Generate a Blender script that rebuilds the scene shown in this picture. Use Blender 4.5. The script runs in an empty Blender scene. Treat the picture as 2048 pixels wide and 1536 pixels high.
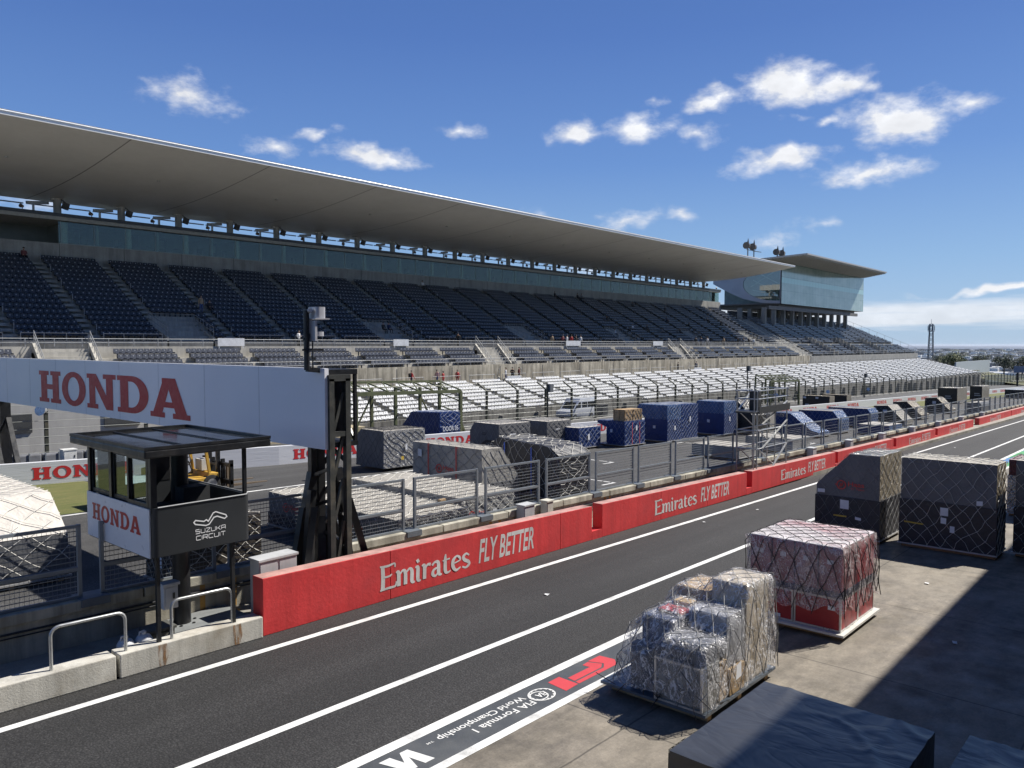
import bpy, bmesh, math, random
from mathutils import Vector, Matrix, noise
R = math.radians
random.seed(11)
S = bpy.context.scene
COL = S.collection

# ------------------------------------------------------------------ camera, light, exposure
# X runs along the pit straight, Y across it towards the grandstand, Z up; the camera stands at the origin
F_PX, CX, CY, HORIZON = 1560.0, 1024.0, 768.0, 690.0
PITCH = math.atan((CY - HORIZON) / F_PX)
YAW = R(41.275)
H0, SLOPE = 6.3, 0.0221
def hg(x):                       # height of the sloping circuit ground
    return -H0 - SLOPE * x
cam = bpy.data.cameras.new('camera')
camo = bpy.data.objects.new('camera', cam)
COL.objects.link(camo)
cam.sensor_width = 36
cam.lens = F_PX / 2048 * 36
cam.clip_start, cam.clip_end = 0.2, 150000
camo.rotation_euler = (math.pi / 2 - PITCH, 0, YAW - math.pi / 2)
S.camera = camo

SUN = Vector((0.8, -0.33, 1.0)).normalized()
sun = bpy.data.lights.new('sun', 'SUN')
sun.energy = 5.0
sun.angle = R(0.55)
sun.color = (1.0, 0.955, 0.88)
suno = bpy.data.objects.new('sun', sun)
COL.objects.link(suno)
suno.rotation_euler = (-SUN).to_track_quat('-Z', 'Y').to_euler()
S.view_settings.view_transform = 'Standard'
S.view_settings.look = 'None'
S.view_settings.gamma = 1
S.view_settings.exposure = 0.5
S.cycles.max_bounces = 6
S.cycles.transparent_max_bounces = 16
S.cycles.caustics_reflective = False
S.cycles.caustics_refractive = False

# ------------------------------------------------------------------ node helpers
class NT:
    def __init__(s, tree):
        s.t, s.n, s.l = tree, tree.nodes, tree.links
    def new(s, typ, **kw):
        n = s.n.new(typ)
        for k, v in kw.items():
            if hasattr(n, k) and k not in n.inputs:
                setattr(n, k, v)
            else:
                n.inputs[k].default_value = v
        return n
    def put(s, sock, v):
        if hasattr(v, 'links') or hasattr(v, 'is_output'):
            s.l.new(v, sock)
        else:
            sock.default_value = v
    def math(s, op, a, b=0.0, c=0.0, clamp=False):
        n = s.n.new('ShaderNodeMath'); n.operation = op; n.use_clamp = clamp
        s.put(n.inputs[0], a); s.put(n.inputs[1], b); s.put(n.inputs[2], c)
        return n.outputs[0]
    def vec(s, op, a, b=(0, 0, 0)):
        n = s.n.new('ShaderNodeVectorMath'); n.operation = op
        s.put(n.inputs[0], a); s.put(n.inputs[1], b)
        return n.outputs['Value'] if op in ('DOT_PRODUCT', 'LENGTH') else n.outputs[0]
    def noise(s, vec, scale, detail=3.0, rough=0.55, col=False):
        n = s.n.new('ShaderNodeTexNoise')
        if vec is not None: s.l.new(vec, n.inputs['Vector'])
        n.inputs['Scale'].default_value = scale
        n.inputs['Detail'].default_value = detail
        n.inputs['Roughness'].default_value = rough
        return n.outputs['Color'] if col else n.outputs['Fac']
    def ramp(s, fac, lo, hi, a=0.0, b=1.0):
        n = s.n.new('ShaderNodeMapRange'); n.clamp = True
        s.put(n.inputs[0], fac); n.inputs[1].default_value = lo; n.inputs[2].default_value = hi
        n.inputs[3].default_value = a; n.inputs[4].default_value = b
        return n.outputs[0]
    def mix(s, fac, a, b):
        n = s.n.new('ShaderNodeMix'); n.data_type = 'RGBA'
        s.put(n.inputs[0], fac); s.put(n.inputs[6], a if not isinstance(a, tuple) else (*a[:3], 1)); s.put(n.inputs[7], b if not isinstance(b, tuple) else (*b[:3], 1))
        return n.outputs[2]
    def xyz(s, v):
        n = s.n.new('ShaderNodeSeparateXYZ'); s.l.new(v, n.inputs[0]); return n.outputs
    def comb(s, x, y, z):
        n = s.n.new('ShaderNodeCombineXYZ')
        for i, q in enumerate((x, y, z)): s.put(n.inputs[i], q)
        return n.outputs[0]

# ------------------------------------------------------------------ sky with clouds
W = bpy.data.worlds.new('World'); S.world = W; W.use_nodes = True
nt = NT(W.node_tree)
nt.n.clear()
sky = nt.n.new('ShaderNodeTexSky'); sky.sky_type = 'NISHITA'; sky.sun_disc = False
sky.sun_elevation = math.asin(SUN.z); sky.sun_rotation = math.atan2(SUN.x, SUN.y)
sky.altitude = 60; sky.air_density = 1.0; sky.dust_density = 0.6; sky.ozone_density = 2.2
dirv = nt.n.new('ShaderNodeTexCoord').outputs['Generated']
warp = nt.vec('SCALE', nt.vec('SUBTRACT', nt.noise(dirv, 9, 3, 0.6, col=True), (0.5, 0.5, 0.5)))
warp.node.inputs['Scale'].default_value = 0.07
dw = nt.vec('ADD', dirv, warp)
# azimuth, elevation, half width, half height (degrees), strength
CLOUDS = [(63.4, 16.3, 3.9, 1.5, .62), (65.5, 16.0, 1.6, .8, .35), (51.6, 13.2, 4.6, 1.0, .72), (55.3, 14.4, 2.4, .6, .42), (58.4, 13.4, 1.9, .9, .5),
          (44.8, 15.4, 1.8, .7, .55), (22.0, 17.4, 4.2, 1.8, 1.0), (18.7, 17.0, 2.4, 1.3, .9), (27.2, 16.6, 2.6, 1.0, .85),
          (15.4, 14.2, 3.9, 2.2, 1.05), (19.6, 14.6, 1.6, .6, .5), (11.6, 14.6, 2.3, .8, .7), (32.2, 15.1, 3.1, 1.4, .95), (37.0, 15.0, 2.4, 1.1, .8),
          (28.2, 14.6, 2.0, .9, .62), (22.6, 12.6, 3.6, 1.1, .9), (17.2, 11.2, 4.2, 1.0, .85), (32.6, 9.1, 3.0, 1.1, .72), (28.8, 9.2, 1.5, .7, .6),
          (22.9, 7.6, 2.0, 1.2, .55), (19.6, 8.3, 1.2, .6, .42), (31.0, 16.9, .9, .5, .5), (21.5, 15.3, 1.4, .5, .42), (16.6, 16.4, 1.1, .6, .4),
          (9.2, 3.3, 5.6, .36, .95), (58.0, 9.2, 9, 1.4, .8), (46, 8.3, 9, 1.2, .75), (75, 9.5, 8, 1.0, .5), (31, 5.9, 8, 1.0, .6)]
best = None
for az, el, w, h, k in CLOUDS:
    w *= .92; h *= .90
    a, e = R(az), R(el)
    c = Vector((math.cos(e) * math.cos(a), math.cos(e) * math.sin(a), math.sin(e)))
    e1 = Vector((-math.sin(a), math.cos(a), 0)); e2 = c.cross(e1)
    va = nt.vec('DOT_PRODUCT', dw, tuple(e1 / R(w)))
    vb = nt.vec('DOT_PRODUCT', dw, tuple(e2 / R(h)))
    r = nt.vec('LENGTH', nt.comb(va, vb, 0))
    m = nt.math('MULTIPLY_ADD', r, -k, k)
    best = m if best is None else nt.math('MAXIMUM', best, m)
sc = nt.vec('MULTIPLY', dirv, (1, 1, 1.9))
n1 = nt.noise(sc, 26, 7, 0.62)
n2 = nt.noise(sc, 70, 4, 0.6)
nn = nt.math('MULTIPLY_ADD', n2, 0.25, nt.math('MULTIPLY', n1, 0.95))
dens = nt.math('ADD', best, nt.math('MULTIPLY_ADD', nn, 1.5, -0.86))
cov = nt.ramp(dens, 0.0, 0.72)
cov = nt.math('POWER', cov, 1.7)
bn_ = nt.noise(nt.vec('MULTIPLY', dirv, (4, 4, 60)), 2.2, 5, 0.6)
elv = nt.math('ADD', up_ := nt.xyz(dirv)[2], nt.math('MULTIPLY_ADD', bn_, 0.020, -0.010))
band = nt.math('MULTIPLY', nt.ramp(elv, 0.017, 0.026), nt.ramp(elv, 0.044, 0.054, 1.0, 0.0))
band = nt.math('MULTIPLY', band, nt.ramp(bn_, 0.30, 0.55, 0.4, 0.72))
band = nt.math('MULTIPLY', band, nt.ramp(nt.vec('DOT_PRODUCT', dirv, (0.98, 0.19, 0)), 0.90, 0.96))
cov = nt.math('MAXIMUM', cov, band)
bright = nt.ramp(nt.noise(sc, 17, 4, 0.6), 0.35, 0.7, 0.84, 1.0)
core = nt.ramp(nt.noise(sc, 40, 4, 0.6), 0.35, 0.65, 0.93, 1.0)
cloudc = nt.vec('SCALE', nt.comb(6.4, 6.5, 6.75))
nt.put(cloudc.node.inputs['Scale'], nt.math('MULTIPLY', bright, core))
skyc = sky.outputs[0]
hsv = nt.new('ShaderNodeHueSaturation', Saturation=1.1); nt.l.new(skyc, hsv.inputs['Color'])
up = nt.xyz(dirv)[2]
skyt = nt.vec('MULTIPLY', hsv.outputs[0], (0.56, 0.665, 0.90))
# the sky darkens from the pale horizon to a deep blue overhead
gr = nt.n.new('ShaderNodeValToRGB'); nt.l.new(up, gr.inputs[0])
GS = [(0.0, (.40, .56, .76)), (.10, (.27, .45, .71)), (.22, (.145, .29, .62)), (.36, (.088, .19, .50)), (.65, (.040, .10, .30)), (1.0, (.022, .06, .19))]
while len(gr.color_ramp.elements) < len(GS): gr.color_ramp.elements.new(.5)
for e_, (p_, c_) in zip(gr.color_ramp.elements, GS): e_.position = p_; e_.color = (*c_, 1)
grs = nt.vec('SCALE', gr.outputs[0]); grs.node.inputs['Scale'].default_value = 6.1
skyc = nt.mix(0.86, skyt, grs)
mixc = nt.mix(nt.math('MULTIPLY', cov, 0.97), skyc, cloudc)
bg = nt.new('ShaderNodeBackground', Strength=0.115)
nt.l.new(mixc, bg.inputs['Color'])
nt.l.new(bg.outputs[0], nt.new('ShaderNodeOutputWorld').inputs['Surface'])

# ------------------------------------------------------------------ materials
MATS = {}
def M(name, col, rough=0.6, metal=0.0, var=0.15, vs=3.0, bump=0.0, bs=30.0, streak=0.0, dirt=None, coords='Object', stretch=(1, 1, 1), spec=0.5, fine=0.0, transp=0.0, coat=0.0, bdist=0.02):
    """weathered paint / fabric / stone: base colour broken up by noise, optional vertical streaks, dirt patches and bump"""
    if name in MATS: return MATS[name]
    m = bpy.data.materials.new(name); m.use_nodes = True
    t = NT(m.node_tree); b = t.n['Principled BSDF']
    co = t.n.new('ShaderNodeTexCoord').outputs[coords]
    if stretch != (1, 1, 1): co = t.vec('MULTIPLY', co, stretch)
    f = t.ramp(t.noise(co, vs, 5, 0.6), 0.3, 0.7, 1 - var, 1 + var)
    c = t.n.new('ShaderNodeRGB').outputs[0]; c.default_value = (*col, 1)
    if fine:
        f = t.math('MULTIPLY', f, t.ramp(t.noise(co, vs * 40, 2, 0.5), 0.3, 0.7, 1 - fine, 1 + fine))
    if streak:
        s = t.noise(t.vec('MULTIPLY', co, (1.5, 1.5, 0.14)), 1.6, 5, 0.65)
        f = t.math('MULTIPLY', f, t.ramp(s, 0.42, 0.66, 1.0, 1 - streak))
    v = t.vec('SCALE', c); t.put(v.node.inputs['Scale'], f)
    if dirt:
        d = t.ramp(t.noise(co, vs * 0.6, 6, 0.65), 0.48, 0.72, 0, dirt[3])
        v = t.mix(d, v, tuple(dirt[:3]))
    t.l.new(v, b.inputs['Base Color'])
    t.l.new(t.ramp(t.noise(co, vs * 1.7, 4), 0.3, 0.7, max(0.03, rough - 0.1), min(1, rough + 0.1)), b.inputs['Roughness'])
    b.inputs['Metallic'].default_value = metal
    b.inputs['Specular IOR Level'].default_value = spec
    b.inputs['Coat Weight'].default_value = coat
    if bump:
        bn = t.n.new('ShaderNodeBump'); bn.inputs['Strength'].default_value = bump; bn.inputs['Distance'].default_value = bdist
        t.l.new(t.noise(co, bs, 4, 0.6), bn.inputs['Height']); t.l.new(bn.outputs[0], b.inputs['Normal'])
    if transp:
        mx = t.n.new('ShaderNodeMixShader'); tr = t.n.new('ShaderNodeBsdfTransparent'); out = t.n['Material Output']
        mx.inputs[0].default_value = transp
        t.l.new(b.outputs[0], mx.inputs[1]); t.l.new(tr.outputs[0], mx.inputs[2]); t.l.new(mx.outputs[0], out.inputs['Surface'])
    MATS[name] = m
    return m
def glass(name, tint, refl=0.12, dark=0.8, rough=0.02):
    """thin window pane: tinted see-through plus mirror reflection growing at grazing angles"""
    if name in MATS: return MATS[name]
    m = bpy.data.materials.new(name); m.use_nodes = True
    t = NT(m.node_tree); t.n.clear()
    out = t.n.new('ShaderNodeOutputMaterial')
    tr = t.n.new('ShaderNodeBsdfTransparent'); tr.inputs[0].default_value = (*[c * dark for c in tint], 1)
    gl = t.n.new('ShaderNodeBsdfGlossy'); gl.inputs['Color'].default_value = (0.9, 0.95, 0.95, 1); gl.inputs['Roughness'].default_value = rough
    lw = t.n.new('ShaderNodeLayerWeight'); lw.inputs[0].default_value = 0.5
    fac = t.math('MULTIPLY_ADD', t.math('POWER', lw.outputs['Facing'], 4.0), 0.6, refl, clamp=True)
    mx = t.n.new('ShaderNodeMixShader')
    t.l.new(fac, mx.inputs[0]); t.l.new(tr.outputs[0], mx.inputs[1]); t.l.new(gl.outputs[0], mx.inputs[2])
    t.l.new(mx.outputs[0], out.inputs[0])
    MATS[name] = m
    return m

def wrinkled(name, col, rough=0.45, amount=0.9, scale=1.0, stretch=(1, 1, 1), var=0.14, metal=0.0, spec=0.5, fold=5.0):
    """tarpaulin / foil: folds made by ridged, warped noise in the bump channel"""
    if name in MATS: return MATS[name]
    m = bpy.data.materials.new(name); m.use_nodes = True
    t = NT(m.node_tree); b = t.n['Principled BSDF']
    co = t.n.new('ShaderNodeTexCoord').outputs['Object']
    co = t.vec('MULTIPLY', co, stretch)
    wp = t.vec('SCALE', t.noise(co, 1.3 * scale, 2, 0.5, col=True)); wp.node.inputs['Scale'].default_value = 0.8 / scale
    cw = t.vec('ADD', co, wp)
    a = t.noise(cw, fold * scale, 3, 0.5)
    ridge = t.math('ABSOLUTE', t.math('SUBTRACT', a, 0.5))
    a2 = t.noise(cw, fold * 0.35 * scale, 2, 0.5)
    hgt = t.math('ADD', t.math('MULTIPLY', ridge, 1.2), t.math('MULTIPLY', a2, 0.8))
    v = t.vec('SCALE', t.comb(*col)); t.put(v.node.inputs['Scale'], t.ramp(t.noise(co, 1.7, 4), 0.3, 0.7, 1 - var, 1 + var))
    t.l.new(v, b.inputs['Base Color'])
    b.inputs['Roughness'].default_value = rough; b.inputs['Metallic'].default_value = metal
    b.inputs['Specular IOR Level'].default_value = spec
    bn = t.n.new('ShaderNodeBump'); bn.inputs['Strength'].default_value = amount; bn.inputs['Distance'].default_value = 0.09
    t.l.new(hgt, bn.inputs['Height']); t.l.new(bn.outputs[0], b.inputs['Normal'])
    MATS[name] = m
    return m

def film(name, alpha=0.55, tint=(0.8, 0.82, 0.86), con=1.0):
    """clear plastic sheeting: see-through with milky folds and sharp glints"""
    if name in MATS: return MATS[name]
    m = bpy.data.materials.new(name); m.use_nodes = True
    t = NT(m.node_tree); b = t.n['Principled BSDF']; out = t.n['Material Output']
    co = t.n.new('ShaderNodeTexCoord').outputs['Object']
    wp = t.vec('SCALE', t.noise(co, 2.2, 3, 0.6, col=True)); wp.node.inputs['Scale'].default_value = 0.5
    cw = t.vec('ADD', t.vec('MULTIPLY', co, (1, 1, 0.45)), wp)
    a = t.noise(cw, 2.6, 2, 0.5)
    ridge = t.math('ABSOLUTE', t.math('SUBTRACT', a, 0.5))
    b.inputs['Base Color'].default_value = (*tint, 1); b.inputs['Roughness'].default_value = 0.16
    b.inputs['Specular IOR Level'].default_value = 0.8
    a3 = t.noise(t.vec('MULTIPLY', cw, (1.7, 1.7, 1.2)), 5.5, 3, 0.6)
    crease = t.math('MINIMUM', ridge, t.math('MULTIPLY', t.math('ABSOLUTE', t.math('SUBTRACT', a3, 0.5)), 1.1))
    milky = t.math('ADD', t.ramp(crease, 0.0, 0.022, 0.55 * con, 0.0), t.ramp(t.noise(co, 1.6, 3), .35, .7, alpha * .35, alpha * 1.1))
    bn = t.n.new('ShaderNodeBump'); bn.inputs['Strength'].default_value = 1.0; bn.inputs['Distance'].default_value = 0.14
    t.l.new(t.math('ADD', ridge, t.math('MULTIPLY', t.math('ABSOLUTE', t.math('SUBTRACT', a3, 0.5)), .6)), bn.inputs['Height']); t.l.new(bn.outputs[0], b.inputs['Normal'])
    tr = t.n.new('ShaderNodeBsdfTransparent'); mx = t.n.new('ShaderNodeMixShader')
    t.l.new(milky, mx.inputs[0]); t.l.new(tr.outputs[0], mx.inputs[1]); t.l.new(b.outputs[0], mx.inputs[2])
    t.l.new(mx.outputs[0], out.inputs['Surface'])
    MATS[name] = m
    return m

# ------------------------------------------------------------------ mesh builder and tagging
class MB:
    def __init__(s): s.v, s.f, s.m = [], [], []
    def add(s, vs, fs, mi=0):
        o = len(s.v); s.v += [tuple(p) for p in vs]
        for f in fs: s.f.append(tuple(i + o for i in f)); s.m.append(mi)
        return s
    def quad(s, a, b, c, d, mi=0): return s.add([a, b, c, d], [(0, 1, 2, 3)], mi)
    def box(s, x0, x1, y0, y1, z0, z1, mi=0, sl=0.0):
        q = lambda x: sl * (x - x0)
        vs = [(x, y, z + q(x)) for z in (z0, z1) for x, y in ((x0, y0), (x1, y0), (x1, y1), (x0, y1))]
        return s.add(vs, [(3, 2, 1, 0), (4, 5, 6, 7), (0, 1, 5, 4), (1, 2, 6, 5), (2, 3, 7, 6), (3, 0, 4, 7)], mi)
    def bar(s, p, q, w, h=None, mi=0, upv=(0, 0, 1)):
        p, q = Vector(p), Vector(q); h = h or w
        d = (q - p).normalized(); u = Vector(upv)
        if abs(d.dot(u)) > 0.98: u = Vector((1, 0, 0))
        a = d.cross(u).normalized() * w / 2; b = a.cross(d).normalized() * h / 2
        vs = [e + i * a + j * b for e in (p, q) for i, j in ((-1, -1), (1, -1), (1, 1), (-1, 1))]
        return s.add(vs, [(3, 2, 1, 0), (4, 5, 6, 7), (0, 1, 5, 4), (1, 2, 6, 5), (2, 3, 7, 6), (3, 0, 4, 7)], mi)
    def tube(s, pts, r, n=6, mi=0, cap=True):
        pts = [Vector(p) for p in pts]; o = len(s.v)
        a = None
        for i, p in enumerate(pts):
            d = (pts[min(i + 1, len(pts) - 1)] - pts[max(i - 1, 0)])
            if d.length < 1e-9: d = Vector((0, 0, 1))
            d.normalize()
            if a is None: a = d.cross(Vector((0, 0, 1)) if abs(d.z) < .95 else Vector((1, 0, 0)))
            else: a = a - d * a.dot(d)
            if a.length < 1e-6: a = d.orthogonal()
            a.normalize(); b = d.cross(a)
            rr = r[i] if isinstance(r, (list, tuple)) else r
            for k in range(n):
                t = 2 * math.pi * k / n
                s.v.append(tuple(p + (a * math.cos(t) + b * math.sin(t)) * rr))
        for i in range(len(pts) - 1):
            for k in range(n):
                s.f.append((o + i * n + k, o + i * n + (k + 1) % n, o + (i + 1) * n + (k + 1) % n, o + (i + 1) * n + k)); s.m.append(mi)
        if cap:
            s.f.append(tuple(o + k for k in reversed(range(n)))); s.m.append(mi)
            e = o + (len(pts) - 1) * n
            s.f.append(tuple(e + k for k in range(n))); s.m.append(mi)
        return s
    def prism(s, poly, a, b, fn, mi=0):
        """poly: list of 2-D points, fn(p, t) -> 3-D point, extruded from t=a to t=b"""
        n = len(poly)
        vs = [fn(p, a) for p in poly] + [fn(p, b) for p in poly]
        fs = [tuple(reversed(range(n))), tuple(range(n, 2 * n))] + [(i, (i + 1) % n, n + (i + 1) % n, n + i) for i in range(n)]
        return s.add(vs, fs, mi)
    def grid(s, nx, ny, fn, mi=0):
        vs = [fn(i, j) for j in range(ny + 1) for i in range(nx + 1)]
        fs = [(j * (nx + 1) + i, j * (nx + 1) + i + 1, (j + 1) * (nx + 1) + i + 1, (j + 1) * (nx + 1) + i) for j in range(ny) for i in range(nx)]
        return s.add(vs, fs, mi)
    def build(s, name, mats, parent=None, smooth=None, fix=True, bevel=0):
        me = bpy.data.meshes.new(name)
        off = parent.location if parent is not None and parent.parent is None else (parent.parent.location if parent is not None else Vector((0, 0, 0)))
        if parent is not None and parent.get('_local'): off = Vector((0, 0, 0))
        me.from_pydata([(v[0] - off[0], v[1] - off[1], v[2] - off[2]) for v in s.v], [], s.f)
        if not isinstance(mats, (list, tuple)): mats = [mats]
        for m in mats: me.materials.append(m)
        me.polygons.foreach_set('material_index', s.m)
        if fix or bevel:
            bm = bmesh.new(); bm.from_mesh(me)
            if fix: bmesh.ops.recalc_face_normals(bm, faces=bm.faces)
            if bevel:
                es = [e for e in bm.edges if len(e.link_faces) == 2 and e.calc_face_angle(0) > 0.6]
                bmesh.ops.bevel(bm, geom=es, offset=bevel, segments=2, affect='EDGES', profile=0.6)
            bm.to_mesh(me); bm.free()
        if smooth is not None:
            me.polygons.foreach_set('use_smooth', [True] * len(me.polygons))
            me.set_sharp_from_angle(angle=R(smooth))
        me.update()
        o = bpy.data.objects.new(name, me); COL.objects.link(o)
        if parent is not None: o.parent = parent
        return o

def tag(o, label=None, cat=None, group=None, kind=None):
    if label: o['label'] = label
    if cat: o['category'] = cat
    if group: o['group'] = group
    if kind: o['kind'] = kind
    return o
def thing(name, label, cat, loc=(0, 0, 0), group=None):
    o = bpy.data.objects.new(name, None); COL.objects.link(o)
    o.empty_display_size = 0.3; o.location = loc
    return tag(o, label, cat, group)
def struct(o): return tag(o, kind='structure')
def copy_tree(o, parent=None):
    c = o.copy(); COL.objects.link(c)
    if parent is not None: c.parent = parent
    for ch in list(o.children): copy_tree(ch, c)
    return c

# ------------------------------------------------------------------ lettering
def shape_mesh(loops):
    """filled flat outline (holes allowed) -> verts, faces"""
    cu = bpy.data.curves.new('tmp', 'CURVE'); cu.dimensions = '2D'; cu.fill_mode = 'FRONT'
    for lp in loops:
        sp = cu.splines.new('POLY'); sp.points.add(len(lp) - 1); sp.use_cyclic_u = True
        for i, p in enumerate(lp): sp.points[i].co = (p[0], p[1], 0, 1)
    return _cv(cu)
def _cv(cu):
    o = bpy.data.objects.new('tmp', cu); COL.objects.link(o)
    dg = bpy.context.evaluated_depsgraph_get()
    me = bpy.data.meshes.new_from_object(o.evaluated_get(dg))
    vs = [tuple(v.co) for v in me.vertices]; fs = [tuple(p.vertices) for p in me.polygons]
    bpy.data.objects.remove(o); bpy.data.curves.remove(cu); bpy.data.meshes.remove(me)
    return vs, fs
def text_mesh(txt, bold=0.0, shear=0.0, space=1.0):
    cu = bpy.data.curves.new('tmp', 'FONT'); cu.body = txt; cu.size = 1.0
    cu.offset = bold; cu.shear = shear; cu.space_character = space; cu.resolution_u = 4
    return _cv(cu)
def fit(vf, w, h):
    """scale verts so their bounds become 0..w, 0..h"""
    vs, fs = vf
    x0 = min(v[0] for v in vs); x1 = max(v[0] for v in vs); y0 = min(v[1] for v in vs); y1 = max(v[1] for v in vs)
    return [((v[0] - x0) / (x1 - x0) * w, (v[1] - y0) / (y1 - y0) * h) + tuple(v[2:]) for v in vs], fs
def lay(mb, vf, o, rt, up, lift=0.0, mi=0):
    o, rt, up = Vector(o), Vector(rt), Vector(up); n = rt.cross(up).normalized() * lift
    nn = rt.cross(up).normalized()
    return mb.add([o + rt * v[0] + up * v[1] + n + nn * (v[2] if len(v) > 2 else 0) for v in vf[0]], vf[1], mi)
def arc(cx, cy, rx, ry, a0, a1, n=14): return [(cx + rx * math.cos(R(a0 + (a1 - a0) * i / n)), cy + ry * math.sin(R(a0 + (a1 - a0) * i / n))) for i in range(n + 1)]
SLAB = {
 'H': (1.0, [[(0, 0), (.46, 0), (.46, .13), (.37, .13), (.37, .42), (.63, .42), (.63, .13), (.54, .13), (.54, 0), (1, 0), (1, .13), (.91, .13), (.91, .87), (1, .87), (1, 1), (.54, 1), (.54, .87), (.63, .87), (.63, .58), (.37, .58), (.37, .87), (.46, .87), (.46, 1), (0, 1), (0, .87), (.09, .87), (.09, .13), (0, .13)]]),
 'O': (1.0, [arc(.5, .5, .5, .52, 0, 352, 28), arc(.5, .5, .24, .36, 0, 352, 28)]),
 'N': (1.08, [[(0, 0), (.42, 0), (.42, .13), (.32, .13), (.32, .66), (.72, 0), (.97, 0), (.97, .87), (1.08, .87), (1.08, 1), (.62, 1), (.62, .87), (.73, .87), (.73, .40), (.36, 1), (0, 1), (0, .87), (.09, .87), (.09, .13), (0, .13)]]),
 'D': (1.02, [[(0, 0), (.5, 0)] + arc(.5, .5, .52, .5, -80, 80, 14) + [(.5, 1), (0, 1), (0, .87), (.1, .87), (.1, .13), (0, .13)], [(.37, .15), (.46, .15)] + arc(.46, .5, .28, .35, -80, 80, 12) + [(.46, .85), (.37, .85)]]),
 'A': (1.14, [[(0, 0), (.43, 0), (.43, .13), (.36, .13), (.40, .26), (.70, .26), (.74, .13), (.66, .13), (.66, 0), (1.14, 0), (1.14, .13), (1.05, .13), (.74, 1), (.36, 1), (.36, .87), (.36, .87), (.09, .13), (0, .13)], [(.45, .40), (.65, .40), (.55, .72)]]),
}
def slab_word(word, gap=0.09):
    vs, fs, x = [], [], 0
    for ch in word:
        w, loops = SLAB[ch]
        a, b = shape_mesh(loops); o = len(vs)
        vs += [(p[0] + x, p[1]) for p in a]; fs += [tuple(i + o for i in f) for f in b]
        x += w + gap
    return vs, fs
def stroke(pts, w, closed=False):
    """constant-width line with mitred corners"""
    n = len(pts); L, Rr = [], []
    for i in range(n):
        p = Vector(pts[i]).to_2d()
        a = Vector(pts[(i - 1) % n]).to_2d() if (closed or i > 0) else None
        b = Vector(pts[(i + 1) % n]).to_2d() if (closed or i < n - 1) else None
        d1 = (p - a).normalized() if a is not None else (b - p).normalized()
        d2 = (b - p).normalized() if b is not None else d1
        t = (d1 + d2)
        t = t.normalized() if t.length > 1e-6 else d1
        nrm = Vector((-t.y, t.x)); k = max(0.45, nrm.dot(Vector((-d1.y, d1.x))))
        L.append(p + nrm * w / 2 / k); Rr.append(p - nrm * w / 2 / k)
    vs = [(q.x, q.y) for q in L] + [(q.x, q.y) for q in Rr]
    m = n if closed else n - 1
    return vs, [(i, n + i, n + (i + 1) % n, (i + 1) % n) for i in range(m)]
def strokes(lines, w, nib=None):
    """several strokes joined; nib=(nx, ny) draws them with a slanted broad pen instead"""
    vs, fs = [], []
    for pts in lines:
        cl = pts[0] == 'c'
        if cl: pts = pts[1:]
        a, b = stroke(pts, w, cl)
        o = len(vs); vs += a; fs += [tuple(i + o for i in f) for f in b]
    return vs, fs
TECH = {
 'S': [[(.9, 1), (.1, 1), (0, .9), (0, .6), (.1, .52), (.9, .52), (1, .42), (1, .1), (.9, 0), (0, 0)]],
 'U': [[(0, 1), (0, .12), (.12, 0), (.88, 0), (1, .12), (1, 1)]],
 'Z': [[(0, 1), (.98, 1), (.98, .9), (.04, .1), (.04, 0), (1, 0)]],
 'K': [[(0, 1), (0, 0)], [(.08, .5), (.45, .5), (1, 1)], [(.52, .45), (1, 0)]],
 'A': [[(0, 0), (0, .88), (.12, 1), (.88, 1), (1, .88), (1, 0)], [(.08, .4), (.92, .4)]],
 'C': [[(1, 1), (.12, 1), (0, .88), (0, .12), (.12, 0), (1, 0)]],
 'I': [[(.0, 1), (.0, 0)]],
 'R': [[(0, 0), (0, 1), (.88, 1), (1, .9), (1, .55), (.88, .45), (.08, .45)], [(.5, .38), (1, 0)]],
 'T': [[(0, 1), (1, 1)], [(.5, .92), (.5, 0)]],
}
def tech_word(word, cw=1.5, gap=0.42, w=0.17):
    vs, fs, x = [], [], 0
    for ch in word:
        k = 0.0 if ch == 'I' else cw
        a, b = strokes([[(p[0] * k, p[1]) for p in ln] for ln in TECH[ch]], w)
        o = len(vs); vs += [(p[0] + x, p[1]) for p in a]; fs += [tuple(i + o for i in f) for f in b]
        x += k + gap
    return vs, fs
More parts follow.
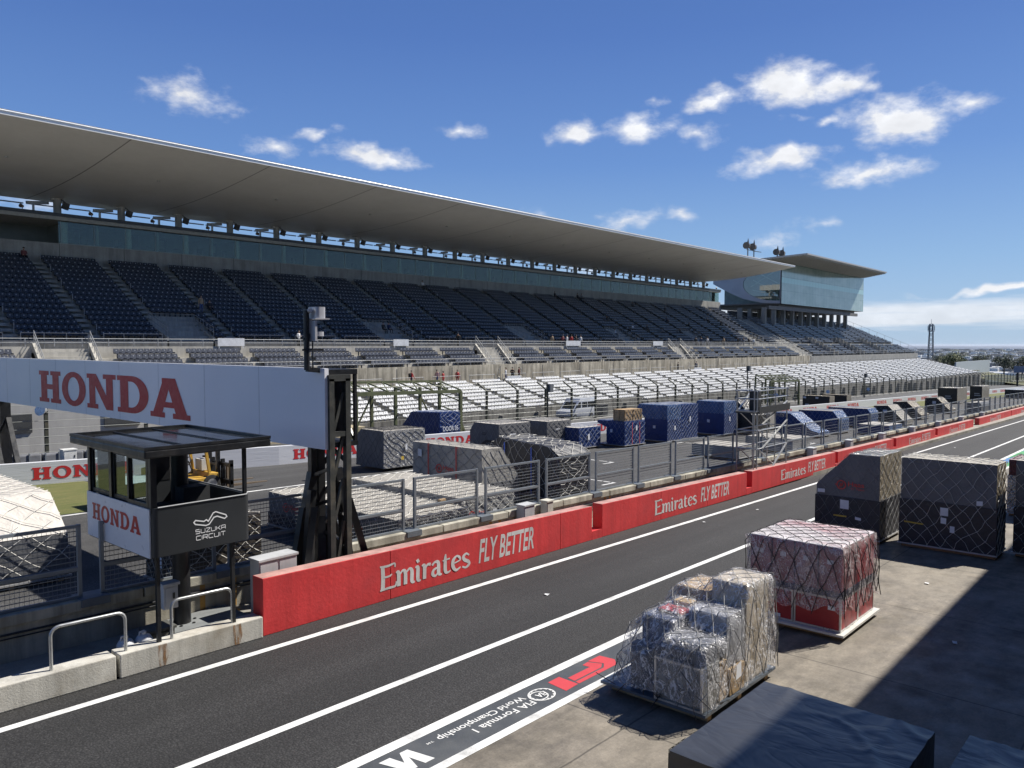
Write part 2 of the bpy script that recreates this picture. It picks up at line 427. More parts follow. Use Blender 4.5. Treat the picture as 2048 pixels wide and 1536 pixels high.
# broad-pen serif letters for the wall advert: centre lines with half-widths at each point
PEN = {
 'E': (0.72, [[(.12, 0.02, .09), (.14, .5, .085), (.12, 1.0, .08)], [(.0, 1.0, .035), (.35, .97, .05), (.66, 1.02, .035), (.68, .86, .03)], [(.14, .53, .04), (.42, .53, .04), (.54, .60, .025)], [(.0, .0, .03), (.36, .04, .05), (.68, .05, .045), (.74, .24, .025)]]),
 'm': (0.92, [[(.0, .60, .03), (.12, .58, .08), (.13, .0, .085)], [(.17, .48, .03), (.33, .63, .05), (.44, .5, .08), (.44, .0, .085)], [(.48, .48, .03), (.64, .63, .05), (.76, .5, .08), (.76, .06, .08), (.9, .0, .035)]]),
 'i': (0.32, [[(.0, .60, .03), (.13, .58, .08), (.13, .06, .08), (.27, .0, .035)], [(.07, .84, .08), (.19, .90, .08)]]),
 'r': (0.46, [[(.0, .60, .03), (.13, .58, .08), (.13, .0, .085)], [(.17, .44, .03), (.28, .60, .05), (.44, .58, .07)]]),
 'a': (0.60, [[(.06, .50, .05), (.2, .62, .05), (.38, .56, .08), (.40, .08, .085), (.56, .0, .035)], [(.36, .36, .03), (.14, .28, .06), (.09, .1, .075), (.22, .0, .05), (.36, .12, .03)]]),
 't': (0.46, [[(.16, .86, .03), (.14, .62, .075), (.14, .12, .085), (.26, .0, .05), (.42, .06, .03)], [(.0, .58, .03), (.38, .62, .035)]]),
 'e': (0.56, [[(.12, .33, .03), (.46, .42, .035), (.44, .56, .06), (.28, .64, .045), (.10, .48, .08), (.09, .2, .085), (.26, .0, .06), (.50, .1, .03)]]),
 's': (0.50, [[(.42, .54, .04), (.26, .64, .05), (.10, .52, .075), (.18, .36, .08), (.36, .26, .08), (.42, .12, .07), (.24, .0, .05), (.04, .08, .04)]]),
}
def pen_word(word):
    vs, fs, x = [], [], 0
    lift = 0
    for ch in word:
        w, lines = PEN[ch]
        for ln in lines:
            pts = []
            for i in range(len(ln) - 1):       # subdivide with a smooth spline
                p0 = ln[max(i - 1, 0)]; p1 = ln[i]; p2 = ln[i + 1]; p3 = ln[min(i + 2, len(ln) - 1)]
                for k in range(5):
                    t = k / 5
                    pts.append([0.5 * ((2 * p1[j]) + (-p0[j] + p2[j]) * t + (2 * p0[j] - 5 * p1[j] + 4 * p2[j] - p3[j]) * t * t + (-p0[j] + 3 * p1[j] - 3 * p2[j] + p3[j]) * t ** 3) for j in range(3)])
            pts.append(list(ln[-1]))
            o = len(vs); n = len(pts)
            for i, p in enumerate(pts):
                a, b = pts[max(i - 1, 0)], pts[min(i + 1, n - 1)]
                d = Vector((b[0] - a[0], b[1] - a[1])); d = d.normalized() if d.length else Vector((1, 0))
                r = max(0.02, p[2])
                vs.append((p[0] + x - d.y * r, p[1] + d.x * r, lift)); vs.append((p[0] + x + d.y * r, p[1] - d.x * r, lift))
            fs += [(o + 2 * i, o + 2 * i + 1, o + 2 * i + 3, o + 2 * i + 2) for i in range(n - 1)]
            lift = (lift + 0.0012) % 0.006
        x += w
    return vs, fs
# ================================================================== SETTING: ground, tracks, terrain, sea
def asphalt(name, base, fine=0.35, patch=None, tint=(1, 1, 1), rough=0.82):
    if name in MATS: return MATS[name]
    m = bpy.data.materials.new(name); m.use_nodes = True
    t = NT(m.node_tree); b = t.n['Principled BSDF']
    co = t.n.new('ShaderNodeTexCoord').outputs['Object']
    g = t.ramp(t.noise(co, 24, 3, 0.8), 0.28, 0.72, 1 - fine, 1 + fine)
    vo = t.n.new('ShaderNodeTexVoronoi'); vo.inputs['Scale'].default_value = 26; t.l.new(co, vo.inputs['Vector'])
    g = t.math('MULTIPLY', g, t.ramp(vo.outputs['Distance'], 0.0, 0.55, 1.9, 0.72))
    lanes = t.noise(t.vec('MULTIPLY', co, (0.03, 0.9, 1)), 1.0, 4, 0.6)
    g = t.math('MULTIPLY', g, t.ramp(lanes, 0.35, 0.68, 0.78, 1.24))
    g = t.math('MULTIPLY', g, t.ramp(t.noise(co, 0.22, 5, 0.6), 0.3, 0.7, 0.86, 1.14))
    v = t.vec('SCALE', t.comb(*[base * k for k in tint])); t.put(v.node.inputs['Scale'], g)
    if patch:
        v = t.mix(t.ramp(t.noise(co, 0.5, 6, 0.7), 0.55, 0.75, 0, 0.7), v, patch)
    t.l.new(v, b.inputs['Base Color']); b.inputs['Roughness'].default_value = rough
    bn = t.n.new('ShaderNodeBump'); bn.inputs['Strength'].default_value = 0.6; bn.inputs['Distance'].default_value = 0.012
    t.l.new(vo.outputs['Distance'], bn.inputs['Height']); t.l.new(bn.outputs[0], b.inputs['Normal'])
    MATS[name] = m
    return m
def paving(name):
    """trowelled concrete apron: stains, scuffs and sawn joints every 5 m"""
    m = bpy.data.materials.new(name); m.use_nodes = True
    t = NT(m.node_tree); b = t.n['Principled BSDF']
    co = t.n.new('ShaderNodeTexCoord').outputs['Object']
    g = t.ramp(t.noise(t.vec('MULTIPLY', co, (0.45, 1.2, 1)), 0.9, 6, 0.68), 0.3, 0.7, 0.72, 1.22)
    g = t.math('MULTIPLY', g, t.ramp(t.noise(co, 22, 3, 0.7), 0.3, 0.7, 0.86, 1.12))
    g = t.math('MULTIPLY', g, t.ramp(t.noise(co, 2.8, 6, 0.75), 0.35, 0.6, 0.78, 1.06))
    xyz = t.xyz(t.vec('ADD', co, t.vec('MULTIPLY', t.noise(co, 1.2, 3, 0.6, col=True), (0.05, 0.05, 0))))
    jx = t.math('ABSOLUTE', t.math('SUBTRACT', t.math('FRACT', t.math('MULTIPLY_ADD', xyz[0], 1 / 5.2, 0.35)), 0.5))
    jy = t.math('ABSOLUTE', t.math('SUBTRACT', t.math('FRACT', t.math('MULTIPLY_ADD', xyz[1], 1 / 5.2, 0.12)), 0.5))
    j = t.math('MINIMUM', t.ramp(jx, 0.0015, 0.005, 0.42, 1.0), t.ramp(jy, 0.0015, 0.005, 0.42, 1.0))
    g = t.math('MULTIPLY', g, j)
    oil = t.math('MULTIPLY', t.ramp(t.noise(co, 0.55, 6, 0.7), 0.48, 0.66, 1.0, 0.58), t.ramp(t.noise(t.vec('MULTIPLY', co, (.25, 1, 1)), 0.8, 5, 0.75), 0.5, 0.62, 1.0, 0.74))
    g = t.math('MULTIPLY', g, oil)
    v = t.vec('SCALE', t.comb(0.235, 0.205, 0.163)); t.put(v.node.inputs['Scale'], g)
    t.l.new(v, b.inputs['Base Color'])
    t.l.new(t.ramp(t.noise(co, 1.6, 5), 0.35, 0.65, 0.55, 0.85), b.inputs['Roughness'])
    bn = t.n.new('ShaderNodeBump'); bn.inputs['Strength'].default_value = 0.35; bn.inputs['Distance'].default_value = 0.01
    t.l.new(t.noise(co, 30, 4, 0.7), bn.inputs['Height']); t.l.new(bn.outputs[0], b.inputs['Normal'])
    return m
def grassy(name, a, bcol, sc=1.2):
    m = bpy.data.materials.new(name); m.use_nodes = True
    t = NT(m.node_tree); b = t.n['Principled BSDF']
    co = t.n.new('ShaderNodeTexCoord').outputs['Object']
    v = t.mix(t.ramp(t.noise(t.vec('MULTIPLY', co, (0.5, 2.2, 1)), sc, 6, 0.7), 0.35, 0.65), a, bcol)
    v2 = t.vec('SCALE', v); t.put(v2.node.inputs['Scale'], t.ramp(t.noise(co, sc * 20, 3, 0.7), 0.3, 0.7, 0.65, 1.35))
    t.l.new(v2, b.inputs['Base Color']); b.inputs['Roughness'].default_value = 0.9
    bn = t.n.new('ShaderNodeBump'); bn.inputs['Strength'].default_value = 0.8; bn.inputs['Distance'].default_value = 0.05
    t.l.new(t.noise(co, sc * 18, 3, 0.7), bn.inputs['Height']); t.l.new(bn.outputs[0], b.inputs['Normal'])
    return m
def sheet(name, x0, x1, y0, y1, dz, mat, mb=None):
    """flat strip lying on the sloping circuit plane; y0/y1 may be (start, end) pairs"""
    mb2 = mb or MB()
    a, b = (y0 if isinstance(y0, tuple) else (y0, y0)); c, d = (y1 if isinstance(y1, tuple) else (y1, y1))
    mb2.quad((x0, a, hg(x0) + dz), (x1, b, hg(x1) + dz), (x1, d, hg(x1) + dz), (x0, c, hg(x0) + dz))
    if mb is None: return struct(mb2.build(name, mat, fix=False))
white_paint = M('white road paint', (0.72, 0.72, 0.70), 0.7, var=0.10, vs=2.5, fine=0.25, dirt=(0.22, 0.22, 0.21, 0.65))
pit_asph = asphalt('pit lane asphalt', 0.026, fine=.75, tint=(1.0, 0.98, 0.97))
trk_asph = asphalt('main track asphalt', 0.062, tint=(1.0, 0.985, 0.97))
gnd_asph = asphalt('service road asphalt', 0.075)
conc_w = M('walkway concrete', (0.30, 0.28, 0.24), 0.8, var=0.25, vs=1.2, fine=0.12, dirt=(0.10, 0.095, 0.085, 0.7), bump=0.3)
sheet('pit_lane', -30, 335, 9.4, 15.72, 0.0, pit_asph)
sheet('paddock_paving', -30, 335, -6, 9.4, 0.0, paving('paddock concrete'))
sheet('main_track', -60, 335, 17.9, 41.0, 0.0, trk_asph)
sheet('ground', -60, 335, 41.0, 120.0, 0.0, gnd_asph)
sheet('ground', -60, 335, -60.0, -6.0, 0.0, gnd_asph)
struct(MB().box(-30, 335, 15.9, 17.45, hg(-30) - 0.4, hg(-30) + 0.14, sl=-SLOPE).build('walkway', conc_w))
struct(MB().box(-30, 335, 17.45, 17.9, hg(-30) - 0.4, hg(-30) + 0.02, sl=-SLOPE).build('walkway', conc_w))
# painted lines of the pit lane
sheet('lane_marking', -30, 335, 14.62, 14.80, 0.004, white_paint)
sheet('lane_marking', -30, 335, 11.28, 11.46, 0.004, white_paint)
band = M('grey border paint', (0.060, 0.066, 0.072), 0.6, var=0.12, vs=1.5, fine=0.15, dirt=(0.16, 0.16, 0.155, 0.35))
sheet('border_marking', -30, 46.0, 8.62, 9.44, 0.004, band)
sheet('lane_marking', -30, 335, 9.44, 9.66, 0.008, white_paint)
sheet('lane_marking', -30, 335, 8.44, 8.62, 0.008, white_paint)
mg = bpy.data.materials.new('green and blue run-off paint'); mg.use_nodes = True
t_ = NT(mg.node_tree); co_ = t_.n.new('ShaderNodeTexCoord').outputs['Object']; x_ = t_.xyz(co_)
w_ = t_.math('SINE', t_.math('ADD', t_.math('MULTIPLY', x_[0], 0.55), t_.math('MULTIPLY', x_[1], 3.4)))
c_ = t_.mix(t_.ramp(w_, -0.05, 0.05), (0.05, 0.30, 0.10), (0.04, 0.16, 0.38))
t_.l.new(c_, t_.n['Principled BSDF'].inputs['Base Color']); t_.n['Principled BSDF'].inputs['Roughness'].default_value = 0.7
sheet('border_marking', 46.0, 200, 8.62, 9.44, 0.004, mg)
sheet('track_marking', -60, 335, 32.35, 32.52, 0.004, white_paint)
sheet('track_marking', -60, 335, 18.6, 18.75, 0.004, white_paint)
mb = MB()
for gx, gy in ((39.7, 26.6), (33.1, 22.1), (53.4, 27.0), (25.4, 26.6), (18.5, 22.0), (47, 22.1), (61, 22.1), (67.4, 26.6)):
    sheet('', gx, gx + 0.16, gy, gy + 2.6, 0.004, None, mb)
    sheet('', gx - 1.0, gx, gy, gy + 0.14, 0.004, None, mb); sheet('', gx - 1.0, gx, gy + 2.46, gy + 2.6, 0.004, None, mb)
struct(mb.build('track_marking', white_paint, fix=False))
grass1 = grassy('verge grass', (0.095, 0.115, 0.028), (0.16, 0.15, 0.05))
sheet('grass_verge', -60, 14.6, 32.7, 41.2, 0.006, grass1)
sheet('grass_verge', 84, 240, (29.9, 28.2), (36.2, 33.2), 0.006, grass1)
# terrain: circuit hill falling to the coastal plain
def terr(x, y):
    d = max(0.0, min(1.0, (x - 330) / 420)); d2 = max(0.0, min(1.0, (abs(y - 40) - 95) / 500))
    k = max(d, d2); k = k * k * (3 - 2 * k)
    low = -44 - 12 * max(0, min(1, (x - 900) / 7000))
    n = noise.noise(Vector((x / 260, y / 260, 3))) * 5 * k
    return (hg(min(x, 420)) - 0.12) * (1 - k) + low * k + n
xs = [-400, -120, -60, 0, 60, 120, 180, 240, 300, 340, 380, 420, 470, 520, 580, 650, 720, 800, 900, 1050, 1250, 1500, 1800, 2200, 2700, 3300, 4000, 5000, 6000, 7000, 8200]
ys = [-2500, -1500, -900, -500, -250, -100, -60, 0, 40, 80, 110, 140, 180, 230, 300, 400, 520, 700, 900, 1150, 1500, 2000, 2600, 3300, 4200, 5500]
struct(MB().grid(len(xs) - 1, len(ys) - 1, lambda i, j: (xs[i], ys[j], terr(xs[i], ys[j]))).build('terrain', grassy('plain vegetation', (0.022, 0.036, 0.016), (0.055, 0.062, 0.035), 0.012), smooth=60, fix=False))
struct(MB().quad((7600, -40000, -58), (120000, -60000, -58), (120000, 90000, -58), (7600, 40000, -58)).build('sea', M('sea water', (0.008, 0.022, 0.055), 0.5, var=0.1, vs=0.002), fix=False))
# far town: low roofs and dark woods on the plain, too many to count
rnd = random.Random(5)
mb = MB()
for i in range(3200):
    x = 620 * math.exp(rnd.random() * 2.45); y = x * (0.05 + 0.42 * rnd.random())
    s = 4 + 9 * rnd.random() + x * 0.002
    z = terr(x, y); h = 5 + 7 * rnd.random() + x * 0.0022
    mb.box(x, x + s, y, y + s * (0.8 + 1.5 * rnd.random()), z - 2, z + h, mi=rnd.choice((0, 0, 1, 1, 2)))
tag(mb.build('distant_town', [M('white roof', (0.80, 0.80, 0.79), 0.6), M('grey roof', (0.18, 0.19, 0.21), 0.6), M('tan wall', (0.30, 0.27, 0.23), 0.7)], fix=False), kind='stuff')
mb = MB()
ico = bmesh.new(); bmesh.ops.create_icosphere(ico, subdivisions=2, radius=1.0); ico.verts.index_update()
IV = [v.co.copy() for v in ico.verts]; IF = [tuple(v.index for v in f.verts) for f in ico.faces]; ico.free()
for i in range(900):
    x = 520 * math.exp(rnd.random() * 2.5); y = x * (0.04 + 0.44 * rnd.random())
    s = 6 + 10 * rnd.random() + x * 0.004; z = terr(x, y); sd = rnd.random() * 50
    mb.add([(x + v.x * s * 1.4, y + v.y * s * 1.6, z + (v.z * 0.8 + 0.25) * s * 0.5 * (1 + 0.7 * noise.noise(v * 2.2 + Vector((sd, 0, 0))))) for v in IV], IF)
tag(mb.build('distant_woods', M('far foliage', (0.018, 0.030, 0.014), 0.9, var=0.5, vs=0.08, bump=0.6, bs=0.3, bdist=1.0), smooth=180, fix=False), kind='stuff')

# ================================================================== GRANDSTANDS
conc = M('grandstand concrete', (0.34, 0.33, 0.30), 0.8, var=0.16, vs=0.8, fine=0.06, streak=0.25, bump=0.15)
conc_l = M('light concrete', (0.45, 0.43, 0.38), 0.8, var=0.14, vs=0.9, fine=0.06, streak=0.2)
conc_st = M('stained concrete', (0.48, 0.435, 0.34), 0.85, var=0.25, vs=0.7, streak=0.6, dirt=(0.24, 0.20, 0.14, 0.65))
conc_d = M('dark step concrete', (0.085, 0.085, 0.085), 0.85, var=0.25, vs=1.0)
galv = M('galvanised steel', (0.30, 0.31, 0.32), 0.6, metal=0.1, var=0.12, vs=4)
navy = M('navy seat plastic', (0.016, 0.019, 0.029), 0.40, var=0.2, vs=0.7)
greyseat = M('grey seat plastic', (0.075, 0.080, 0.095), 0.30, var=0.25, vs=0.7)
whiteseat = M('white seat plastic', (0.70, 0.70, 0.69), 0.45, var=0.10, vs=0.6)
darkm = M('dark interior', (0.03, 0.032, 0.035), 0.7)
blackp = M('black painted steel', (0.014, 0.015, 0.017), 0.38, var=0.3, vs=3, dirt=(0.05, 0.045, 0.04, 0.4))
def seat_shape():
    m = MB(); w = .235
    m.box(-w, w, -.22, .18, .38, .43)                                   # pan
    for s in (-1, 1): m.box(s * w - (.03 if s > 0 else 0), s * w + (.03 if s < 0 else 0), -.20, .2, .4301, .50)
    prof = [(.18, .40), (.235, .60), (.275, .80)]
    for k in range(2):
        (a, z0), (b, z1) = prof[k], prof[k + 1]
        wa, wb = (w, w) if k == 0 else (w, w * .86)
        vs = [(-wa, a, z0), (wa, a, z0), (wb, b, z1), (-wb, b, z1), (-wa, a + .05, z0), (wa, a + .05, z0), (wb, b + .04, z1), (-wb, b + .04, z1)]
        m.add(vs, [(0, 1, 2, 3), (5, 4, 7, 6), (1, 5, 6, 2), (4, 0, 3, 7)] + ([(3, 2, 6, 7)] if k else []))
    m.box(-.05, .05, -.02, .06, 0, .38)
    m.quad((-.05, .222, .62), (.05, .222, .62), (.05, .240, .71), (-.05, .240, .71), 1)
    return m
SEAT = seat_shape()
plate = M('seat number plate', (.30, .31, .33), .4)
sme = SEAT.build('seat', [navy, plate], fix=False); SEATME = sme.data; bpy.data.objects.remove(sme)
def seat_mesh(mat, k=1.0):
    me = SEATME.copy(); me.materials[0] = mat; me.name = 'seat'
    if k != 1.0:
        for v in me.vertices: v.co.z *= k; v.co.x *= .96
    return me
def put_seats(parent, places, mat, nmax=100, k=1.0):
    """the 100 seats nearest the camera are parts of their own, the rest one mass"""
    places = sorted(places, key=lambda p: p[0] ** 2 + p[1] ** 2 + p[2] ** 2 if p[0] > 8 else 1e9)
    me = seat_mesh(mat, k)
    vis = [p for p in places if p[3]] [:nmax]
    ids = set(id(p) for p in vis)
    for p in vis:
        o = bpy.data.objects.new('seat', me); COL.objects.link(o); o.parent = parent
        o.location = Vector(p[:3]) - parent.location
    m = MB()
    for p in places:
        if id(p) not in ids: m.add([(v[0] + p[0], v[1] + p[1], v[2] * k + p[2]) for v in SEAT.v], SEAT.f); m.m[-len(SEAT.f):] = SEAT.m
    tag(m.build('seats', [mat, plate], parent, fix=False), kind='stuff')
def rail(m, x0, x1, y, z, h=1.05, step=2.0, mids=2, r=.03):
    n = max(1, round((x1 - x0) / step))
    for i in range(n + 1):
        x = x0 + (x1 - x0) * i / n; m.bar((x, y, z), (x, y, z + h), r * 1.6)
    for k in range(mids + 1): m.tube([(x0, y, z + h * (1 - k / (mids + 1))), (x1, y, z + h * (1 - k / (mids + 1)))], r if k == 0 else r * .7, 5)
AISLE0, BAY = 25.5, 6.03
VOMS = [33.6, 57.7, 81.8, 105.9, 130.0, 154.1]
# ---- upper grandstand: two seating tiers, glazed boxes, roof
X0, X1 = 2.0, 166.0
gs = thing('grandstand', 'long grey concrete grandstand of navy seats under one white cantilever roof', 'grandstand', (84, 75, -9.9))
ROWS = [(68.0 + .84 * i, .35 + .456 * i) for i in range(17)]
m = MB()
prof = [(67.6, -9.5)]
for y, z in ROWS: prof += [(y - .42, z - .456 if y > 68 else -.3), (y - .42, z)]
prof += [(82.3, ROWS[-1][1]), (82.3, -9.5)]
def stepped(m, prof, x0, x1):
    for (a, b), (c, d) in zip(prof[:-1], prof[1:]): m.quad((x0, a, b), (x1, a, b), (x1, c, d), (x0, c, d))
    for x in (x0, x1):
        n = len(prof); m.add([(x, a, b) for a, b in prof], [tuple(range(n))])
stepped(m, prof, X0, X1)
m.build('upper_deck', conc, gs, fix=False)
seats = []
def in_vom(x, y): return any(abs(x - v) < 2.35 for v in VOMS) and y < 71.6
for y, z in ROWS:
    k = -4
    while AISLE0 + BAY * k < X1 - 3:
        xa = AISLE0 + BAY * k + .62
        for s in range(10):
            x = xa + .25 + s * .49
            if X0 + .3 < x < X1 - 1.2 and not in_vom(x, y): seats.append((x, y + .02, z, x > 24 and x / y < 1.0 and not (y < 72 and x < 27)))
        k += 1
put_seats(gs, seats, navy)
# stair treads in the aisles (half steps)
m = MB(); k = -4
while AISLE0 + BAY * k < X1 - 3:
    x = AISLE0 + BAY * k
    for y, z in ROWS[1:]:
        if x > X0 + 1 and not in_vom(x, y): m.box(x - .5, x + .5, y - .82, y - .421, z - .23, z - .22 + .001)
    k += 1
tag(m.build('aisle_steps', conc_l, gs), kind='stuff')
m = MB(); k = -4
while AISLE0 + BAY * k < X1 - 3:
    x = AISLE0 + BAY * k
    for y, z in ROWS[1::3]:
        if x > X0 + 1 and not in_vom(x, y): m.bar((x + .56, y, z), (x + .56, y, z + .95), .04)
    k += 1
tag(m.build('aisle_handrail', galv, gs), kind='stuff')
# walkway in front of the upper deck, its rail, vomitories
m = MB(); m.box(X0, X1, 66.32, 67.579, -.6, -.3); m.build('walkway_slab', conc_l, gs)
m = MB(); k = -4
while AISLE0 + BAY * k < X1 - 3:
    x = AISLE0 + BAY * k
    if x > X0 + 1 and not any(abs(x + 3 - v) < 3 for v in VOMS): m = MB(); rail(m, x + .6, x + BAY - .6, 67.5, -.3, 1.25, 1.9, 2, .026); m.build('upper_rail', galv, gs)
    k += 1
for vx in VOMS:
    m = MB()
    wedge = [(67.58, -.3), (71.4, -.3), (71.4, 2.0), (67.58, .70)]
    for xa, xb in ((vx - 2.2, vx - 2.04), (vx + 2.04, vx + 2.2)): m.prism(wedge, xa, xb, lambda p, x: (x, p[0], p[1]))
    m.box(vx - 2.039, vx + 2.039, 70.9, 71.38, 1.25, 2.0)
    vo = m.build('stair_entrance', conc, gs)
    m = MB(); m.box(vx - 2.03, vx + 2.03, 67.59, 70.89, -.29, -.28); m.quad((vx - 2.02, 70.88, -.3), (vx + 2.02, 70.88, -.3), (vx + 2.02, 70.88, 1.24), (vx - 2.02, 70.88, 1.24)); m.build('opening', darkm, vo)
    m = MB(); zz = lambda y: .70 + (y - 67.58) * .3403
    for s in (-2.12, 2.12):
        for q in range(7): y = 67.7 + q * .6; m.bar((vx + s, y, zz(y)), (vx + s, y, zz(y) + .9), .03)
        for hh in (.9, .45): m.tube([(vx + s, 67.6, zz(67.6) + hh), (vx + s, 71.4, zz(71.4) + hh)], .024, 5)
    for q in range(9): m.bar((vx - 2.1 + q * .525, 71.3, 2.0), (vx - 2.1 + q * .525, 71.3, 2.85), .025)
    m.tube([(vx - 2.1, 71.3, 2.85), (vx + 2.1, 71.3, 2.85)], .024, 5)
    m.build('handrail', galv, vo)
# middle tier
MROWS = [(62.95 + .86 * i, -2.42 + .44 * i) for i in range(4)]
m = MB(); prof = [(62.5, -7.5), (62.5, -2.42)]
for y, z in MROWS[1:]: prof += [(y - .43, z - .44), (y - .43, z)]
prof += [(66.3, MROWS[-1][1]), (66.3, -.12), (66.32, -.12), (66.319, -7.5)]
STAIRS = [22.6, 70.8, 117.0]
xx = [X0] + [q for s in STAIRS for q in (s - 2.2, s + 2.2)] + [X1 + 2]
for a, b in zip(xx[0::2], xx[1::2]): stepped(m, prof, a, b)
m.build('middle_deck', conc_l, gs, fix=False)
m = MB(); m.quad((X0, 62.44, -7.5), (X1 + 2, 62.44, -7.5), (X1 + 2, 62.44, -2.44), (X0, 62.44, -2.44)); m.box(X0, X1 + 2, 62.442, 62.6, -2.5, -2.30)
for a in range(5, 165, 8): m.box(a - .03, a + .03, 62.42, 62.439, -5, -2.5, 1)
m.build('stained_wall', [conc_st, conc_d], gs)
seats = []
for y, z in MROWS:
    k = -4
    while AISLE0 + BAY * k < X1 - 2:
        xa = AISLE0 + BAY * k + .62
        for s in range(10):
            x = xa + .25 + s * .49
            if X0 + .3 < x < X1 + 1 and not any(abs(x - q) < 3.0 for q in STAIRS): seats.append((x, y + .02, z, x > 26 and x / y < 1.2))
        k += 1
put_seats(gs, seats, greyseat)
m = MB(); rail(m, X0, X1 + 2, 66.31, -.12, .62, 2.0, 1, .03); m.build('middle_rail', galv, gs)
m = MB(); rail(m, X0, X1 + 2, 62.52, -2.3, .75, 2.0, 1, .028); m.build('lower_rail', galv, gs)
for sx in STAIRS:
    m = MB()
    for q in range(12):
        y = 62.45 + q * .32; z = -4.4 + q * .35
        m.box(sx - 1.8, sx + 1.8, y, y + .32, z - .6, z)
    for s in (-2.0, 2.0):
        m.add([(sx + s - .12, 62.3, -4.6), (sx + s - .12, 66.3, -.35), (sx + s - .12, 66.3, .15), (sx + s - .12, 62.3, -3.9), (sx + s + .12, 62.3, -4.6), (sx + s + .12, 66.3, -.35), (sx + s + .12, 66.3, .15), (sx + s + .12, 62.3, -3.9)],
              [(0, 1, 2, 3), (7, 6, 5, 4), (0, 4, 5, 1), (1, 5, 6, 2), (2, 6, 7, 3), (3, 7, 4, 0)])
    so = m.build('stair_flight', conc_l, gs)
    m = MB()
    for s in (-2.0, 2.0):
        for q in range(11): 
            y = 62.3 + q * .4; z = -3.9 + q * .405
            m.bar((sx + s, y, z), (sx + s, y, z + .95), .03)
        for hh in (.95, .55): m.tube([(sx + s, 62.3, -3.9 + hh), (sx + s, 66.3, .15 + hh)], .03, 5)
    m.build('handrail', galv, so)
# parapet, glazed boxes
m = MB(); m.box(X0, X1, 82.305, 82.6, 7.2, 9.72); m.box(X0, X1, 82.6, 90.0, 9.6, 9.71)
for a in range(4, 166, 6): m.box(a - .02, a + .02, 82.29, 82.304, 8.0, 9.8, 1)
m.build('parapet', [conc, conc_d], gs)
boxroof = M('box roof edge', (0.075, 0.085, 0.10), 0.5)
m = MB(); m.box(X0, X1 - .5, 81.9, 91.0, 12.24, 12.56); m.box(X0, X1 - .5, 82.0, 90.5, 11.90, 12.238, 1)
m.build('box_roof', [boxroof, M('soffit board', (0.42, 0.41, 0.38), 0.7)], gs)
m = MB(); inner = M('box interior wall', (0.22, 0.225, 0.20), 0.7, var=.2, vs=.4); 
m.quad((X0, 87.5, 9.715), (X1, 87.5, 9.715), (X1, 87.5, 11.88), (X0, 87.5, 11.88))
k = 0
while 28.7 + 3.02 * k < X1: m.box(28.7 + 3.02 * k, 28.78 + 3.02 * k, 83.2, 87.49, 9.715, 11.88); k += 1
m.build('box_partition', inner, gs)
m = MB(); k = 0
while 28.7 + 3.02 * k < X1: m.box(28.69 + 3.02 * k, 28.83 + 3.02 * k, 83.0, 83.19, 9.716, 11.879); k += 1
m.build('partition_edge', M('partition edge', (.50, .52, .50), .6), gs)
rnd = random.Random(3); m = MB()
for k in range(45):
    x = 30 + 3.02 * k
    if rnd.random() < .6: m.box(x + .4, x + 1.6, 87.3, 87.48, 9.72, 11.9)
    if rnd.random() < .7: m.box(x + .5, x + .95, 83.6, 84.1, 9.72, 10.7)
    if rnd.random() < .5: m.box(x + 1.4, x + 2.3, 84.4, 85.1, 10.5, 10.56); 
m.build('box_furniture', darkm, gs)
m = MB()
for k in range(45):
    x = 28.9 + 3.02 * k
    if rnd.random() < .55: m.box(x + .2 + rnd.random(), x + 1.5 + rnd.random() * 1.2, 87.25, 87.29, 10.6 + rnd.random() * .5, 11.6)
m.build('box_wall_panel', M('pale wall panel', (.40, .39, .34), .7), gs)
gbox = glass('corporate box glass', (0.78, 0.86, 0.78), .06, .86)
m = MB(); m.box(28.0, X1 - .6, 82.45, 82.47, 9.73, 11.88); m.build('box_window', gbox, gs)
m = MB(); k = 0
while 28.7 + 6.04 * k < X1: m.tube([(28.7 + 6.04 * k, 83.0, 9.72), (28.7 + 6.04 * k, 83.0, 11.88)], .3, 10); k += 1
m.build('box_post', M('pale green post', (0.60, 0.66, 0.64), 0.5), gs)
m = MB()
for k in range(46): m.bar((28.2 + 3.02 * k, 82.44, 9.73), (28.2 + 3.02 * k, 82.44, 11.88), .04)
m.box(28, X1 - .6, 82.40, 82.449, 9.72, 9.80); m.build('window_frame', M('pale frame', (0.35, 0.40, 0.38), .4), gs)
# roof
YF, YB, ZF, ZB = 62.3, 86.6, 16.2, 14.25
def under(y):
    t = (y - YF) / (YB - YF)
    return ZF - .35 + (ZB - ZF + .35) * t - .55 * math.sin(math.pi * t) * .9
roof_m = M('roof panel', (0.58, 0.565, 0.53), 0.42, var=.05, vs=.25, streak=.04)
m = MB(); ny = 10
RX0, RX1 = -14.0, 158.4
yy = [YF + (YB - YF) * j / ny for j in range(ny + 1)]
def rx1(y): return RX1 + 4.0 * (y - YF) / (YB - YF)
for j in range(ny):
    a, b = yy[j], yy[j + 1]
    m.quad((RX0, a, under(a)), (rx1(a), a, under(a)), (rx1(b), b, under(b)), (RX0, b, under(b)))
    m.quad((RX0, a, ZF + .05 - .03 * (a - YF)), (rx1(a), a, ZF + .05 - .03 * (a - YF)), (rx1(b), b, ZF + .05 - .03 * (b - YF)), (RX0, b, ZF + .05 - .03 * (b - YF)))
    for x1 in (0, 1):
        xa, xb = (RX0, RX0) if not x1 else (rx1(a), rx1(b))
        m.quad((xa, a, under(a)), (xb, b, under(b)), (xb, b, ZF + .05 - .03 * (b - YF)), (xa, a, ZF + .05 - .03 * (a - YF)))
m.quad((RX0, YB, under(YB)), (rx1(YB), YB, under(YB)), (rx1(YB), YB, ZF + .05 - .03 * (YB - YF)), (RX0, YB, ZF + .05 - .03 * (YB - YF)))
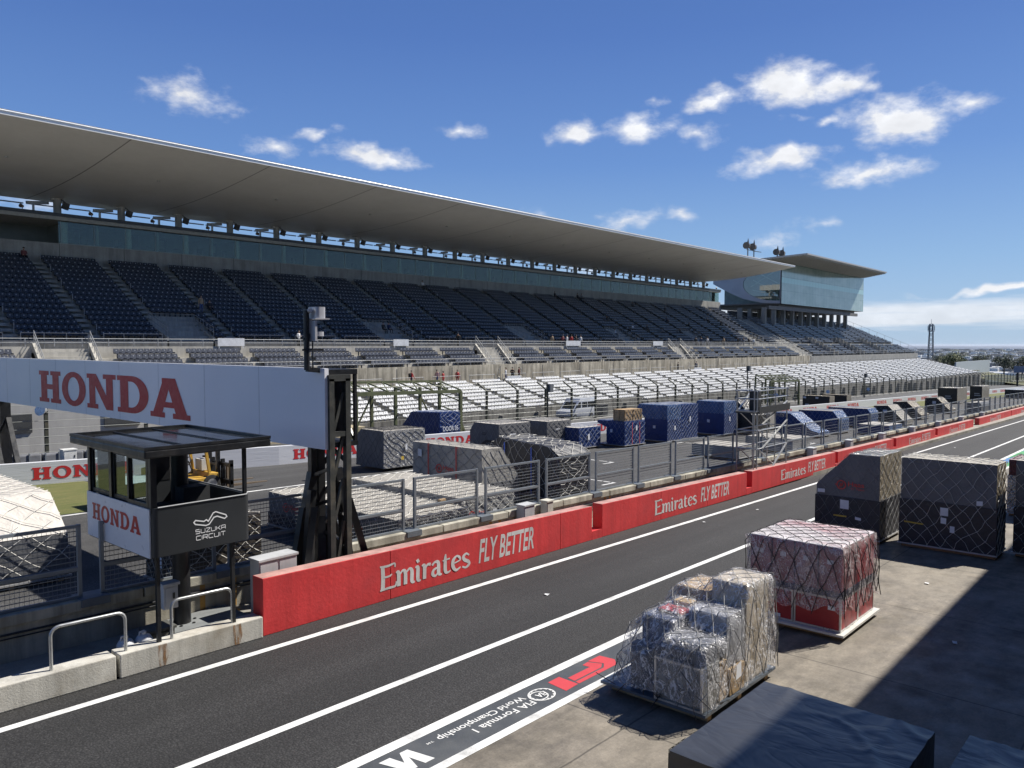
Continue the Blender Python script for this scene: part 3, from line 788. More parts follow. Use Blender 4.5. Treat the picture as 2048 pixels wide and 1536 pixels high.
ro = m.build('roof', roof_m, gs, smooth=30)
m = MB(); m.box(RX0, RX1, YF - .12, YF + .02, ZF - .37, ZF - .02); m.tube([(RX0, YF - .14, ZF - .1), (RX1, YF - .14, ZF - .1)], .05, 6)
m.build('fascia', M('bright fascia', (0.80, 0.80, 0.79), .35, var=.04), ro, smooth=40)
x = 2.5
while x < RX1:
    m = MB()
    for j in range(ny):
        a, b = yy[j], yy[j + 1]
        m.quad((x - .06, a, under(a) - .006), (x + .06, a, under(a) - .006), (x + .06, b, under(b) - .006), (x - .06, b, under(b) - .006))
    x += 12.0
    m.build('panel_joint', M('joint sealant', (0.22, 0.21, 0.20), .7), ro, fix=False)
m = MB(); x = 8.5
while x < RX1:
    m.tube([(x, 71, under(71) + .05), (x, 71, under(71) - .10)], .16, 8); x += 12.0
m.build('roof_fitting', M('fitting', (.42, .41, .38), .5), ro)
# short columns between box roof and main roof, with brackets, speakers, floodlights
colm = M('column paint', (0.52, 0.50, 0.46), .55, var=.08)
whitest = M('white painted steel', (0.74, 0.75, 0.76), .4, var=.05)
spk = M('speaker grey', (0.12, 0.12, 0.125), .6)
k = -4
while 28.55 + 6.04 * k < X1 - 2:
    x = 28.55 + 6.04 * k
    if x > 6:
        m = MB(); m.tube([(x, 84.2, 12.565), (x, 84.2, under(84.2) + .1)], .36, 12); m.box(x - .55, x + .55, 84.0, 84.5, under(84.2) - .16, under(84.2) + .05)
        m.box(x - .45, x + .45, 83.8, 84.6, 12.562, 12.7)
        c = m.build('roof_column', colm, gs, smooth=40)
        m = MB(); m.bar((x + .5, 83.75, 13.25), (x + .62, 83.55, 13.85), .42, .5); m.bar((x + .3, 84, 14.2), (x + .6, 83.7, 13.9), .08); m.build('loudspeaker', spk, c)
        m = MB(); m.bar((x - .4, 85.4, 13.95), (x - 2.6, 84.4, 13.6), .22, .30); m.bar((x - 2.0, 84.5, 12.565), (x - 2.0, 84.5, 13.6), .18); m.tube([(x - 2.4, 85.2, 13.62), (x + 3.4, 85.2, 13.62)], .07, 6)
        m.build('roof_brace', whitest, c)
        m = MB(); m.bar((x + 2.4, 82.2, 12.565), (x + 2.4, 82.2, 12.78), .06); m.tube([(x + 2.42, 82.1, 12.82), (x + 2.3, 82.35, 12.92)], [.13, .2], 8)
        m.build('floodlight', M('lamp housing', (.30, .22, .18), .35, metal=.5), c)
    k += 1
# ---- white lower terrace
lt = thing('lower_terrace', 'open lower terrace with rows of white bucket seats behind the catch fence', 'terrace', (150, 54, -10.0))
XA, XB = 38.6, 262.0
AW, BW = 62.35, 5.6
def nrows(x): return max(9, min(14, int(9 + (x - 58) / 26)))
cut = [XA]; 
for n in range(10, 15): cut.append(58 + (n - 9) * 26)
cut = [c for c in cut if c < XB] + [XB]
WR = lambda i: (60.9 - i * .95, -4.42 - .285 * i)
m = MB()
for a, b in zip(cut[:-1], cut[1:]):
    n = nrows((a + b) / 2); b2 = b
    prof = [(62.43, -4.42)]
    for i in range(n):
        y, z = WR(i); prof += [(y - .475, z), (y - .475, z - .285)]
    yf = prof[-1][0]; prof += [(yf - .5, prof[-1][1]), (yf - .5, hg(b2) - .3)]
    stepped(m, prof, a, b)
m.build('terrace_steps', M('terrace concrete', (0.10, 0.10, 0.095), .85, var=.3, vs=.8), lt, fix=False)
m = MB()
for a, b in zip(cut[:-1], cut[1:]):
    n = nrows((a + b) / 2); y, z = WR(n - 1); yf = y - .475 - .5
    m.box(a + .002, b - .002, yf - .26, yf - .02, hg(b) - .3, z - .285 + .45)
    x = a + 2
    while x < b: m.box(x, x + .5, yf - .7, yf - .261, hg(b) - .3, z - .3); x += 5.6
m.build('front_wall', M('weathered wall', (0.22, 0.21, 0.185), .85, var=.3, vs=.7, streak=.6), lt)
seats = []
k = -5
while AW + BW * k < XB:
    xa = AW + BW * k + .55
    for i in range(14):
        y, z = WR(i)
        for s in range(9):
            x = xa + .25 + s * .52
            # sloping end of the terrace
            if XA + .4 < x < XB - 9 + i * .8 and i < nrows(x): seats.append((x, y, z, x > 46))
    k += 1
put_seats(lt, seats, whiteseat, 100, .58)
m = MB(); k = -4
while AW + BW * k < XB - 12:
    x = AW + BW * k
    m = MB(); rail(m, x + .7, x + BW - .7, 61.75, -4.42, 1.0, 2.2, 1, .026); m.build('terrace_rail', galv, lt); k += 1
# ---- second stand beneath the glass building
g2 = thing('grandstand', 'sunlit end grandstand with grey seats below the glass suite building', 'grandstand', (200, 72, -11))
m = MB(); R2 = [(63.4 + .86 * i, -2.42 + .46 * i) for i in range(19)]
prof = [(62.9, -8.5), (62.9, -2.42)]
for y, z in R2[1:]: prof += [(y - .43, z - .46), (y - .43, z)]
prof += [(84, R2[-1][1]), (84, -9)]
def xend(z): return 240 + (6 - z) * 1.9
mm = []
for (a, b), (c, d) in zip(prof[:-1], prof[1:]):
    m.quad((170, a, b), (xend(max(b, -2.42)), a, b), (xend(max(d, -2.42)), c, d), (170, c, d))
m.add([(170, a, b) for a, b in prof], [tuple(range(len(prof)))]); m.add([(xend(max(b, -2.42)), a, b) for a, b in prof], [tuple(range(len(prof)))])
m.build('upper_deck', conc, g2, fix=False)
seats = []
for i, (y, z) in enumerate(R2):
    if i == 5: continue
    x = 172.0
    while x < xend(z) - 1:
        if (x - 172) % 7.2 > 1.0: seats.append((x, y + .02, z, x < 200))
        x += .5
put_seats(g2, seats, greyseat, 60)
for xs_ in (186, 205, 224):
    m = MB()
    for q in range(8):
        y, z = R2[q]; m.box(xs_ - 1.5, xs_ - 1.35, y - .42, y + .43, z - .4, z + 1.05)
    m.build('stair_wall', conc_l, g2)
    m = MB()
    for q in range(8): y, z = R2[q]; m.box(xs_ + 1.35, xs_ + 1.5, y - .42, y + .43, z - .4, z + 1.05)
    m.build('stair_wall', conc_l, g2)
m = MB()
rail(m, 170, xend(-2.4), 63.0, -2.42, .95, 2.5, 1, .03)
for i in range(0, 18, 2):
    (y, z), (y2, z2) = R2[i], R2[i + 1 if i == 17 else i + 2 if i + 2 < 19 else 18]
    m.bar((xend(z) - .2, y, z), (xend(z) - .2, y, z + 1.6), .06); m.tube([(xend(z) - .2, y, z + 1.6), (xend(z2) - .2, y2, z2 + 1.6)], .035, 5)
m.build('end_rail', galv, g2)
m = MB(); m.box(166.3, 168.0, 64, 82, -9, -2.5)
for q in range(19):
    y, z = R2[q]; m.box(166.3, 169.9, y - .43, y + .43, -9, z - .1)
m.build('end_stair', conc_l, g2)
m = MB()
for q in range(0, 19):
    y, z = R2[q]; m.bar((169.7, y, z), (169.7, y, z + 1.1), .04); m.bar((166.6, y, z), (166.6, y, z + 1.1), .04)
for hh in (1.1, .6):
    for x in (166.6, 169.7): m.tube([(x, R2[0][0], R2[0][1] + hh), (x, R2[-1][0], R2[-1][1] + hh)], .03, 5)
m.build('stair_rail', galv, g2)
# ---- glass suite building on stilts
gb = thing('suite_building', 'glass fronted suite building on stilts with oval side window and louvred flat roof', 'building', (209, 80, 9.6))
GX0, GX1, GY, GZ0, GZ1 = 179.5, 239.0, 73.6, 9.7, 19.3
gmat = bpy.data.materials.new('pale green curtain wall'); gmat.use_nodes = True
t = NT(gmat.node_tree); b = t.n['Principled BSDF']
co = t.n.new('ShaderNodeTexCoord').outputs['Object']; q = t.xyz(co)
fx = t.math('ABSOLUTE', t.math('SUBTRACT', t.math('FRACT', t.math('MULTIPLY', q[0], 1 / 1.98)), .5))
fz = t.math('ABSOLUTE', t.math('SUBTRACT', t.math('FRACT', t.math('MULTIPLY', q[2], 1 / 3.2)), .5))
line = t.math('MAXIMUM', t.ramp(fx, .478, .492), t.ramp(fz, .488, .496))
c0 = t.mix(t.ramp(t.noise(t.vec('MULTIPLY', co, (.25, .25, .5)), 1, 3), .35, .65), (0.32, 0.42, 0.385), (0.45, 0.54, 0.50))
bandz = t.math('MULTIPLY', t.ramp(q[2], 5.0, 5.06), t.ramp(q[2], 6.2, 6.26, 1, 0))
c0 = t.mix(t.math('MULTIPLY', bandz, .9), c0, (0.44, 0.66, 0.63))
t.l.new(t.mix(line, c0, (0.10, 0.17, 0.17)), b.inputs['Base Color'])
b.inputs['Roughness'].default_value = .10; b.inputs['Specular IOR Level'].default_value = .9; b.inputs['Metallic'].default_value = .2
m = MB(); m.box(GX0, GX1, GY, GY + .25, GZ0 + .001, GZ1); m.box(GX1 - .25, GX1, GY + .25, 88, GZ0 + .001, GZ1)
m.build('glass_facade', gmat, gb)
clad = M('silver cladding', (0.36, 0.37, 0.42), .38, metal=.35, var=.06, vs=.3)
# side wall facing along the straight: cladding with a half oval window
pts = [(74.0, GZ0), (78.5, GZ0 + .35), (83, GZ0 + 1.4), (87, GZ0 + 3.2), (91, GZ0 + 5.4), (91, GZ1), (74.0, GZ1)]
ell = [(GY + .4 + 9.2 * math.cos(R(a)), 14.6 + 4.2 * math.sin(R(a))) for a in range(-90, 91, 10)]
vs, fs = shape_mesh([[(GY + .002, GZ0)] + pts[1:6] + [(GY + .002, GZ1)], [(GY + .4, 10.4)] + ell[1:-1] + [(GY + .4, 18.8)]])
m = MB(); m.add([(GX0, v[0], v[1]) for v in vs], fs)
vs2, fs2 = vs, fs
for k in range(16): m.box(GX0 - .02, GX0 + .0, 84 + k * .45 - .01, 84 + k * .45 + .01, GZ0 + 2 + k * .3, GZ1 - .1)
m.build('side_cladding', clad, gb, fix=False)
m = MB(); m.add([(GX0 + .15, y, z) for y, z in ell], [tuple(range(len(ell)))]); m.build('oval_window', glass('suite side glass', (.55, .75, .70), .22, .75), gb, fix=False)
m = MB(); m.box(GX0 + 4.2, GX0 + 4.5, 74.2, 90, 10.02, 19.3)
m.build('inner_wall', M('suite inner wall', (.22, .29, .28), .6, var=.3, vs=.5), gb)
m = MB()
for a, bq in (((74.6, 12.2), (81, 15.6)), ((74.6, 14.4), (80, 17.4)), ((76, 17.2), (81.5, 14)), ((75, 11.8), (81, 13.2))): m.bar((GX0 + .8, a[0], a[1]), (GX0 + .8, bq[0], bq[1]), .22)
for y in (75, 76.5, 78): m.bar((GX0 + .9, y, 10.5), (GX0 + .9, y, 14.2), .3)
m.build('inner_stair', M('stair white', (.55, .6, .58), .5), gb)
m = MB(); m.box(GX0 + .05, GX1 - .01, GY + .3, 91, GZ0 - .02, GZ0 + .3); m.box(GX0 + 2, GX1 - 3, GY + 1.5, 90, GZ0 - .9, GZ0 - .03)
m.box(171, 232, 72.9, 73.4, 8.1, 8.9); m.build('floor_slab', M('floor slab', (.16, .155, .15), .7), gb)
for k in range(11):
    for y in (76.0, 82.0): m = MB(); m.box(176 + k * 5.6, 176.9 + k * 5.6, y, y + .9, 2.0, GZ0 - .9); m.build('stilt', conc, gb)
m = MB(); m.box(174, 238, 84.2, 84.5, 5.5, 8.2); m.build('back_wall', conc_d, gb)
# louvred roof plane
m = MB()
rp = [(170.5, 64.3), (228.5, 64.4), (240.5, 74), (244, 92), (178, 92)]
vs = [(x, y, 19.62) for x, y in rp] + [(x, y, 19.95) for x, y in rp]; n = 5
m.add(vs, [(4, 3, 2, 1, 0), (5, 6, 7, 8, 9)] + [(i, (i + 1) % n, n + (i + 1) % n, n + i) for i in range(n)])
rf = m.build('roof', M('roof metal', (.40, .39, .37), .45), gb)
m = MB()
for k in range(14):
    y = 64.8 + k * .66; t = (y - 64.3) / 9.7
    m.box(170.9 + t * 2.5, 228.0 + t * 11.6, y, y + .16, 19.36, 19.615)
m.build('louvre', M('louvre blade', (.36, .35, .33), .5), rf)
# ================================================================== PIT WALL
redp = M('red wall paint', (0.66, 0.048, 0.050), 0.6, var=0.10, vs=0.9, fine=0.05, streak=0.20, dirt=(0.40, 0.04, 0.045, 0.5), bump=0.35, bs=9)
adwhite = M('advert white', (0.66, 0.64, 0.62), 0.6, var=.12, vs=3, streak=.2)
def wy(x): return 15.47 + (x - 9.2) * 0.0125
HW = [(9.2, 1.30), (21, 1.19), (35, 1.05), (48, .97), (73, .88), (110, .82), (200, .8)]
def wh(x):
    for (a, h), (b, g) in zip(HW[:-1], HW[1:]):
        if x <= b: return h + (g - h) * (x - a) / (b - a)
    return .8
em = fit(pen_word('Emirates'), 1.0, 1.0); fb = fit(text_mesh('FLY BETTER', bold=.018, space=1.0), 1.0, 1.0)
def wall_block(m, x0, x1, h0, h1, th=.42, n=None):
    y0, y1 = wy(x0), wy(x1)
    vs = [(x0, y0, hg(x0)), (x1, y1, hg(x1)), (x1, y1 + th, hg(x1)), (x0, y0 + th, hg(x0)), (x0, y0, hg(x0) + h0), (x1, y1, hg(x1) + h1), (x1, y1 + th, hg(x1) + h1), (x0, y0 + th, hg(x0) + h0)]
    m.add(vs, [(3, 2, 1, 0), (4, 5, 6, 7), (0, 1, 5, 4), (1, 2, 6, 5), (2, 3, 7, 6), (3, 0, 4, 7)])
SEGS = [(9.2, 22.04, 'first red wall block starting beside the black timing booth'), (22.65, 34.8, 'second red wall block, between the wall notch and the scaffold tower'),
        (35.4, 47.3, 'third red wall block, just past the scaffold tower'), (47.75, 59.7, 'fourth red wall block, half hidden by the nearer grey crate'),
        (60.4, 72.3, 'fifth red wall block, whose advert shows just above the grey crates'), (73.1, 88.2, 'sixth red wall block with a small slot near its far end'),
        (91.2, 111, 'seventh red wall block, right after the wide gap in the wall'), (111.4, 136, 'eighth and farthest red wall block, at the photo edge')]
grey_ad = M('faded advert white', (0.56, 0.52, 0.52), .6, var=.12, vs=3)
for i, (x0, x1, lab) in enumerate(SEGS):
    t = thing('pit_wall_block', lab, 'wall', (x0, wy(x0), hg(x0)), 'red pit wall blocks with airline adverts')
    m = MB()
    parts = [x0, 12.9, 20.2, x1] if i == 0 else [x0, x0 + (x1 - x0) * .34, x0 + (x1 - x0) * .67, x1]
    if i == 5: parts = [x0, 84.9, x1]
    for a, b in zip(parts[:-1], parts[1:]):
        wall_block(m, a + .008, b - .008, wh(a), wh(b))
    m.build('wall_panel', redp, t, bevel=.012)
    if i in (0, 1, 2, 3, 4): 
        m = MB(); nx = SEGS[i + 1][0]
        wall_block(m, x1, nx, .30, .30); m.build('low_step', redp, t)
    m = MB(); wall_block(m, x0 + .02, x1 - .02, 0, 0, .40)
    m = MB(); a, b = x0 + .02, x1 - .02
    vs = [(a, wy(a) + .02, hg(a) + wh(a) + .002), (b, wy(b) + .02, hg(b) + wh(b) + .002), (b, wy(b) + .41, hg(b) + wh(b) + .002), (a, wy(a) + .41, hg(a) + wh(a) + .002)]
    m.add(vs, [(0, 1, 2, 3)]); m.build('wall_top', M('bare wall top', (.42, .24, .21), .8, var=.35, vs=2), t, fix=False)
    # lettering
    L = x1 - x0
    if i == 0: ax, bx, cx, dx = 12.55, 15.9, 16.25, 18.8
    else: ax = x0 + L * .30; bx = ax + 3.5; cx = bx + .35; dx = cx + 2.75
    m = MB(); mid = (ax + dx) / 2; h = wh(mid)
    rt = Vector((1, .0125, -SLOPE)).normalized()
    def base(x, dz): return (x, wy(x) - .004, hg(x) + dz)
    lay(m, fit(em, bx - ax, h * .56), base(ax, h * .20), rt, (0, 0, 1))
    vf = fit(fb, dx - cx, h * .56); vf = ([(v[0] + v[1] * .12, v[1]) for v in vf[0]], vf[1])
    lay(m, vf, base(cx, h * .235), rt, (0, 0, 1))
    m.build('lettering', adwhite if i < 3 else grey_ad, t, fix=False)
# low pale kerb wall before the red blocks
kerbc = M('whitewashed concrete', (0.58, 0.56, 0.50), .8, var=.16, vs=1.3, streak=.35, dirt=(.25, .21, .15, .7), bump=.3)
rust = M('rust stain', (0.30, 0.15, 0.055), .85, var=.5, vs=6, transp=.5)
rt_ = NT(rust.node_tree); mx_ = [n for n in rt_.n if n.type == 'MIX_SHADER'][0]; cr_ = rt_.n.new('ShaderNodeTexCoord').outputs['Object']
rt_.l.new(rt_.ramp(rt_.noise(rt_.vec('MULTIPLY', cr_, (16, 16, 2.2)), 1.0, 4, .65), .40, .62, .25, 1.0), mx_.inputs[0])
for i, (x0, x1, lab) in enumerate(((-8, 1.4, 'nearest length of low whitewashed kerb wall, at the photo edge'), (1.42, 6.05, 'low whitewashed kerb wall length below the first steel hoop'), (6.08, 9.18, 'rust stained low kerb wall length under the booth posts'))):
    t = thing('kerb_wall', lab, 'wall', (x0, 15.4, hg(x0)), 'low kerb wall lengths')
    m = MB(); m.box(x0 + .02, x1 - .02, 15.40, 15.82, hg(x0), hg(x0) + .47, sl=-SLOPE); m.build('wall_panel', kerbc, t, bevel=.02)
    if i == 2:
        m = MB()
        for xx in (6.92, 8.54):
            m.add([(xx - .09, 15.396, hg(xx) + .46), (xx + .09, 15.396, hg(xx) + .46), (xx + .12, 15.396, hg(xx) + .2), (xx + .06, 15.396, hg(xx) + .02), (xx - .06, 15.396, hg(xx) + .02), (xx - .09, 15.396, hg(xx) + .25)], [(0, 1, 2, 3, 4, 5)])
        m.build('rust_streak', rust, t, fix=False)
hoopm = M('hoop steel', (0.45, 0.46, 0.46), .4, metal=.7, var=.15)
for x0, x1, lab in ((4.95, 6.27, 'steel tube hoop rail on the kerb wall, nearer to the photo edge'), (7.18, 8.51, 'steel tube hoop rail on the kerb wall between the booth posts')):
    m = MB(); z = hg(x0) + .47; y = 15.55; r = .16; top = z + .78
    pts = [(x0, y, z)] + [(x0 + r - r * math.cos(R(a)), y, top - r + r * math.sin(R(a))) for a in range(0, 91, 18)] + [(x1 - r + r * math.sin(R(a)), y, top - r + r * math.cos(R(a)) - .03) for a in range(0, 91, 18)] + [(x1, y, z - .03)]
    m.tube(pts, .032, 8); tag(m.build('hoop_rail', hoopm, smooth=60), lab, 'rail', 'steel hoop rails on the kerb wall')
# cream wall behind the walkway
cream = M('cream wall concrete', (0.50, 0.475, 0.39), .85, var=.22, vs=.9, streak=.45, dirt=(.22, .19, .14, .75), bump=.3)
capm = M('plinth steel', (0.13, 0.15, 0.17), .5, var=.2)
FY = 17.62
wt = thing('concrete_wall', 'long cream concrete wall carrying the grey mesh fence panels', 'wall', (50, FY, hg(50)))
def sbox(m, x0, x1, y0, y1, z0, z1, mi=0): m.box(x0, x1, y0, y1, hg(x0) + z0, hg(x0) + z1, mi, sl=-SLOPE)
m = MB(); sbox(m, -20, 200, 17.46, 17.84, .0, .86); wt_ = m.build('wall_body', cream, wt)
m = MB(); x = -20
while x < 200: sbox(m, x + .01, x + 3.02, 17.40, 17.90, .861, 1.08); x += 3.05
m.build('coping', cream, wt, bevel=.02)
m = MB(); m.tube([(-20, 17.43, hg(-20) + .70), (200, 17.43, hg(200) + .70)], .022, 6); m.tube([(-20, 17.44, hg(-20) + .62), (60, 17.44, hg(60) + .60)], .015, 5)
cp = []
for k in range(40): cp.append((13 + k * .9, 17.42, hg(13 + k * .9) + .66 - .13 * abs(math.sin(k * .9))))
m.tube(cp, .014, 5); m.build('cable', darkm, wt)
ochre = M('ochre road paint', (0.50, 0.28, 0.07), .7, var=.2, vs=4, dirt=(.35, .30, .22, .6))
m = MB()
for xa in (8.75, 9.55, 18.75, 19.2, 25.4, 25.75):
    m.quad((xa, 17.455, hg(xa) + .16), (xa + .13, 17.455, hg(xa) + .16), (xa + .13, 17.455, hg(xa) + .84), (xa, 17.455, hg(xa) + .84))
m.build('painted_stripe', ochre, wt, fix=False)
m = MB()
for a, b in (((8.75, 17.3), (9.25, 16.0)), ((9.5, 17.3), (9.2, 16.0)), ((9.6, 17.2), (8.6, 16.5)), ((8.5, 16.8), (9.2, 15.95))):
    d = Vector((b[0] - a[0], b[1] - a[1])).normalized() * .06; z = lambda p: hg(p[0]) + .146 + .004 * (a[0] - 8)
    m.quad((a[0] - d.y, a[1] + d.x, z(a)), (a[0] + d.y, a[1] - d.x, z(a)), (b[0] + d.y, b[1] - d.x, z(b)), (b[0] - d.y, b[1] + d.x, z(b)))
struct(m.build('walkway_marking', ochre, fix=False))
# steel posts plinths and mesh fence panels on the wall
fmet = M('grey painted steel', (0.21, 0.235, 0.26), .45, metal=.2, var=.12, vs=3)
wire = M('mesh wire', (0.20, 0.215, 0.23), .5, metal=.3)
ORD = ['first', 'second', 'third', 'fourth', 'fifth', 'sixth', 'seventh', 'eighth', 'ninth', 'tenth', 'eleventh', 'twelfth', 'thirteenth', 'fourteenth', 'fifteenth', 'sixteenth', 'seventeenth', 'eighteenth', 'nineteenth', 'twentieth']
ORD += ['twenty ' + q for q in ORD[:9]] + ['thirtieth'] + ['thirty ' + q for q in ORD[:9]] + ['fortieth'] + ['forty ' + q for q in ORD[:9]]
def fence_panel(name, x0, x1, lab, cell=.085):
    t = thing(name, lab, 'fence', (x0, FY, hg(x0) + 1.08), 'grey mesh fence panels on the cream wall')
    def P(x, z): return (x, FY, hg(x) + z)
    zb, zm, zt = 1.12, 1.72, 2.62
    m = MB(); m.bar(P(x0, zb), P(x1, zb), .06); m.bar(P(x0, zm), P(x1, zm), .065, .075); m.bar(P(x0, zt), P(x1, zt), .065, .065)
    m.build('frame_rail', fmet, t)
    for x in (x0, x1):
        m = MB(); m.bar(P(x, 1.08), P(x, zt + .04), .075, .075, upv=(0, 1, 0)); m.build('post', fmet, t)
    m = MB(); n = int((x1 - x0) / cell); w = .007
    for i in range(1, n):
        x = x0 + (x1 - x0) * i / n
        m.quad((x - w / 2, FY + .012, hg(x) + zb), (x + w / 2, FY + .012, hg(x) + zb), (x + w / 2, FY + .012, hg(x) + zt), (x - w / 2, FY + .012, hg(x) + zt))
    nz = int((zt - zb) / (cell * 1.25))
    for i in range(1, nz):
        z = zb + (zt - zb) * i / nz
        m.bar((x0, FY + .03, hg(x0) + z), (x1, FY + .03, hg(x1) + z), .012, .018)
    m.build('wire_mesh', wire, t, fix=False)
    m = MB(); sbox(m, x1 - .06, x1 + .52, 17.36, 17.94, .93, 1.105); m.build('plinth', capm, t, bevel=.01)
    return t
x = -3.2; k = 0
PX = [(-3.35, -.35), (.05, 2.95), (3.35, 6.2), (6.65, 9.2), (9.6, 12.2), (12.55, 15.16), (15.61, 18.32), (18.75, 21.51)]
x = 21.97
while x < 128: PX.append((x, x + 2.68)); x += 3.12
for i, (a, b) in enumerate(PX):
    if i < 2: lab = ('outermost' if i == 0 else 'second outermost') + ' grey mesh fence panel, near the white tarpaulin covered pallet'
    elif i == 2: lab = 'shaded grey mesh fence panel in front of the large white tarpaulin pallet'
    elif i == 3: lab = 'grey mesh fence panel directly behind the timing booth'
    elif i == 4: lab = 'grey mesh fence panel between timing booth and gantry tower'
    else: lab = ORD[i - 5] + ' grey mesh fence panel past the black gantry tower'
    fence_panel('mesh_fence', a, b, lab, .085 if b < 50 else .14)
# electrical cabinets and small gear on the walkway
cab = M('cabinet grey', (0.52, 0.53, 0.54), .5, var=.1, vs=2, streak=.2)
def cabinet(name, lab, x0, x1, y0, y1, z0, z1, mat=cab, cat='cabinet', doors=1):
    t = thing(name, lab, cat, ((x0 + x1) / 2, (y0 + y1) / 2, hg(x0) + z0))
    b = hg(x0)
    m = MB(); m.box(x0, x1, y0, y1, b + z0, b + z1 - .06); m.build('body', mat, t, bevel=.008)
    m = MB(); m.box(x0 - .03, x1 + .03, y0 - .04, y1 + .03, b + z1 - .06, b + z1); m.build('lid', mat, t, bevel=.008)
    for d in range(doors):
        a = x0 + (x1 - x0) * d / doors + .03; c = x0 + (x1 - x0) * (d + 1) / doors - .03
        m = MB(); m.box(a, c, y0 - .015, y0 - .002, b + z0 + .05, b + z1 - .1); dr = m.build('door', mat, t)
        m = MB(); m.box(c - .09, c - .05, y0 - .035, y0 - .016, b + (z0 + z1) / 2 - .06, b + (z0 + z1) / 2 + .06); m.build('handle', blackp, dr)
    return t
cabinet('electrical_cabinet', 'wide pale grey electrical cabinet behind the start of the red wall', 9.5, 10.5, 16.1, 16.5, .14, 1.55, doors=2)
cabinet('junction_box', 'small pale grey junction box fixed by the booth pole', 7.22, 7.52, 15.95, 16.15, .95, 1.5)
cabinet('electrical_cabinet', 'light grey box on the wall under the black netted crates, nearer one', 20.0, 20.55, 17.0, 17.35, .14, 1.3)
cabinet('electrical_cabinet', 'cream box on the wall just past the light grey box', 21.3, 21.65, 17.05, 17.35, .14, 1.28, M('cream paint', (.55, .53, .46), .6, var=.12))
for i, xq in enumerate((46.5, 53.2, 60.4, 68.5, 77, 86, 96)):
    cabinet('electrical_cabinet', ORD[i] + ' small grey cabinet on the cream wall beyond the scaffold tower', xq, xq + .6, 17.0, 17.36, .14, 1.2)
jm = M('milky jug plastic', (.55, .56, .58), .35, var=.1)
for i, (xj, yj) in enumerate(((6.45, 16.0), (6.82, 16.02))):
    m = MB(); z = hg(xj) + .14
    m.tube([(xj, yj, z), (xj, yj, z + .02), (xj, yj, z + .30), (xj, yj, z + .38), (xj, yj, z + .40), (xj, yj, z + .46)], [.15, .17, .17, .12, .05, .05], 12)
    m.tube([(xj - .1, yj, z + .34), (xj - .08, yj, z + .46), (xj + .02, yj, z + .47)], .02, 6)
    tag(m.build('water_jug', jm, smooth=50), ('left' if i == 0 else 'right') + ' white plastic jug standing behind the rust stained kerb wall', 'jug', 'white jugs by the booth')
cabinet('metal_box', 'dark metal equipment box on the ground at the booth pole foot', 7.0, 7.55, 16.2, 16.6, .14, .5, M('dark box', (.10, .10, .09), .6, var=.2), 'box')

# ================================================================== TIMING BOOTH
bt = thing('timing_booth', 'black timing booth on a pole with glass windows, white sign panel and black sign panel', 'booth', (8.1, 17.0, hg(8.1) + .14))
BX0, BX1, BY0, BY1 = 6.74, 8.84, 15.3, 18.5
bz0, bz1 = -4.2, -3.22
bw = M('booth white panel', (0.78, 0.78, 0.80), .35, var=.04)
bk = M('booth black panel', (0.028, 0.031, 0.034), .42, var=.12, vs=1.2)
m = MB(); r_ = .12
m.box(BX0, BX1, BY0 + .16, BY1, bz0 - .05, bz0 + .02)
m.build('floor', blackp, bt)
poly = [(BX0 + .0, BY0 + r_)] + [(BX0 + r_ - r_ * math.cos(R(a)), BY0 + r_ - r_ * math.sin(R(a))) for a in (30, 60, 90)] + [(BX1 - r_ + r_ * math.sin(R(a)), BY0 + r_ - r_ * math.cos(R(a))) for a in (0, 30, 60, 90)] + [(BX1, BY0 + .5), (BX1 - .05, BY0 + .5), (BX1 - .05, BY0 + .06), (BX0 + .05, BY0 + .06), (BX0 + .05, BY0 + r_)]
m = MB(); m.prism(poly, bz0, bz1, lambda p, z: (p[0], p[1], z)); m.box(BX1 - .05, BX1, BY0 + .5, BY1, bz0, bz1); m.box(BX0 + .2, BX1 - .05, BY1 - .05, BY1, bz0, bz1)
fp = m.build('front_panel', bk, bt, smooth=40)
m = MB(); m.tube([(BX0 + .1, BY0 - .005, bz1 + .012), (BX1 - .1, BY0 - .005, bz1 + .012), (BX1 + .0, BY0 + .12, bz1 + .012), (BX1 + .0, BY1, bz1 + .012)], .016, 6); m.build('trim_rail', galv, bt)
m = MB()
u = .11; o = (7.50, BY0 - .006, -3.98)
lay(m, fit(tech_word('SUZUKA', w=.2), .66, .098), (7.60, BY0 - .006, -3.875), (1, 0, 0), (0, 0, 1))
lay(m, fit(tech_word('CIRCUIT', w=.2), .64, .098), (7.61, BY0 - .006, -4.01), (1, 0, 0), (0, 0, 1))
trk = [(0, .52), (.04, .62), (.12, .60), (.44, .38), (.50, .50), (.46, .56), (.42, .50), (.39, .46), (.36, .26), (.05, .44)]
outline = [(.0, .50), (.05, .62), (.30, .46), (.37, .55), (.43, .42), (.58, .92), (.66, .98), (.97, .66), (1.0, .52), (.93, .42), (.70, .66), (.60, .62), (.46, .22), (.36, .16), (.04, .36)]
lay(m, stroke([(p[0] * .72, p[1] * .31) for p in outline], .026, True), (7.57, BY0 - .006, -3.78), (1, 0, 0), (0, 0, 1))
m.build('lettering', M('sign white', (.82, .82, .82), .5, var=.02), fp, fix=False)
m = MB(); m.box(BX0 - .03, BX0 - .002, BY0 + .10, BY1, bz0 - .02, bz1 - .02)
wp_ = m.build('sign_panel', bw, bt)
m = MB(); lay(m, fit(slab_word('HONDA'), 2.42, .37), (BX0 - .034, BY1 - .30, bz0 + .38), (0, -1, 0), (0, 0, 1))
m.build('lettering', M('sign red', (0.50, 0.035, 0.025), .5, var=.03), wp_, fix=False)
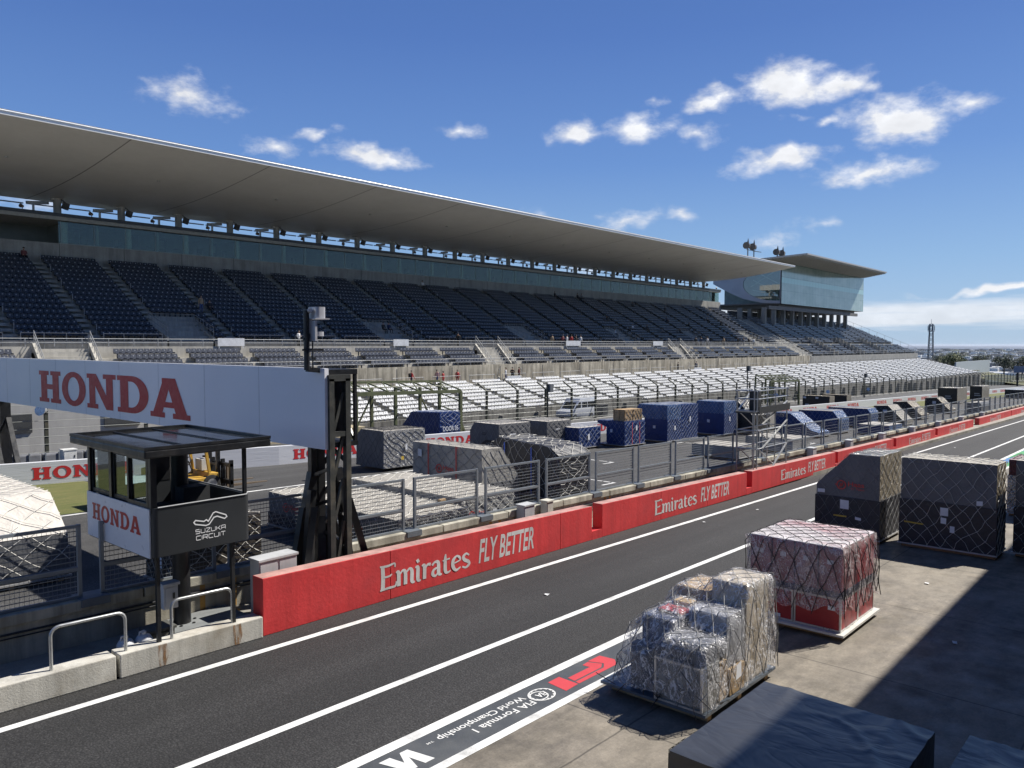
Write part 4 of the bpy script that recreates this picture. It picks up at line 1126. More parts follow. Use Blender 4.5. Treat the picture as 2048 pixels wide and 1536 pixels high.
# pillars and sliding windows
m = MB()
for (x, y) in ((BX0 + .06, BY0 + .12), (BX0 + .06, BY1 - .06), (BX1 - .06, BY0 + .12), (BX1 - .06, BY1 - .06), (BX0 + .06, 17.3)):
    s = .06 if x < 8 else .035
    m = MB(); m.box(x - s, x + s, y - s, y + s, bz1 - .1, -2.15); m.build('pillar', blackp, bt)
m = MB()
for a, b in ((17.36, 18.38), (16.35, 17.24), (15.5, 16.45)):
    xx = BX0 + (.04 if a != 15.5 else .0)
    for q in ((a, a + .07), (b - .07, b)): m.box(xx, xx + .04, q[0], q[1], bz1 - .02, -2.2)
    m.box(xx, xx + .04, a + .07, b - .07, bz1 - .02, bz1 + .07); m.box(xx, xx + .04, a + .07, b - .07, -2.30, -2.2)
wf = m.build('window_frame', blackp, bt)
m = MB()
for a, b in ((17.36, 18.38), (16.35, 17.24), (15.5, 16.45)): m.box(BX0 + .055, BX0 + .062, a + .06, b - .06, bz1 + .05, -2.28)
m.build('pane', glass('booth glass', (.86, .93, .93), .08, .92), wf)
m = MB(); m.box(BX0 + .2, BX0 + .78, BY1 - .06, BY1 - .02, bz1, -2.2); m.build('back_frame', blackp, bt)
m = MB(); m.box(BX1 - .7, BX1 - .05, BY1 - .06, BY1 - .02, bz1, -2.2); m.build('back_frame', blackp, bt)
# roof slab: glossy top with raised rim
rx0, rx1_, ry0, ry1 = 6.48, 9.18, 15.0, 18.78; rz = -2.08
m = MB(); m.box(rx0, rx1_, ry0, ry1, rz - .1, rz + .06)
rs = m.build('roof', blackp, bt, bevel=.03)
m = MB(); m.quad((rx0 + .1, ry0 + .1, rz + .064), (rx1_ - .1, ry0 + .1, rz + .064), (rx1_ - .1, ry1 - .1, rz + .064), (rx0 + .1, ry1 - .1, rz + .064))
m.build('roof_sheet', M('glossy black roof sheet', (.02, .021, .023), .05, var=.1, vs=1, spec=.9), rs, fix=False)
m = MB()
m.box(rx0, rx1_, ry0, ry0 + .07, rz + .061, rz + .12); m.box(rx0, rx1_, ry1 - .07, ry1, rz + .061, rz + .12); m.box(rx0, rx0 + .07, ry0 + .07, ry1 - .07, rz + .061, rz + .12); m.box(rx1_ - .07, rx1_, ry0 + .07, ry1 - .07, rz + .061, rz + .12)
m.bar((rx0 + .9, ry0 + .1, rz + .08), (rx0 + .9, ry1 - .1, rz + .08), .04, .02); m.bar((rx0 + 1.8, ry0 + .1, rz + .08), (rx0 + 1.8, ry1 - .1, rz + .08), .04, .02)
m.build('roof_rim', blackp, rs)
gz = hg(8.1) + .14
m = MB(); m.tube([(8.1, 17.0, gz + .0), (8.1, 17.0, rz - .1)], .19, 14); pl = m.build('pole', blackp, bt, smooth=50)
m = MB(); m.tube([(8.1, 17.0, gz + .0), (8.1, 17.0, gz + .05)], .36, 16)
for a in range(6): m.tube([(8.1 + .29 * math.cos(a * 1.047), 17 + .29 * math.sin(a * 1.047), gz + .05), (8.1 + .29 * math.cos(a * 1.047), 17 + .29 * math.sin(a * 1.047), gz + .12)], .035, 6)
m.build('base_flange', blackp, bt, smooth=40)
for x in (6.92, 8.54):
    m = MB(); m.bar((x, 15.55, hg(x) + .46), (x, 15.55, bz0 - .05), .075, .075); m.build('leg', blackp, bt)
m = MB(); m.box(BX0 + .5, BX1 - .3, 16.2, 16.9, bz1 - .25, bz1 - .2); m.box(7.9, 8.5, 16.4, 16.8, bz1 - .199, bz1 + .12); m.build('desk', darkm, bt)
tag(MB().box(7.0, 9.35, 16.35, 17.42, gz + .002, gz + .10).build('pole_footing', M('grey footing', (.19, .2, .2), .8, var=.2), bevel=.02), 'grey concrete footing slab under the booth pole', 'slab')

# ================================================================== START GANTRY
gy0 = 16.3
gt = thing('start_gantry', 'white banner gantry with red lettering spanning the track on black steel towers', 'gantry', (11.7, 16.6, hg(11.7)))
m = MB(); m.box(11.50, 11.62, gy0, 45.2, -2.62, -.585)
sp = m.build('sign_panel', M('banner white', (0.80, 0.805, 0.84), .55, var=.02, vs=.5), gt)
m = MB()
for q in range(1, 10): m.box(11.496, 11.499, gy0 + q * 3.05 - .012, gy0 + q * 3.05 + .012, -2.62, -.586)
m.build('sheet_joint', M('sheet joint', (.55, .555, .58), .5), sp)
m = MB(); wv = slab_word('HONDA', .05)
lay(m, fit(wv, 13.2, 1.33), (11.490, 36.5, -2.37), (0, -1, 0), (0, 0, 1))
m.build('lettering', M('banner red', (0.42, 0.022, 0.026), .5, var=.03), sp, fix=False)
m = MB(); m.box(11.63, 12.55, gy0 + .05, 45, -.75, -.62); m.box(11.63, 12.55, gy0 + .05, 45, -2.6, -2.48)
for k in range(20):
    y = gy0 + .1 + k * 1.45
    m.bar((12.5, y, -2.5), (12.5, y, -.65), .08); m.bar((12.5, y, -2.5), (12.5, y + 1.4, -.65), .06); m.bar((11.7, y, -.68), (12.5, y + 1.4, -.68), .05)
m.build('truss_beam', blackp, gt)
edge = M('worn tower steel', (0.050, 0.052, 0.048), .55, metal=.2, var=.3, vs=3, dirt=(.22, .19, .13, .5))
zb_ = hg(11.8) + .14
m = MB()
m.bar((11.66, gy0, zb_), (11.66, gy0, -.85), .15, .15, upv=(0, 1, 0)); m.bar((12.16, gy0, zb_), (12.16, gy0, -.85), .15, .15, upv=(0, 1, 0)); m.bar((11.58, gy0, -.83), (12.24, gy0, -.83), .15, .16)
m.bar((11.66, gy0, -2.25), (12.16, gy0, -2.25), .13)
for a, b in ((-1.2, -2.2), (-2.3, -3.4), (-3.4, -4.5), (-4.5, -5.9)):
    m.bar((12.05, gy0 + .02, a), (11.74, gy0 + .02, b), .08)
m.build('tower_frame', edge, gt)
m = MB()
m.box(11.64, 12.34, gy0 + .25, gy0 + .9, -2.3, -.63)
for x in (11.72, 12.3): m.bar((x, gy0 + .9, zb_), (x, gy0 + .9, -.7), .16, .16, upv=(0, 1, 0))
for z in (-2.7, -3.4, -4.2, -5.0, -5.8):
    m.bar((11.72, gy0 + .9, z), (12.3, gy0 + .9, z + .5), .09); m.bar((11.72, gy0 + .9, z), (11.66, gy0, z + .3), .08); m.bar((12.3, gy0 + .9, z), (12.16, gy0, z - .3), .08)
m.build('tower_leg', blackp, gt)
m = MB()
for a, b in (((11.4, gy0 + .3, -4.1), (10.75, gy0 - .1, zb_)), ((11.45, gy0 + .9, -4.2), (10.9, gy0 + .8, zb_)), ((12.35, gy0 + .2, -4.0), (12.95, gy0 - .1, zb_)), ((11.5, gy0 + .6, -3.7), (11.2, gy0 + .6, zb_)), ((12.25, gy0 + .9, -4.3), (12.7, gy0 + .8, zb_))):
    m.bar(a, b, .17, .17)
for a, b in (((11.72, gy0 + .9, -3.3), (11.1, gy0 + 1.0, zb_)), ((11.7, gy0 + .5, -4.4), (11.45, gy0 + .1, zb_)), ((12.2, gy0 + .5, -3.2), (12.5, gy0 + .3, zb_)), ((11.95, gy0 + .9, -2.7), (11.95, gy0 + .9, zb_)), ((11.9, gy0 + .5, -4.6), (11.8, gy0 + .2, zb_))): m.bar(a, b, .2, .2)
m.bar((10.7, gy0 - .1, zb_ + .06), (13, gy0 - .1, zb_ + .06), .16, .1)
m.build('brace_strut', blackp, gt)
m = MB()
for x in (11.7, 12.4): m.bar((x, 44.4, hg(12)), (x, 44.4, -2.6), .45, .3, upv=(0, 1, 0))
m.bar((11.7, 43.9, -3.6), (11.7, 42.2, hg(12)), .22); m.bar((12.4, 43.9, -3.6), (12.4, 42.2, hg(12)), .22); m.bar((11.7, 44, -5), (12.4, 44, -3.5), .1)
m.build('far_leg', blackp, gt)
m = MB()
m.tube([(11.0, gy0 + .25, -.62), (11.0, gy0 + .25, .85)], .075, 10); m.bar((11.0, gy0 + .25, .15), (10.9, gy0 + .25, .15), .05); m.bar((10.85, gy0 + .2, -.12), (11.45, gy0 + .2, -.12), .05); m.tube([(11.14, gy0 + .2, -.6), (11.14, gy0 + .2, .3)], .018, 6)
m.bar((11.0, gy0 + .25, -.6), (11.6, gy0 + .25, -.66), .12)
mast = m.build('camera_mast', blackp, gt); mast.location.x = .16
gp = M('housing grey', (.50, .50, .52), .4, metal=.3, var=.06)
def rr(cx, cy, w, d, r, n=5):
    out = []
    for sx, sy, a0 in ((1, 1, 0), (-1, 1, 90), (-1, -1, 180), (1, -1, 270)):
        out += arc(cx + sx * (w / 2 - r), cy + sy * (d / 2 - r), r, r, a0, a0 + 90, n)
    return out
m = MB(); P2 = lambda p, z: (p[0], p[1], z)
m.prism(rr(11.27, gy0 + .2, .30, .42, .10), .66, .94, P2); m.box(11.05, 11.48, gy0 - .06, gy0 + .46, .635, .659)
m.prism(rr(11.27, gy0 + .2, .26, .34, .10), .22, .33, P2)
m.tube([(11.05, gy0 + .2, .84), (10.98, gy0 + .05, .85)], [.06, .05], 8); m.tube([(11.1, gy0 + .25, .3), (11.1, gy0 + .25, .66)], .06, 8); m.box(11.08, 11.14, gy0 + .0, gy0 + .4, .1, .6)
hs = m.build('camera_housing', gp, mast, smooth=40)
m = MB(); m.prism(rr(11.27, gy0 + .2, .25, .32, .10), .331, .634, P2); m.build('lens_window', glass('lens glass', (.35, .38, .42), .3, .6), hs, smooth=40)
m = MB(); m.tube([(11.27, gy0 + .2, .34), (11.27, gy0 + .2, .62)], .07, 8); m.build('camera_core', M('bright core', (.35, .36, .4), .3, metal=.8), hs)
# ================================================================== CARGO PALLETS
alu = M('pallet aluminium', (0.50, 0.50, 0.50), .4, metal=.5, var=.15, vs=3)
wood = M('raw timber', (0.42, 0.29, 0.16), .8, var=.25, vs=2.5, stretch=(1, 1, 4), streak=.2)
net_w = M('pale cargo net', (0.60, 0.58, 0.53), .75, var=.15)
net_d = M('dark cargo net', (0.035, 0.035, 0.040), .7, var=.2)
net_b = M('blue grey cargo net', (0.33, 0.36, 0.43), .75, var=.15)
net_g = M('grey cargo net', (0.26, 0.26, 0.26), .75, var=.2)
paper = M('paper label', (0.70, 0.71, 0.74), .7, var=.06, vs=4)
yel = M('yellow strap', (0.55, 0.38, 0.05), .6, var=.15)
redl = M('red logo', (0.60, 0.06, 0.045), .6, var=.08)
blu_st = M('blue strap', (0.03, 0.10, 0.50), .5, var=.1)
FAB = {
 'blue': wrinkled('blue tarpaulin', (0.009, 0.034, 0.150), .42, .55, 1.0),
 'bluefoil': wrinkled('blue shiny wrap', (0.055, 0.115, 0.27), .27, 1.0, 1.5, spec=.8),
 'grey': wrinkled('grey cover', (0.34, 0.33, 0.31), .6, .35, .8),
 'dgrey': wrinkled('charcoal cover', (0.125, 0.128, 0.138), .55, .35, .8),
 'lgrey': wrinkled('pale grey cover', (0.40, 0.375, 0.33), .6, .4, .8),
 'silver': wrinkled('silver grey wrap', (0.36, 0.36, 0.36), .32, .9, 1.2, metal=.15, spec=.7),
 'white': wrinkled('off white tarpaulin', (0.58, 0.545, 0.49), .55, .45, .7),
 'navy': wrinkled('dark navy lower cover', (0.016, 0.018, 0.028), .5, .35, .8),
 'black': wrinkled('black wrap', (0.017, 0.017, 0.020), .38, .7, 1.1),
 'blackfoil': wrinkled('black shiny wrap', (0.12, 0.11, 0.095), .25, 1.0, 1.6, metal=.2, spec=.8),
 'foil': wrinkled('bright foil wrap', (0.46, 0.44, 0.40), .18, 1.0, 2.0, metal=.6),
 'tan': wrinkled('crumpled brown foil', (0.34, 0.29, 0.21), .3, 1.0, 2.2, metal=.25, spec=.7),
}
def clip_poly(poly, a, b, c):
    """segments where the line a*y+b*z=c crosses a convex polygon"""
    out = []
    n = len(poly)
    for i in range(n):
        p, q = poly[i], poly[(i + 1) % n]
        u, v = a * p[0] + b * p[1] - c, a * q[0] + b * q[1] - c
        if (u < 0) != (v < 0):
            t = u / (u - v); out.append((p[0] + (q[0] - p[0]) * t, p[1] + (q[1] - p[1]) * t))
    return out if len(out) == 2 else None
def net_plane(m, poly, fn, step, r, rnd, sag=.05):
    """diamond net over one flat face given as polygon in its own metres"""
    cs = [(1, 0.8), (1, -0.8)]
    for a, b in cs:
        vals = [a * p[0] + b * p[1] for p in poly]
        c = math.floor(min(vals) / step) * step + step * .5
        while c < max(vals):
            s = clip_poly(poly, a, b, c)
            if s:
                L = math.hypot(s[1][0] - s[0][0], s[1][1] - s[0][1])
                n = max(1, int(L / (step * .5)))
                pts = []
                for i in range(n + 1):
                    t = i / n; y = s[0][0] + (s[1][0] - s[0][0]) * t; z = s[0][1] + (s[1][1] - s[0][1]) * t
                    w = sag if 0 < i < n else 0
                    nx = noise.noise(Vector((y * 1.7, z * 1.7, a * b * 3))) * w * 2; nz = noise.noise(Vector((y * 1.7, z * 1.7, 9))) * w * 2
                    pts.append(fn(y + nx, z + nz - w * .3 * math.sin(math.pi * t)))
                m.tube(pts, r, 4, cap=False)
            c += step * (1 + .08 * rnd.uniform(-1, 1))
CARGO = 0
def cargo(name, lab, X, Y, poly, depth, upper, lower=None, split=None, net=net_w, step=.42, nr=.012, group='netted air cargo pallets', side=None, top=None, base=True, papers=(), sag=.05, lift=.17, wob=.02, netside=True, netfront=True, axis='x', netlow=True):
    """profile poly in (y, z) seen from the camera end, y measured from Y towards +Y, z from the pallet deck; extruded along +X by depth.
    The front face, the top, and the pit-side face may have their own cloth."""
    global CARGO; CARGO += 1
    rnd = random.Random(CARGO)
    g = hg(X) ; d0 = lift
    t = thing(name, lab, 'cargo pallet', (X + depth / 2, Y, g), group)
    W_ = max(p[0] for p in poly)
    FP = lambda p, x: (X + x, Y + p[0], g + d0 + p[1] - SLOPE * x)
    F = FP if axis == 'x' else (lambda p, y: (X + p[0], Y + y, g + d0 + p[1] - SLOPE * p[0]))
    if base:
        m = MB(); m.prism([(-.06, -.05), (W_ * 1 + .06, -.05), (W_ + .06, -.005), (-.06, -.005)], -.06, depth + .06, F); pb = m.build('pallet_base', alu, t)
        m = MB()
        DX, DY = (depth, W_) if axis == 'x' else (W_, depth)
        for x in (.15, DX / 2, DX - .25):
            m = MB(); m.box(X + x, X + x + .12, Y + .02, Y + DY - .02, g - .03 - SLOPE * x, g + d0 - .051 - SLOPE * x); m.build('bearer', wood, pb)
    # cover with gentle bulges, normals kept crisp at the edges
    bm = bmesh.new()
    n = len(poly)
    vs = [bm.verts.new(F(p, 0)) for p in poly] + [bm.verts.new(F(p, depth)) for p in poly]
    sidefaces = {}
    f0 = bm.faces.new(vs[:n]); f1 = bm.faces.new(list(reversed(vs[n:])))
    mats = [upper, side or upper, top or side or upper]
    f0.material_index = 0; f1.material_index = 0
    for i in range(n):
        j = (i + 1) % n
        f = bm.faces.new([vs[i], vs[j], vs[n + j], vs[n + i]])
        dy, dz = poly[j][0] - poly[i][0], poly[j][1] - poly[i][1]
        nz = -(dy); mid = ((poly[i][0] + poly[j][0]) / 2, (poly[i][1] + poly[j][1]) / 2)
        f.material_index = 2 if abs(dy) > abs(dz) * 1.3 and mid[1] > .4 else 1
    bmesh.ops.recalc_face_normals(bm, faces=bm.faces)
    bmesh.ops.triangulate(bm, faces=bm.faces)
    bmesh.ops.subdivide_edges(bm, edges=bm.edges, cuts=5, use_grid_fill=True)
    sd = Vector((CARGO * 7.3, 1, 2))
    for v in bm.verts:
        q = v.co * 1.5 + sd
        k = wob * (1 if v.co.z > g + d0 + .05 else .2)
        v.co += Vector((noise.noise(q), noise.noise(q + Vector((31, 0, 0))), noise.noise(q + Vector((0, 47, 0))) * .8)) * k
        v.co -= t.location
    me = bpy.data.meshes.new('cover'); bm.to_mesh(me); bm.free()
    for q in mats: me.materials.append(q)
    me.polygons.foreach_set('use_smooth', [True] * len(me.polygons)); me.set_sharp_from_angle(angle=R(38))
    cv = bpy.data.objects.new('cover', me); COL.objects.link(cv); cv.parent = t
    if lower is not None:
        # darker skirt round the lower part, a little proud of the cover
        yl = 0.0; pr = []
        for i in range(n):
            p, q = poly[i], poly[(i + 1) % n]
            if p[1] <= split: pr.append(p)
            if (p[1] <= split) != (q[1] <= split):
                u = (split - p[1]) / (q[1] - p[1]); pr.append((p[0] + (q[0] - p[0]) * u, split))
        e = .032; cy = sum(p[0] for p in pr) / len(pr)
        pr = [(p[0] + (e if p[0] > cy else -e), p[1]) for p in pr]
        m = MB(); m.prism(pr, -e, depth + e, F); m.build('lower_cover', lower, t)
    if net is not None:
        m = MB(); o_ = .045
        fr = [(p[0], p[1]) for p in poly]
        if not netlow:
            fr = []
            for i in range(n):
                p, q = poly[i], poly[(i + 1) % n]
                if p[1] >= split: fr.append(p)
                if (p[1] >= split) != (q[1] >= split):
                    u = (split - p[1]) / (q[1] - p[1]); fr.append((p[0] + (q[0] - p[0]) * u, split))
        if netfront: net_plane(m, fr, lambda y, z: F((y, z), -o_), step, nr * (.6 if axis == 'x' else 1), rnd, sag)
        if netside:
            for i in range(n):
                p, q = poly[i], poly[(i + 1) % n]
                if p[1] < .02 and q[1] < .02: continue
                if p[0] > W_ * .9 and q[0] > W_ * .9: continue
                L = math.hypot(q[0] - p[0], q[1] - p[1]); dn = ((q[1] - p[1]) / L, -(q[0] - p[0]) / L)
                cy = W_ / 2; cz = 1
                if dn[0] * ((p[0] + q[0]) / 2 - cy) + dn[1] * ((p[1] + q[1]) / 2 - cz) < 0: dn = (-dn[0], -dn[1])
                fnn = lambda s, x, p=p, q=q, L=L, dn=dn: F((p[0] + (q[0] - p[0]) * s / L + dn[0] * o_, p[1] + (q[1] - p[1]) * s / L + dn[1] * o_), x)
                net_plane(m, [(0, 0), (L, 0), (L, depth), (0, depth)], fnn, step, nr * (.6 if axis == 'y' and i == n - 1 else 1), rnd, sag)
        m.build('cargo_net', net, t, fix=False)
    for k, (face, u, z, w, h, mt) in enumerate(papers):
        m = MB()
        tl = .03 * rnd.uniform(-1, 1)
        if face == 'f':
            x = -.058 - .002 * k
            m.quad(FP((u, z), x), FP((u - w, z + tl), x), FP((u - w, z + h + tl), x), FP((u, z + h), x))
        else:
            y = -.058 - .002 * k
            m.quad(FP((y, z), u), FP((y, z + tl), u + w), FP((y, z + h + tl), u + w), FP((y, z + h), u))
        m.build('paper_label' if mt is paper else 'strap', mt, t, fix=False)
    return t, FP
def rect(w, h): return [(0, 0), (w, 0), (w, h), (0, h)]
def team_logo(t, F, u, z, s, face='f', off=-.06, mat=redl):
    """ring with a slanted stroke and two lines of lettering"""
    m = MB()
    if face == 'f': o, rt = F((u, z), off), (0, -1, 0)
    else: o, rt = F((off, z), u), (1, 0, 0)
    ring = [arc(.5, .5, .46, .46, 0, 350, 24), arc(.5, .5, .36, .36, 0, 350, 24)]
    lay(m, ([(q[0] * s, q[1] * s) for q in shape_mesh(ring)[0]], shape_mesh(ring)[1]), o, rt, (0, 0, 1))
    for pts in ([(.36, .28), (.46, .66)], [(.54, .34), (.64, .72)], [(.42, .50), (.62, .50)], [(-.08, .5), (.04, .5)]):
        a, b = stroke(pts, .09); lay(m, ([(p[0] * s, p[1] * s) for p in a], b), o, rt, (0, 0, 1), .003)
    vf = fit(text_mesh('Haas', bold=.01), s * 1.5, s * .46); lay(m, vf, Vector(o) + Vector(rt) * s * 1.15 + Vector((0, 0, s * .42)), rt, (0, 0, 1))
    vf = fit(text_mesh('F1 Team'), s * 1.2, s * .22); lay(m, vf, Vector(o) + Vector(rt) * s * 1.45 + Vector((0, 0, s * .1)), rt, (0, 0, 1))
    m.build('logo', mat, t, fix=False)
Pf, Ps = 'f', 's'
# --- paddock side, near
t, F = cargo('cargo_pallet', 'tall grey over dark crate with sloped shoulder and red round logo', 28.45, 8.08,
      [(0, 0), (2.16, 0), (2.16, 1.75), (1.0, 2.92), (0, 2.92)], 2.55, FAB['dgrey'], FAB['navy'], 1.36, net_g, .42, .0075, side=FAB['tan'], top=FAB['foil'],
      papers=((Pf, 2.1, 1.45, .26, .13, paper), (Pf, 1.3, .95, .30, .32, paper), (Pf, .78, .62, .20, .10, paper), (Pf, 1.52, .66, .45, .05, yel)))
team_logo(t, F, 1.45, 1.62, .36)
cargo('cargo_pallet', 'wide grey over dark crate with criss cross pale net, beside the sloped shoulder crate', 28.9, 4.68, rect(2.84, 2.92), 1.5, FAB['dgrey'], FAB['navy'], 1.5, net_w, .44, .011, side=FAB['tan'], top=FAB['lgrey'], sag=.06,
      papers=((Pf, 1.6, 1.08, .24, .27, paper), (Pf, 1.58, .82, .17, .2, paper), (Pf, 1.3, .55, .14, .22, paper), (Pf, .55, 1.55, .18, .15, paper), (Pf, 2.7, .7, .6, .05, yel)))
t2 = bpy.data.objects
cargo('cargo_pallet', 'grey over dark crate cut by the photo edge, right of the wide crate', 29.95, 2.2, rect(2.12, 3.02), 1.5, FAB['dgrey'], FAB['navy'], 1.5, net_w, .44, .011, side=FAB['tan'], top=FAB['lgrey'], sag=.06)
cargo('cargo_pallet', 'dark red topped pallet with foil wrapped lower half behind the edge crate', 38.0, 3.5, rect(2.25, 2.2), 2.4, wrinkled('dark red wrap', (.10, .018, .022), .4, .8), FAB['foil'], 1.55, net_d, .4, .010, top=wrinkled('red and white top', (.50, .36, .36), .45, .8))
# red and white wrapped pallet
redc = M('red case', (0.33, 0.022, 0.028), .42, var=.14, vs=2)
pinkc = M('milky red case', (0.27, 0.085, 0.09), .4, var=.18, vs=1.5)
alut = M('case trim', (.55, .54, .53), .35, metal=.7)
t = thing('cargo_pallet', 'red flight cases under clear film and black net on a white pallet', 'cargo pallet', (19.1, 7.0, hg(19.1)), 'film wrapped pallets on the paddock paving')
def loc(X, Y): return lambda x, y, z: (X + x, Y + y, hg(X) + z - SLOPE * x)
L = loc(17.95, 5.85)
def lbox(m, L, x0, x1, y0, y1, z0, z1, mi=0):
    vs = [L(x, y, z) for z in (z0, z1) for x, y in ((x0, y0), (x1, y0), (x1, y1), (x0, y1))]
    m.add(vs, [(3, 2, 1, 0), (4, 5, 6, 7), (0, 1, 5, 4), (1, 2, 6, 5), (2, 3, 7, 6), (3, 0, 4, 7)], mi)
m = MB(); lbox(m, L, -.14, 2.55, -.1, 2.32, .12, .17); pb = m.build('pallet_base', M('white pallet', (.62, .61, .57), .5, var=.12), t)
m = MB()
for x in (.1, 1.2, 2.2): m = MB(); lbox(m, L, x, x + .14, 0, 2.2, -.02, .119); m.build('bearer', wood, pb)
rnd = random.Random(8)
for i in range(2):
    for j in range(2):
        m = MB(); lbox(m, L, .02 + i * 1.2, 1.18 + i * 1.2, .02 + j * 1.1, 1.08 + j * 1.1, .171, .95); c = m.build('flight_case', redc, t, bevel=.015)
        m = MB()
        for z in (.175, .90): lbox(m, L, .01 + i * 1.2, 1.19 + i * 1.2, .01 + j * 1.1, 1.09 + j * 1.1, z, z + .045)
        for xx in (.01, 1.15):
            for yy in (.01, 1.05): lbox(m, L, xx + i * 1.2, xx + .04 + i * 1.2, yy + j * 1.1, yy + .04 + j * 1.1, .221, .899)
        m.build('case_trim', alut, c)
m = MB(); lbox(m, L, .0, 2.4, 0, 2.2, .951, 1.08); m.build('dark_layer', M('dark layer', (.02, .025, .05), .4), t)
for j in range(4):
    m = MB(); lbox(m, L, .03, 1.15, .02 + j * .55, .53 + j * .55, 1.081, 2.10); c = m.build('flight_case', pinkc, t, bevel=.012)
    m = MB(); lbox(m, L, .015, .03, .2 + j * .55, .34 + j * .55, 1.7, 1.8); m.build('paper_label', paper, c)
m = MB(); lbox(m, L, 1.18, 2.38, .03, 2.17, 1.081, 2.08); m.build('flight_case', redc, t, bevel=.012)
m = MB(); lbox(m, L, -.015, -.004, .14, .30, .66, .76); lbox(m, L, -.016, -.005, 1.4, 2.1, .24, .32); m.build('paper_label', paper, t)
def wrap(t, L, Lx, Ly, height, nx, ny, seed, mat, name='film_wrap', skirt=.2, jag=.12, fold=.05):
    """plastic sheet as one draped surface: a grid unrolled over side, top, side"""
    n = noise.noise
    def edge(i, N, n1):     # parameter to (horizontal 0..1, dropping 0..1)
        return i / N
    hx = [0] * 0
    def fn(i, j):
        # s, tt in -1..1 with the outer bands going down the sides
        s = i / nx * 2 - 1; q = j / ny * 2 - 1
        k = .62
        def split(a):
            if abs(a) <= k: return a / k, 0.0
            return math.copysign(1, a), (abs(a) - k) / (1 - k)
        x, dx = split(s); y, dy = split(q)
        d = max(dx, dy)
        X_ = (x * .5 + .5) * Lx; Y_ = (y * .5 + .5) * Ly
        top = height(min(max(X_, .06), Lx - .06), min(max(Y_, .06), Ly - .06))
        low = skirt + jag * n(Vector((X_ * 1.7, Y_ * 1.7, seed)))
        z = top * (1 - d) + low * d
        ou = .03 + .05 * d + fold * n(Vector((X_ * 3.1, Y_ * 3.1 + z * 1.1, seed + 5))) + fold * .5 * n(Vector((X_ * 8, Y_ * 8, z * 2 + seed)))
        if dx > 0: X_ += math.copysign(ou, x)
        if dy > 0: Y_ += math.copysign(ou, y)
        if d == 0: z += .02 + .02 * n(Vector((X_ * 4, Y_ * 4, seed)))
        return L(X_, Y_, z)
    m = MB(); m.grid(nx, ny, fn)
    o = m.build(name, mat, t, smooth=80)
    return fn
fm = film('clear film', .42)
fn = wrap(t, L, 2.4, 2.2, lambda x, y: 2.12, 48, 48, 3.0, film('milky film', .34, (.78, .72, .74), .8), skirt=.58, jag=.4, fold=.085)
m = MB(); lbox(m, L, .02, 2.4, .02, 2.18, 2.105, 2.118)
m.build('top_sheet', M('red and white sheet', (.75, .72, .72), .45, var=.06, vs=2, dirt=(.45, .05, .07, .95), stretch=(1.0, .35, 1)), t)
def net_on(t, fn, nx, ny, step, r, mat, L, lim=.98):
    m = MB()
    for sgn in (1, -1):
        for c in range(-ny * 2, nx + ny * 2, step):
            pts = []
            for i in range(0, nx + 1, 2):
                j = (c - i) * sgn if sgn == 1 else i - c
                if 0 <= j <= ny:
                    p = Vector(fn(i + .4 * math.sin(i * 1.3 + c), max(0, min(ny, j)))); 
                    cx = Vector(L(1.2, 1.1, .9)); p += (p - cx).normalized() * .035
                    pts.append(p)
            if len(pts) > 1: m.tube(pts, r, 4, cap=False)
    return m.build('cargo_net', mat, t, fix=False)
net_on(t, fn, 48, 48, 6, .0095, net_d, L)
# clear wrapped mixed pallet, nearest
t = thing('cargo_pallet', 'mixed boxes heaped under crinkled clear film on a dark pallet, nearest the pit lane', 'cargo pallet', (13.4, 7.2, hg(13.4)), 'film wrapped pallets on the paddock paving')
L = loc(12.05, 6.16)
m = MB(); lbox(m, L, -.02, 2.95, -.02, 2.16, .15, .20); pb = m.build('pallet_base', M('blue grey pallet', (.10, .125, .16), .4, metal=.3, var=.25), t)
m = MB()
for x in (.2, 1.4, 2.6): m = MB(); lbox(m, L, x, x + .14, 0.05, 2.05, -.02, .149); m.build('bearer', wood, pb)
slate = M('slate case', (.045, .055, .075), .4); cardb = M('cardboard', (.40, .28, .15), .8, var=.15)
SY = .88
BOXES = [(1.75, 2.75, .08, .88, .201, 2.08, 'timber_crate', M('pale board', (.50, .43, .33), .6, var=.15)), (.02, .62, .05, 1.12, .201, .98, 'panel_case', M('grey panel', (.16, .165, .16), .45, var=.15)),
         (.12, .95, .08, .98, .982, 1.34, 'dark_case', slate), (.45, 1.55, 1.0, 1.75, .201, 1.52, 'dark_case', M('navy case', (.035, .05, .10), .35)), (.2, .44, 1.2, 1.85, .201, 1.02, 'dark_case', slate),
         (.97, 1.72, .1, .97, .201, 1.66, 'grey_case', M('silver case', (.34, .35, .38), .35, metal=.3)), (1.76, 2.7, .9, 1.75, .201, 1.80, 'card_box', cardb), (1.57, 1.74, 1.0, 1.7, .201, 1.6, 'grey_case', M('silver case', (.3, .3, .3))),
         (.8, 1.2, 1.05, 1.6, 1.522, 1.58, 'red_lid', redc), (1.22, 1.5, 1.1, 1.5, 1.522, 1.66, 'card_box', cardb), (.65, .95, .06, .3, .201, .9, 'card_box', cardb), (.98, 1.6, .02, .095, .201, .7, 'card_box', cardb)]
for x0, x1, y0, y1, z0, z1, nm, mt in BOXES:
    m = MB(); lbox(m, L, x0, x1, y0 * SY, y1 * SY, z0, z1); c = m.build(nm, mt, t, bevel=.012)
m = MB()
for (y) in (.045, .955): lbox(m, L, -.02, .018, y, y + .04, .205, .98)
for z in (.205, .95): lbox(m, L, -.019, .017, .086, .954, z, z + .035)
m.build('panel_trim', alut, t)
BOXES = [(x0, x1, y0 * SY, y1 * SY, z0, z1, nm, mt) for x0, x1, y0, y1, z0, z1, nm, mt in BOXES]
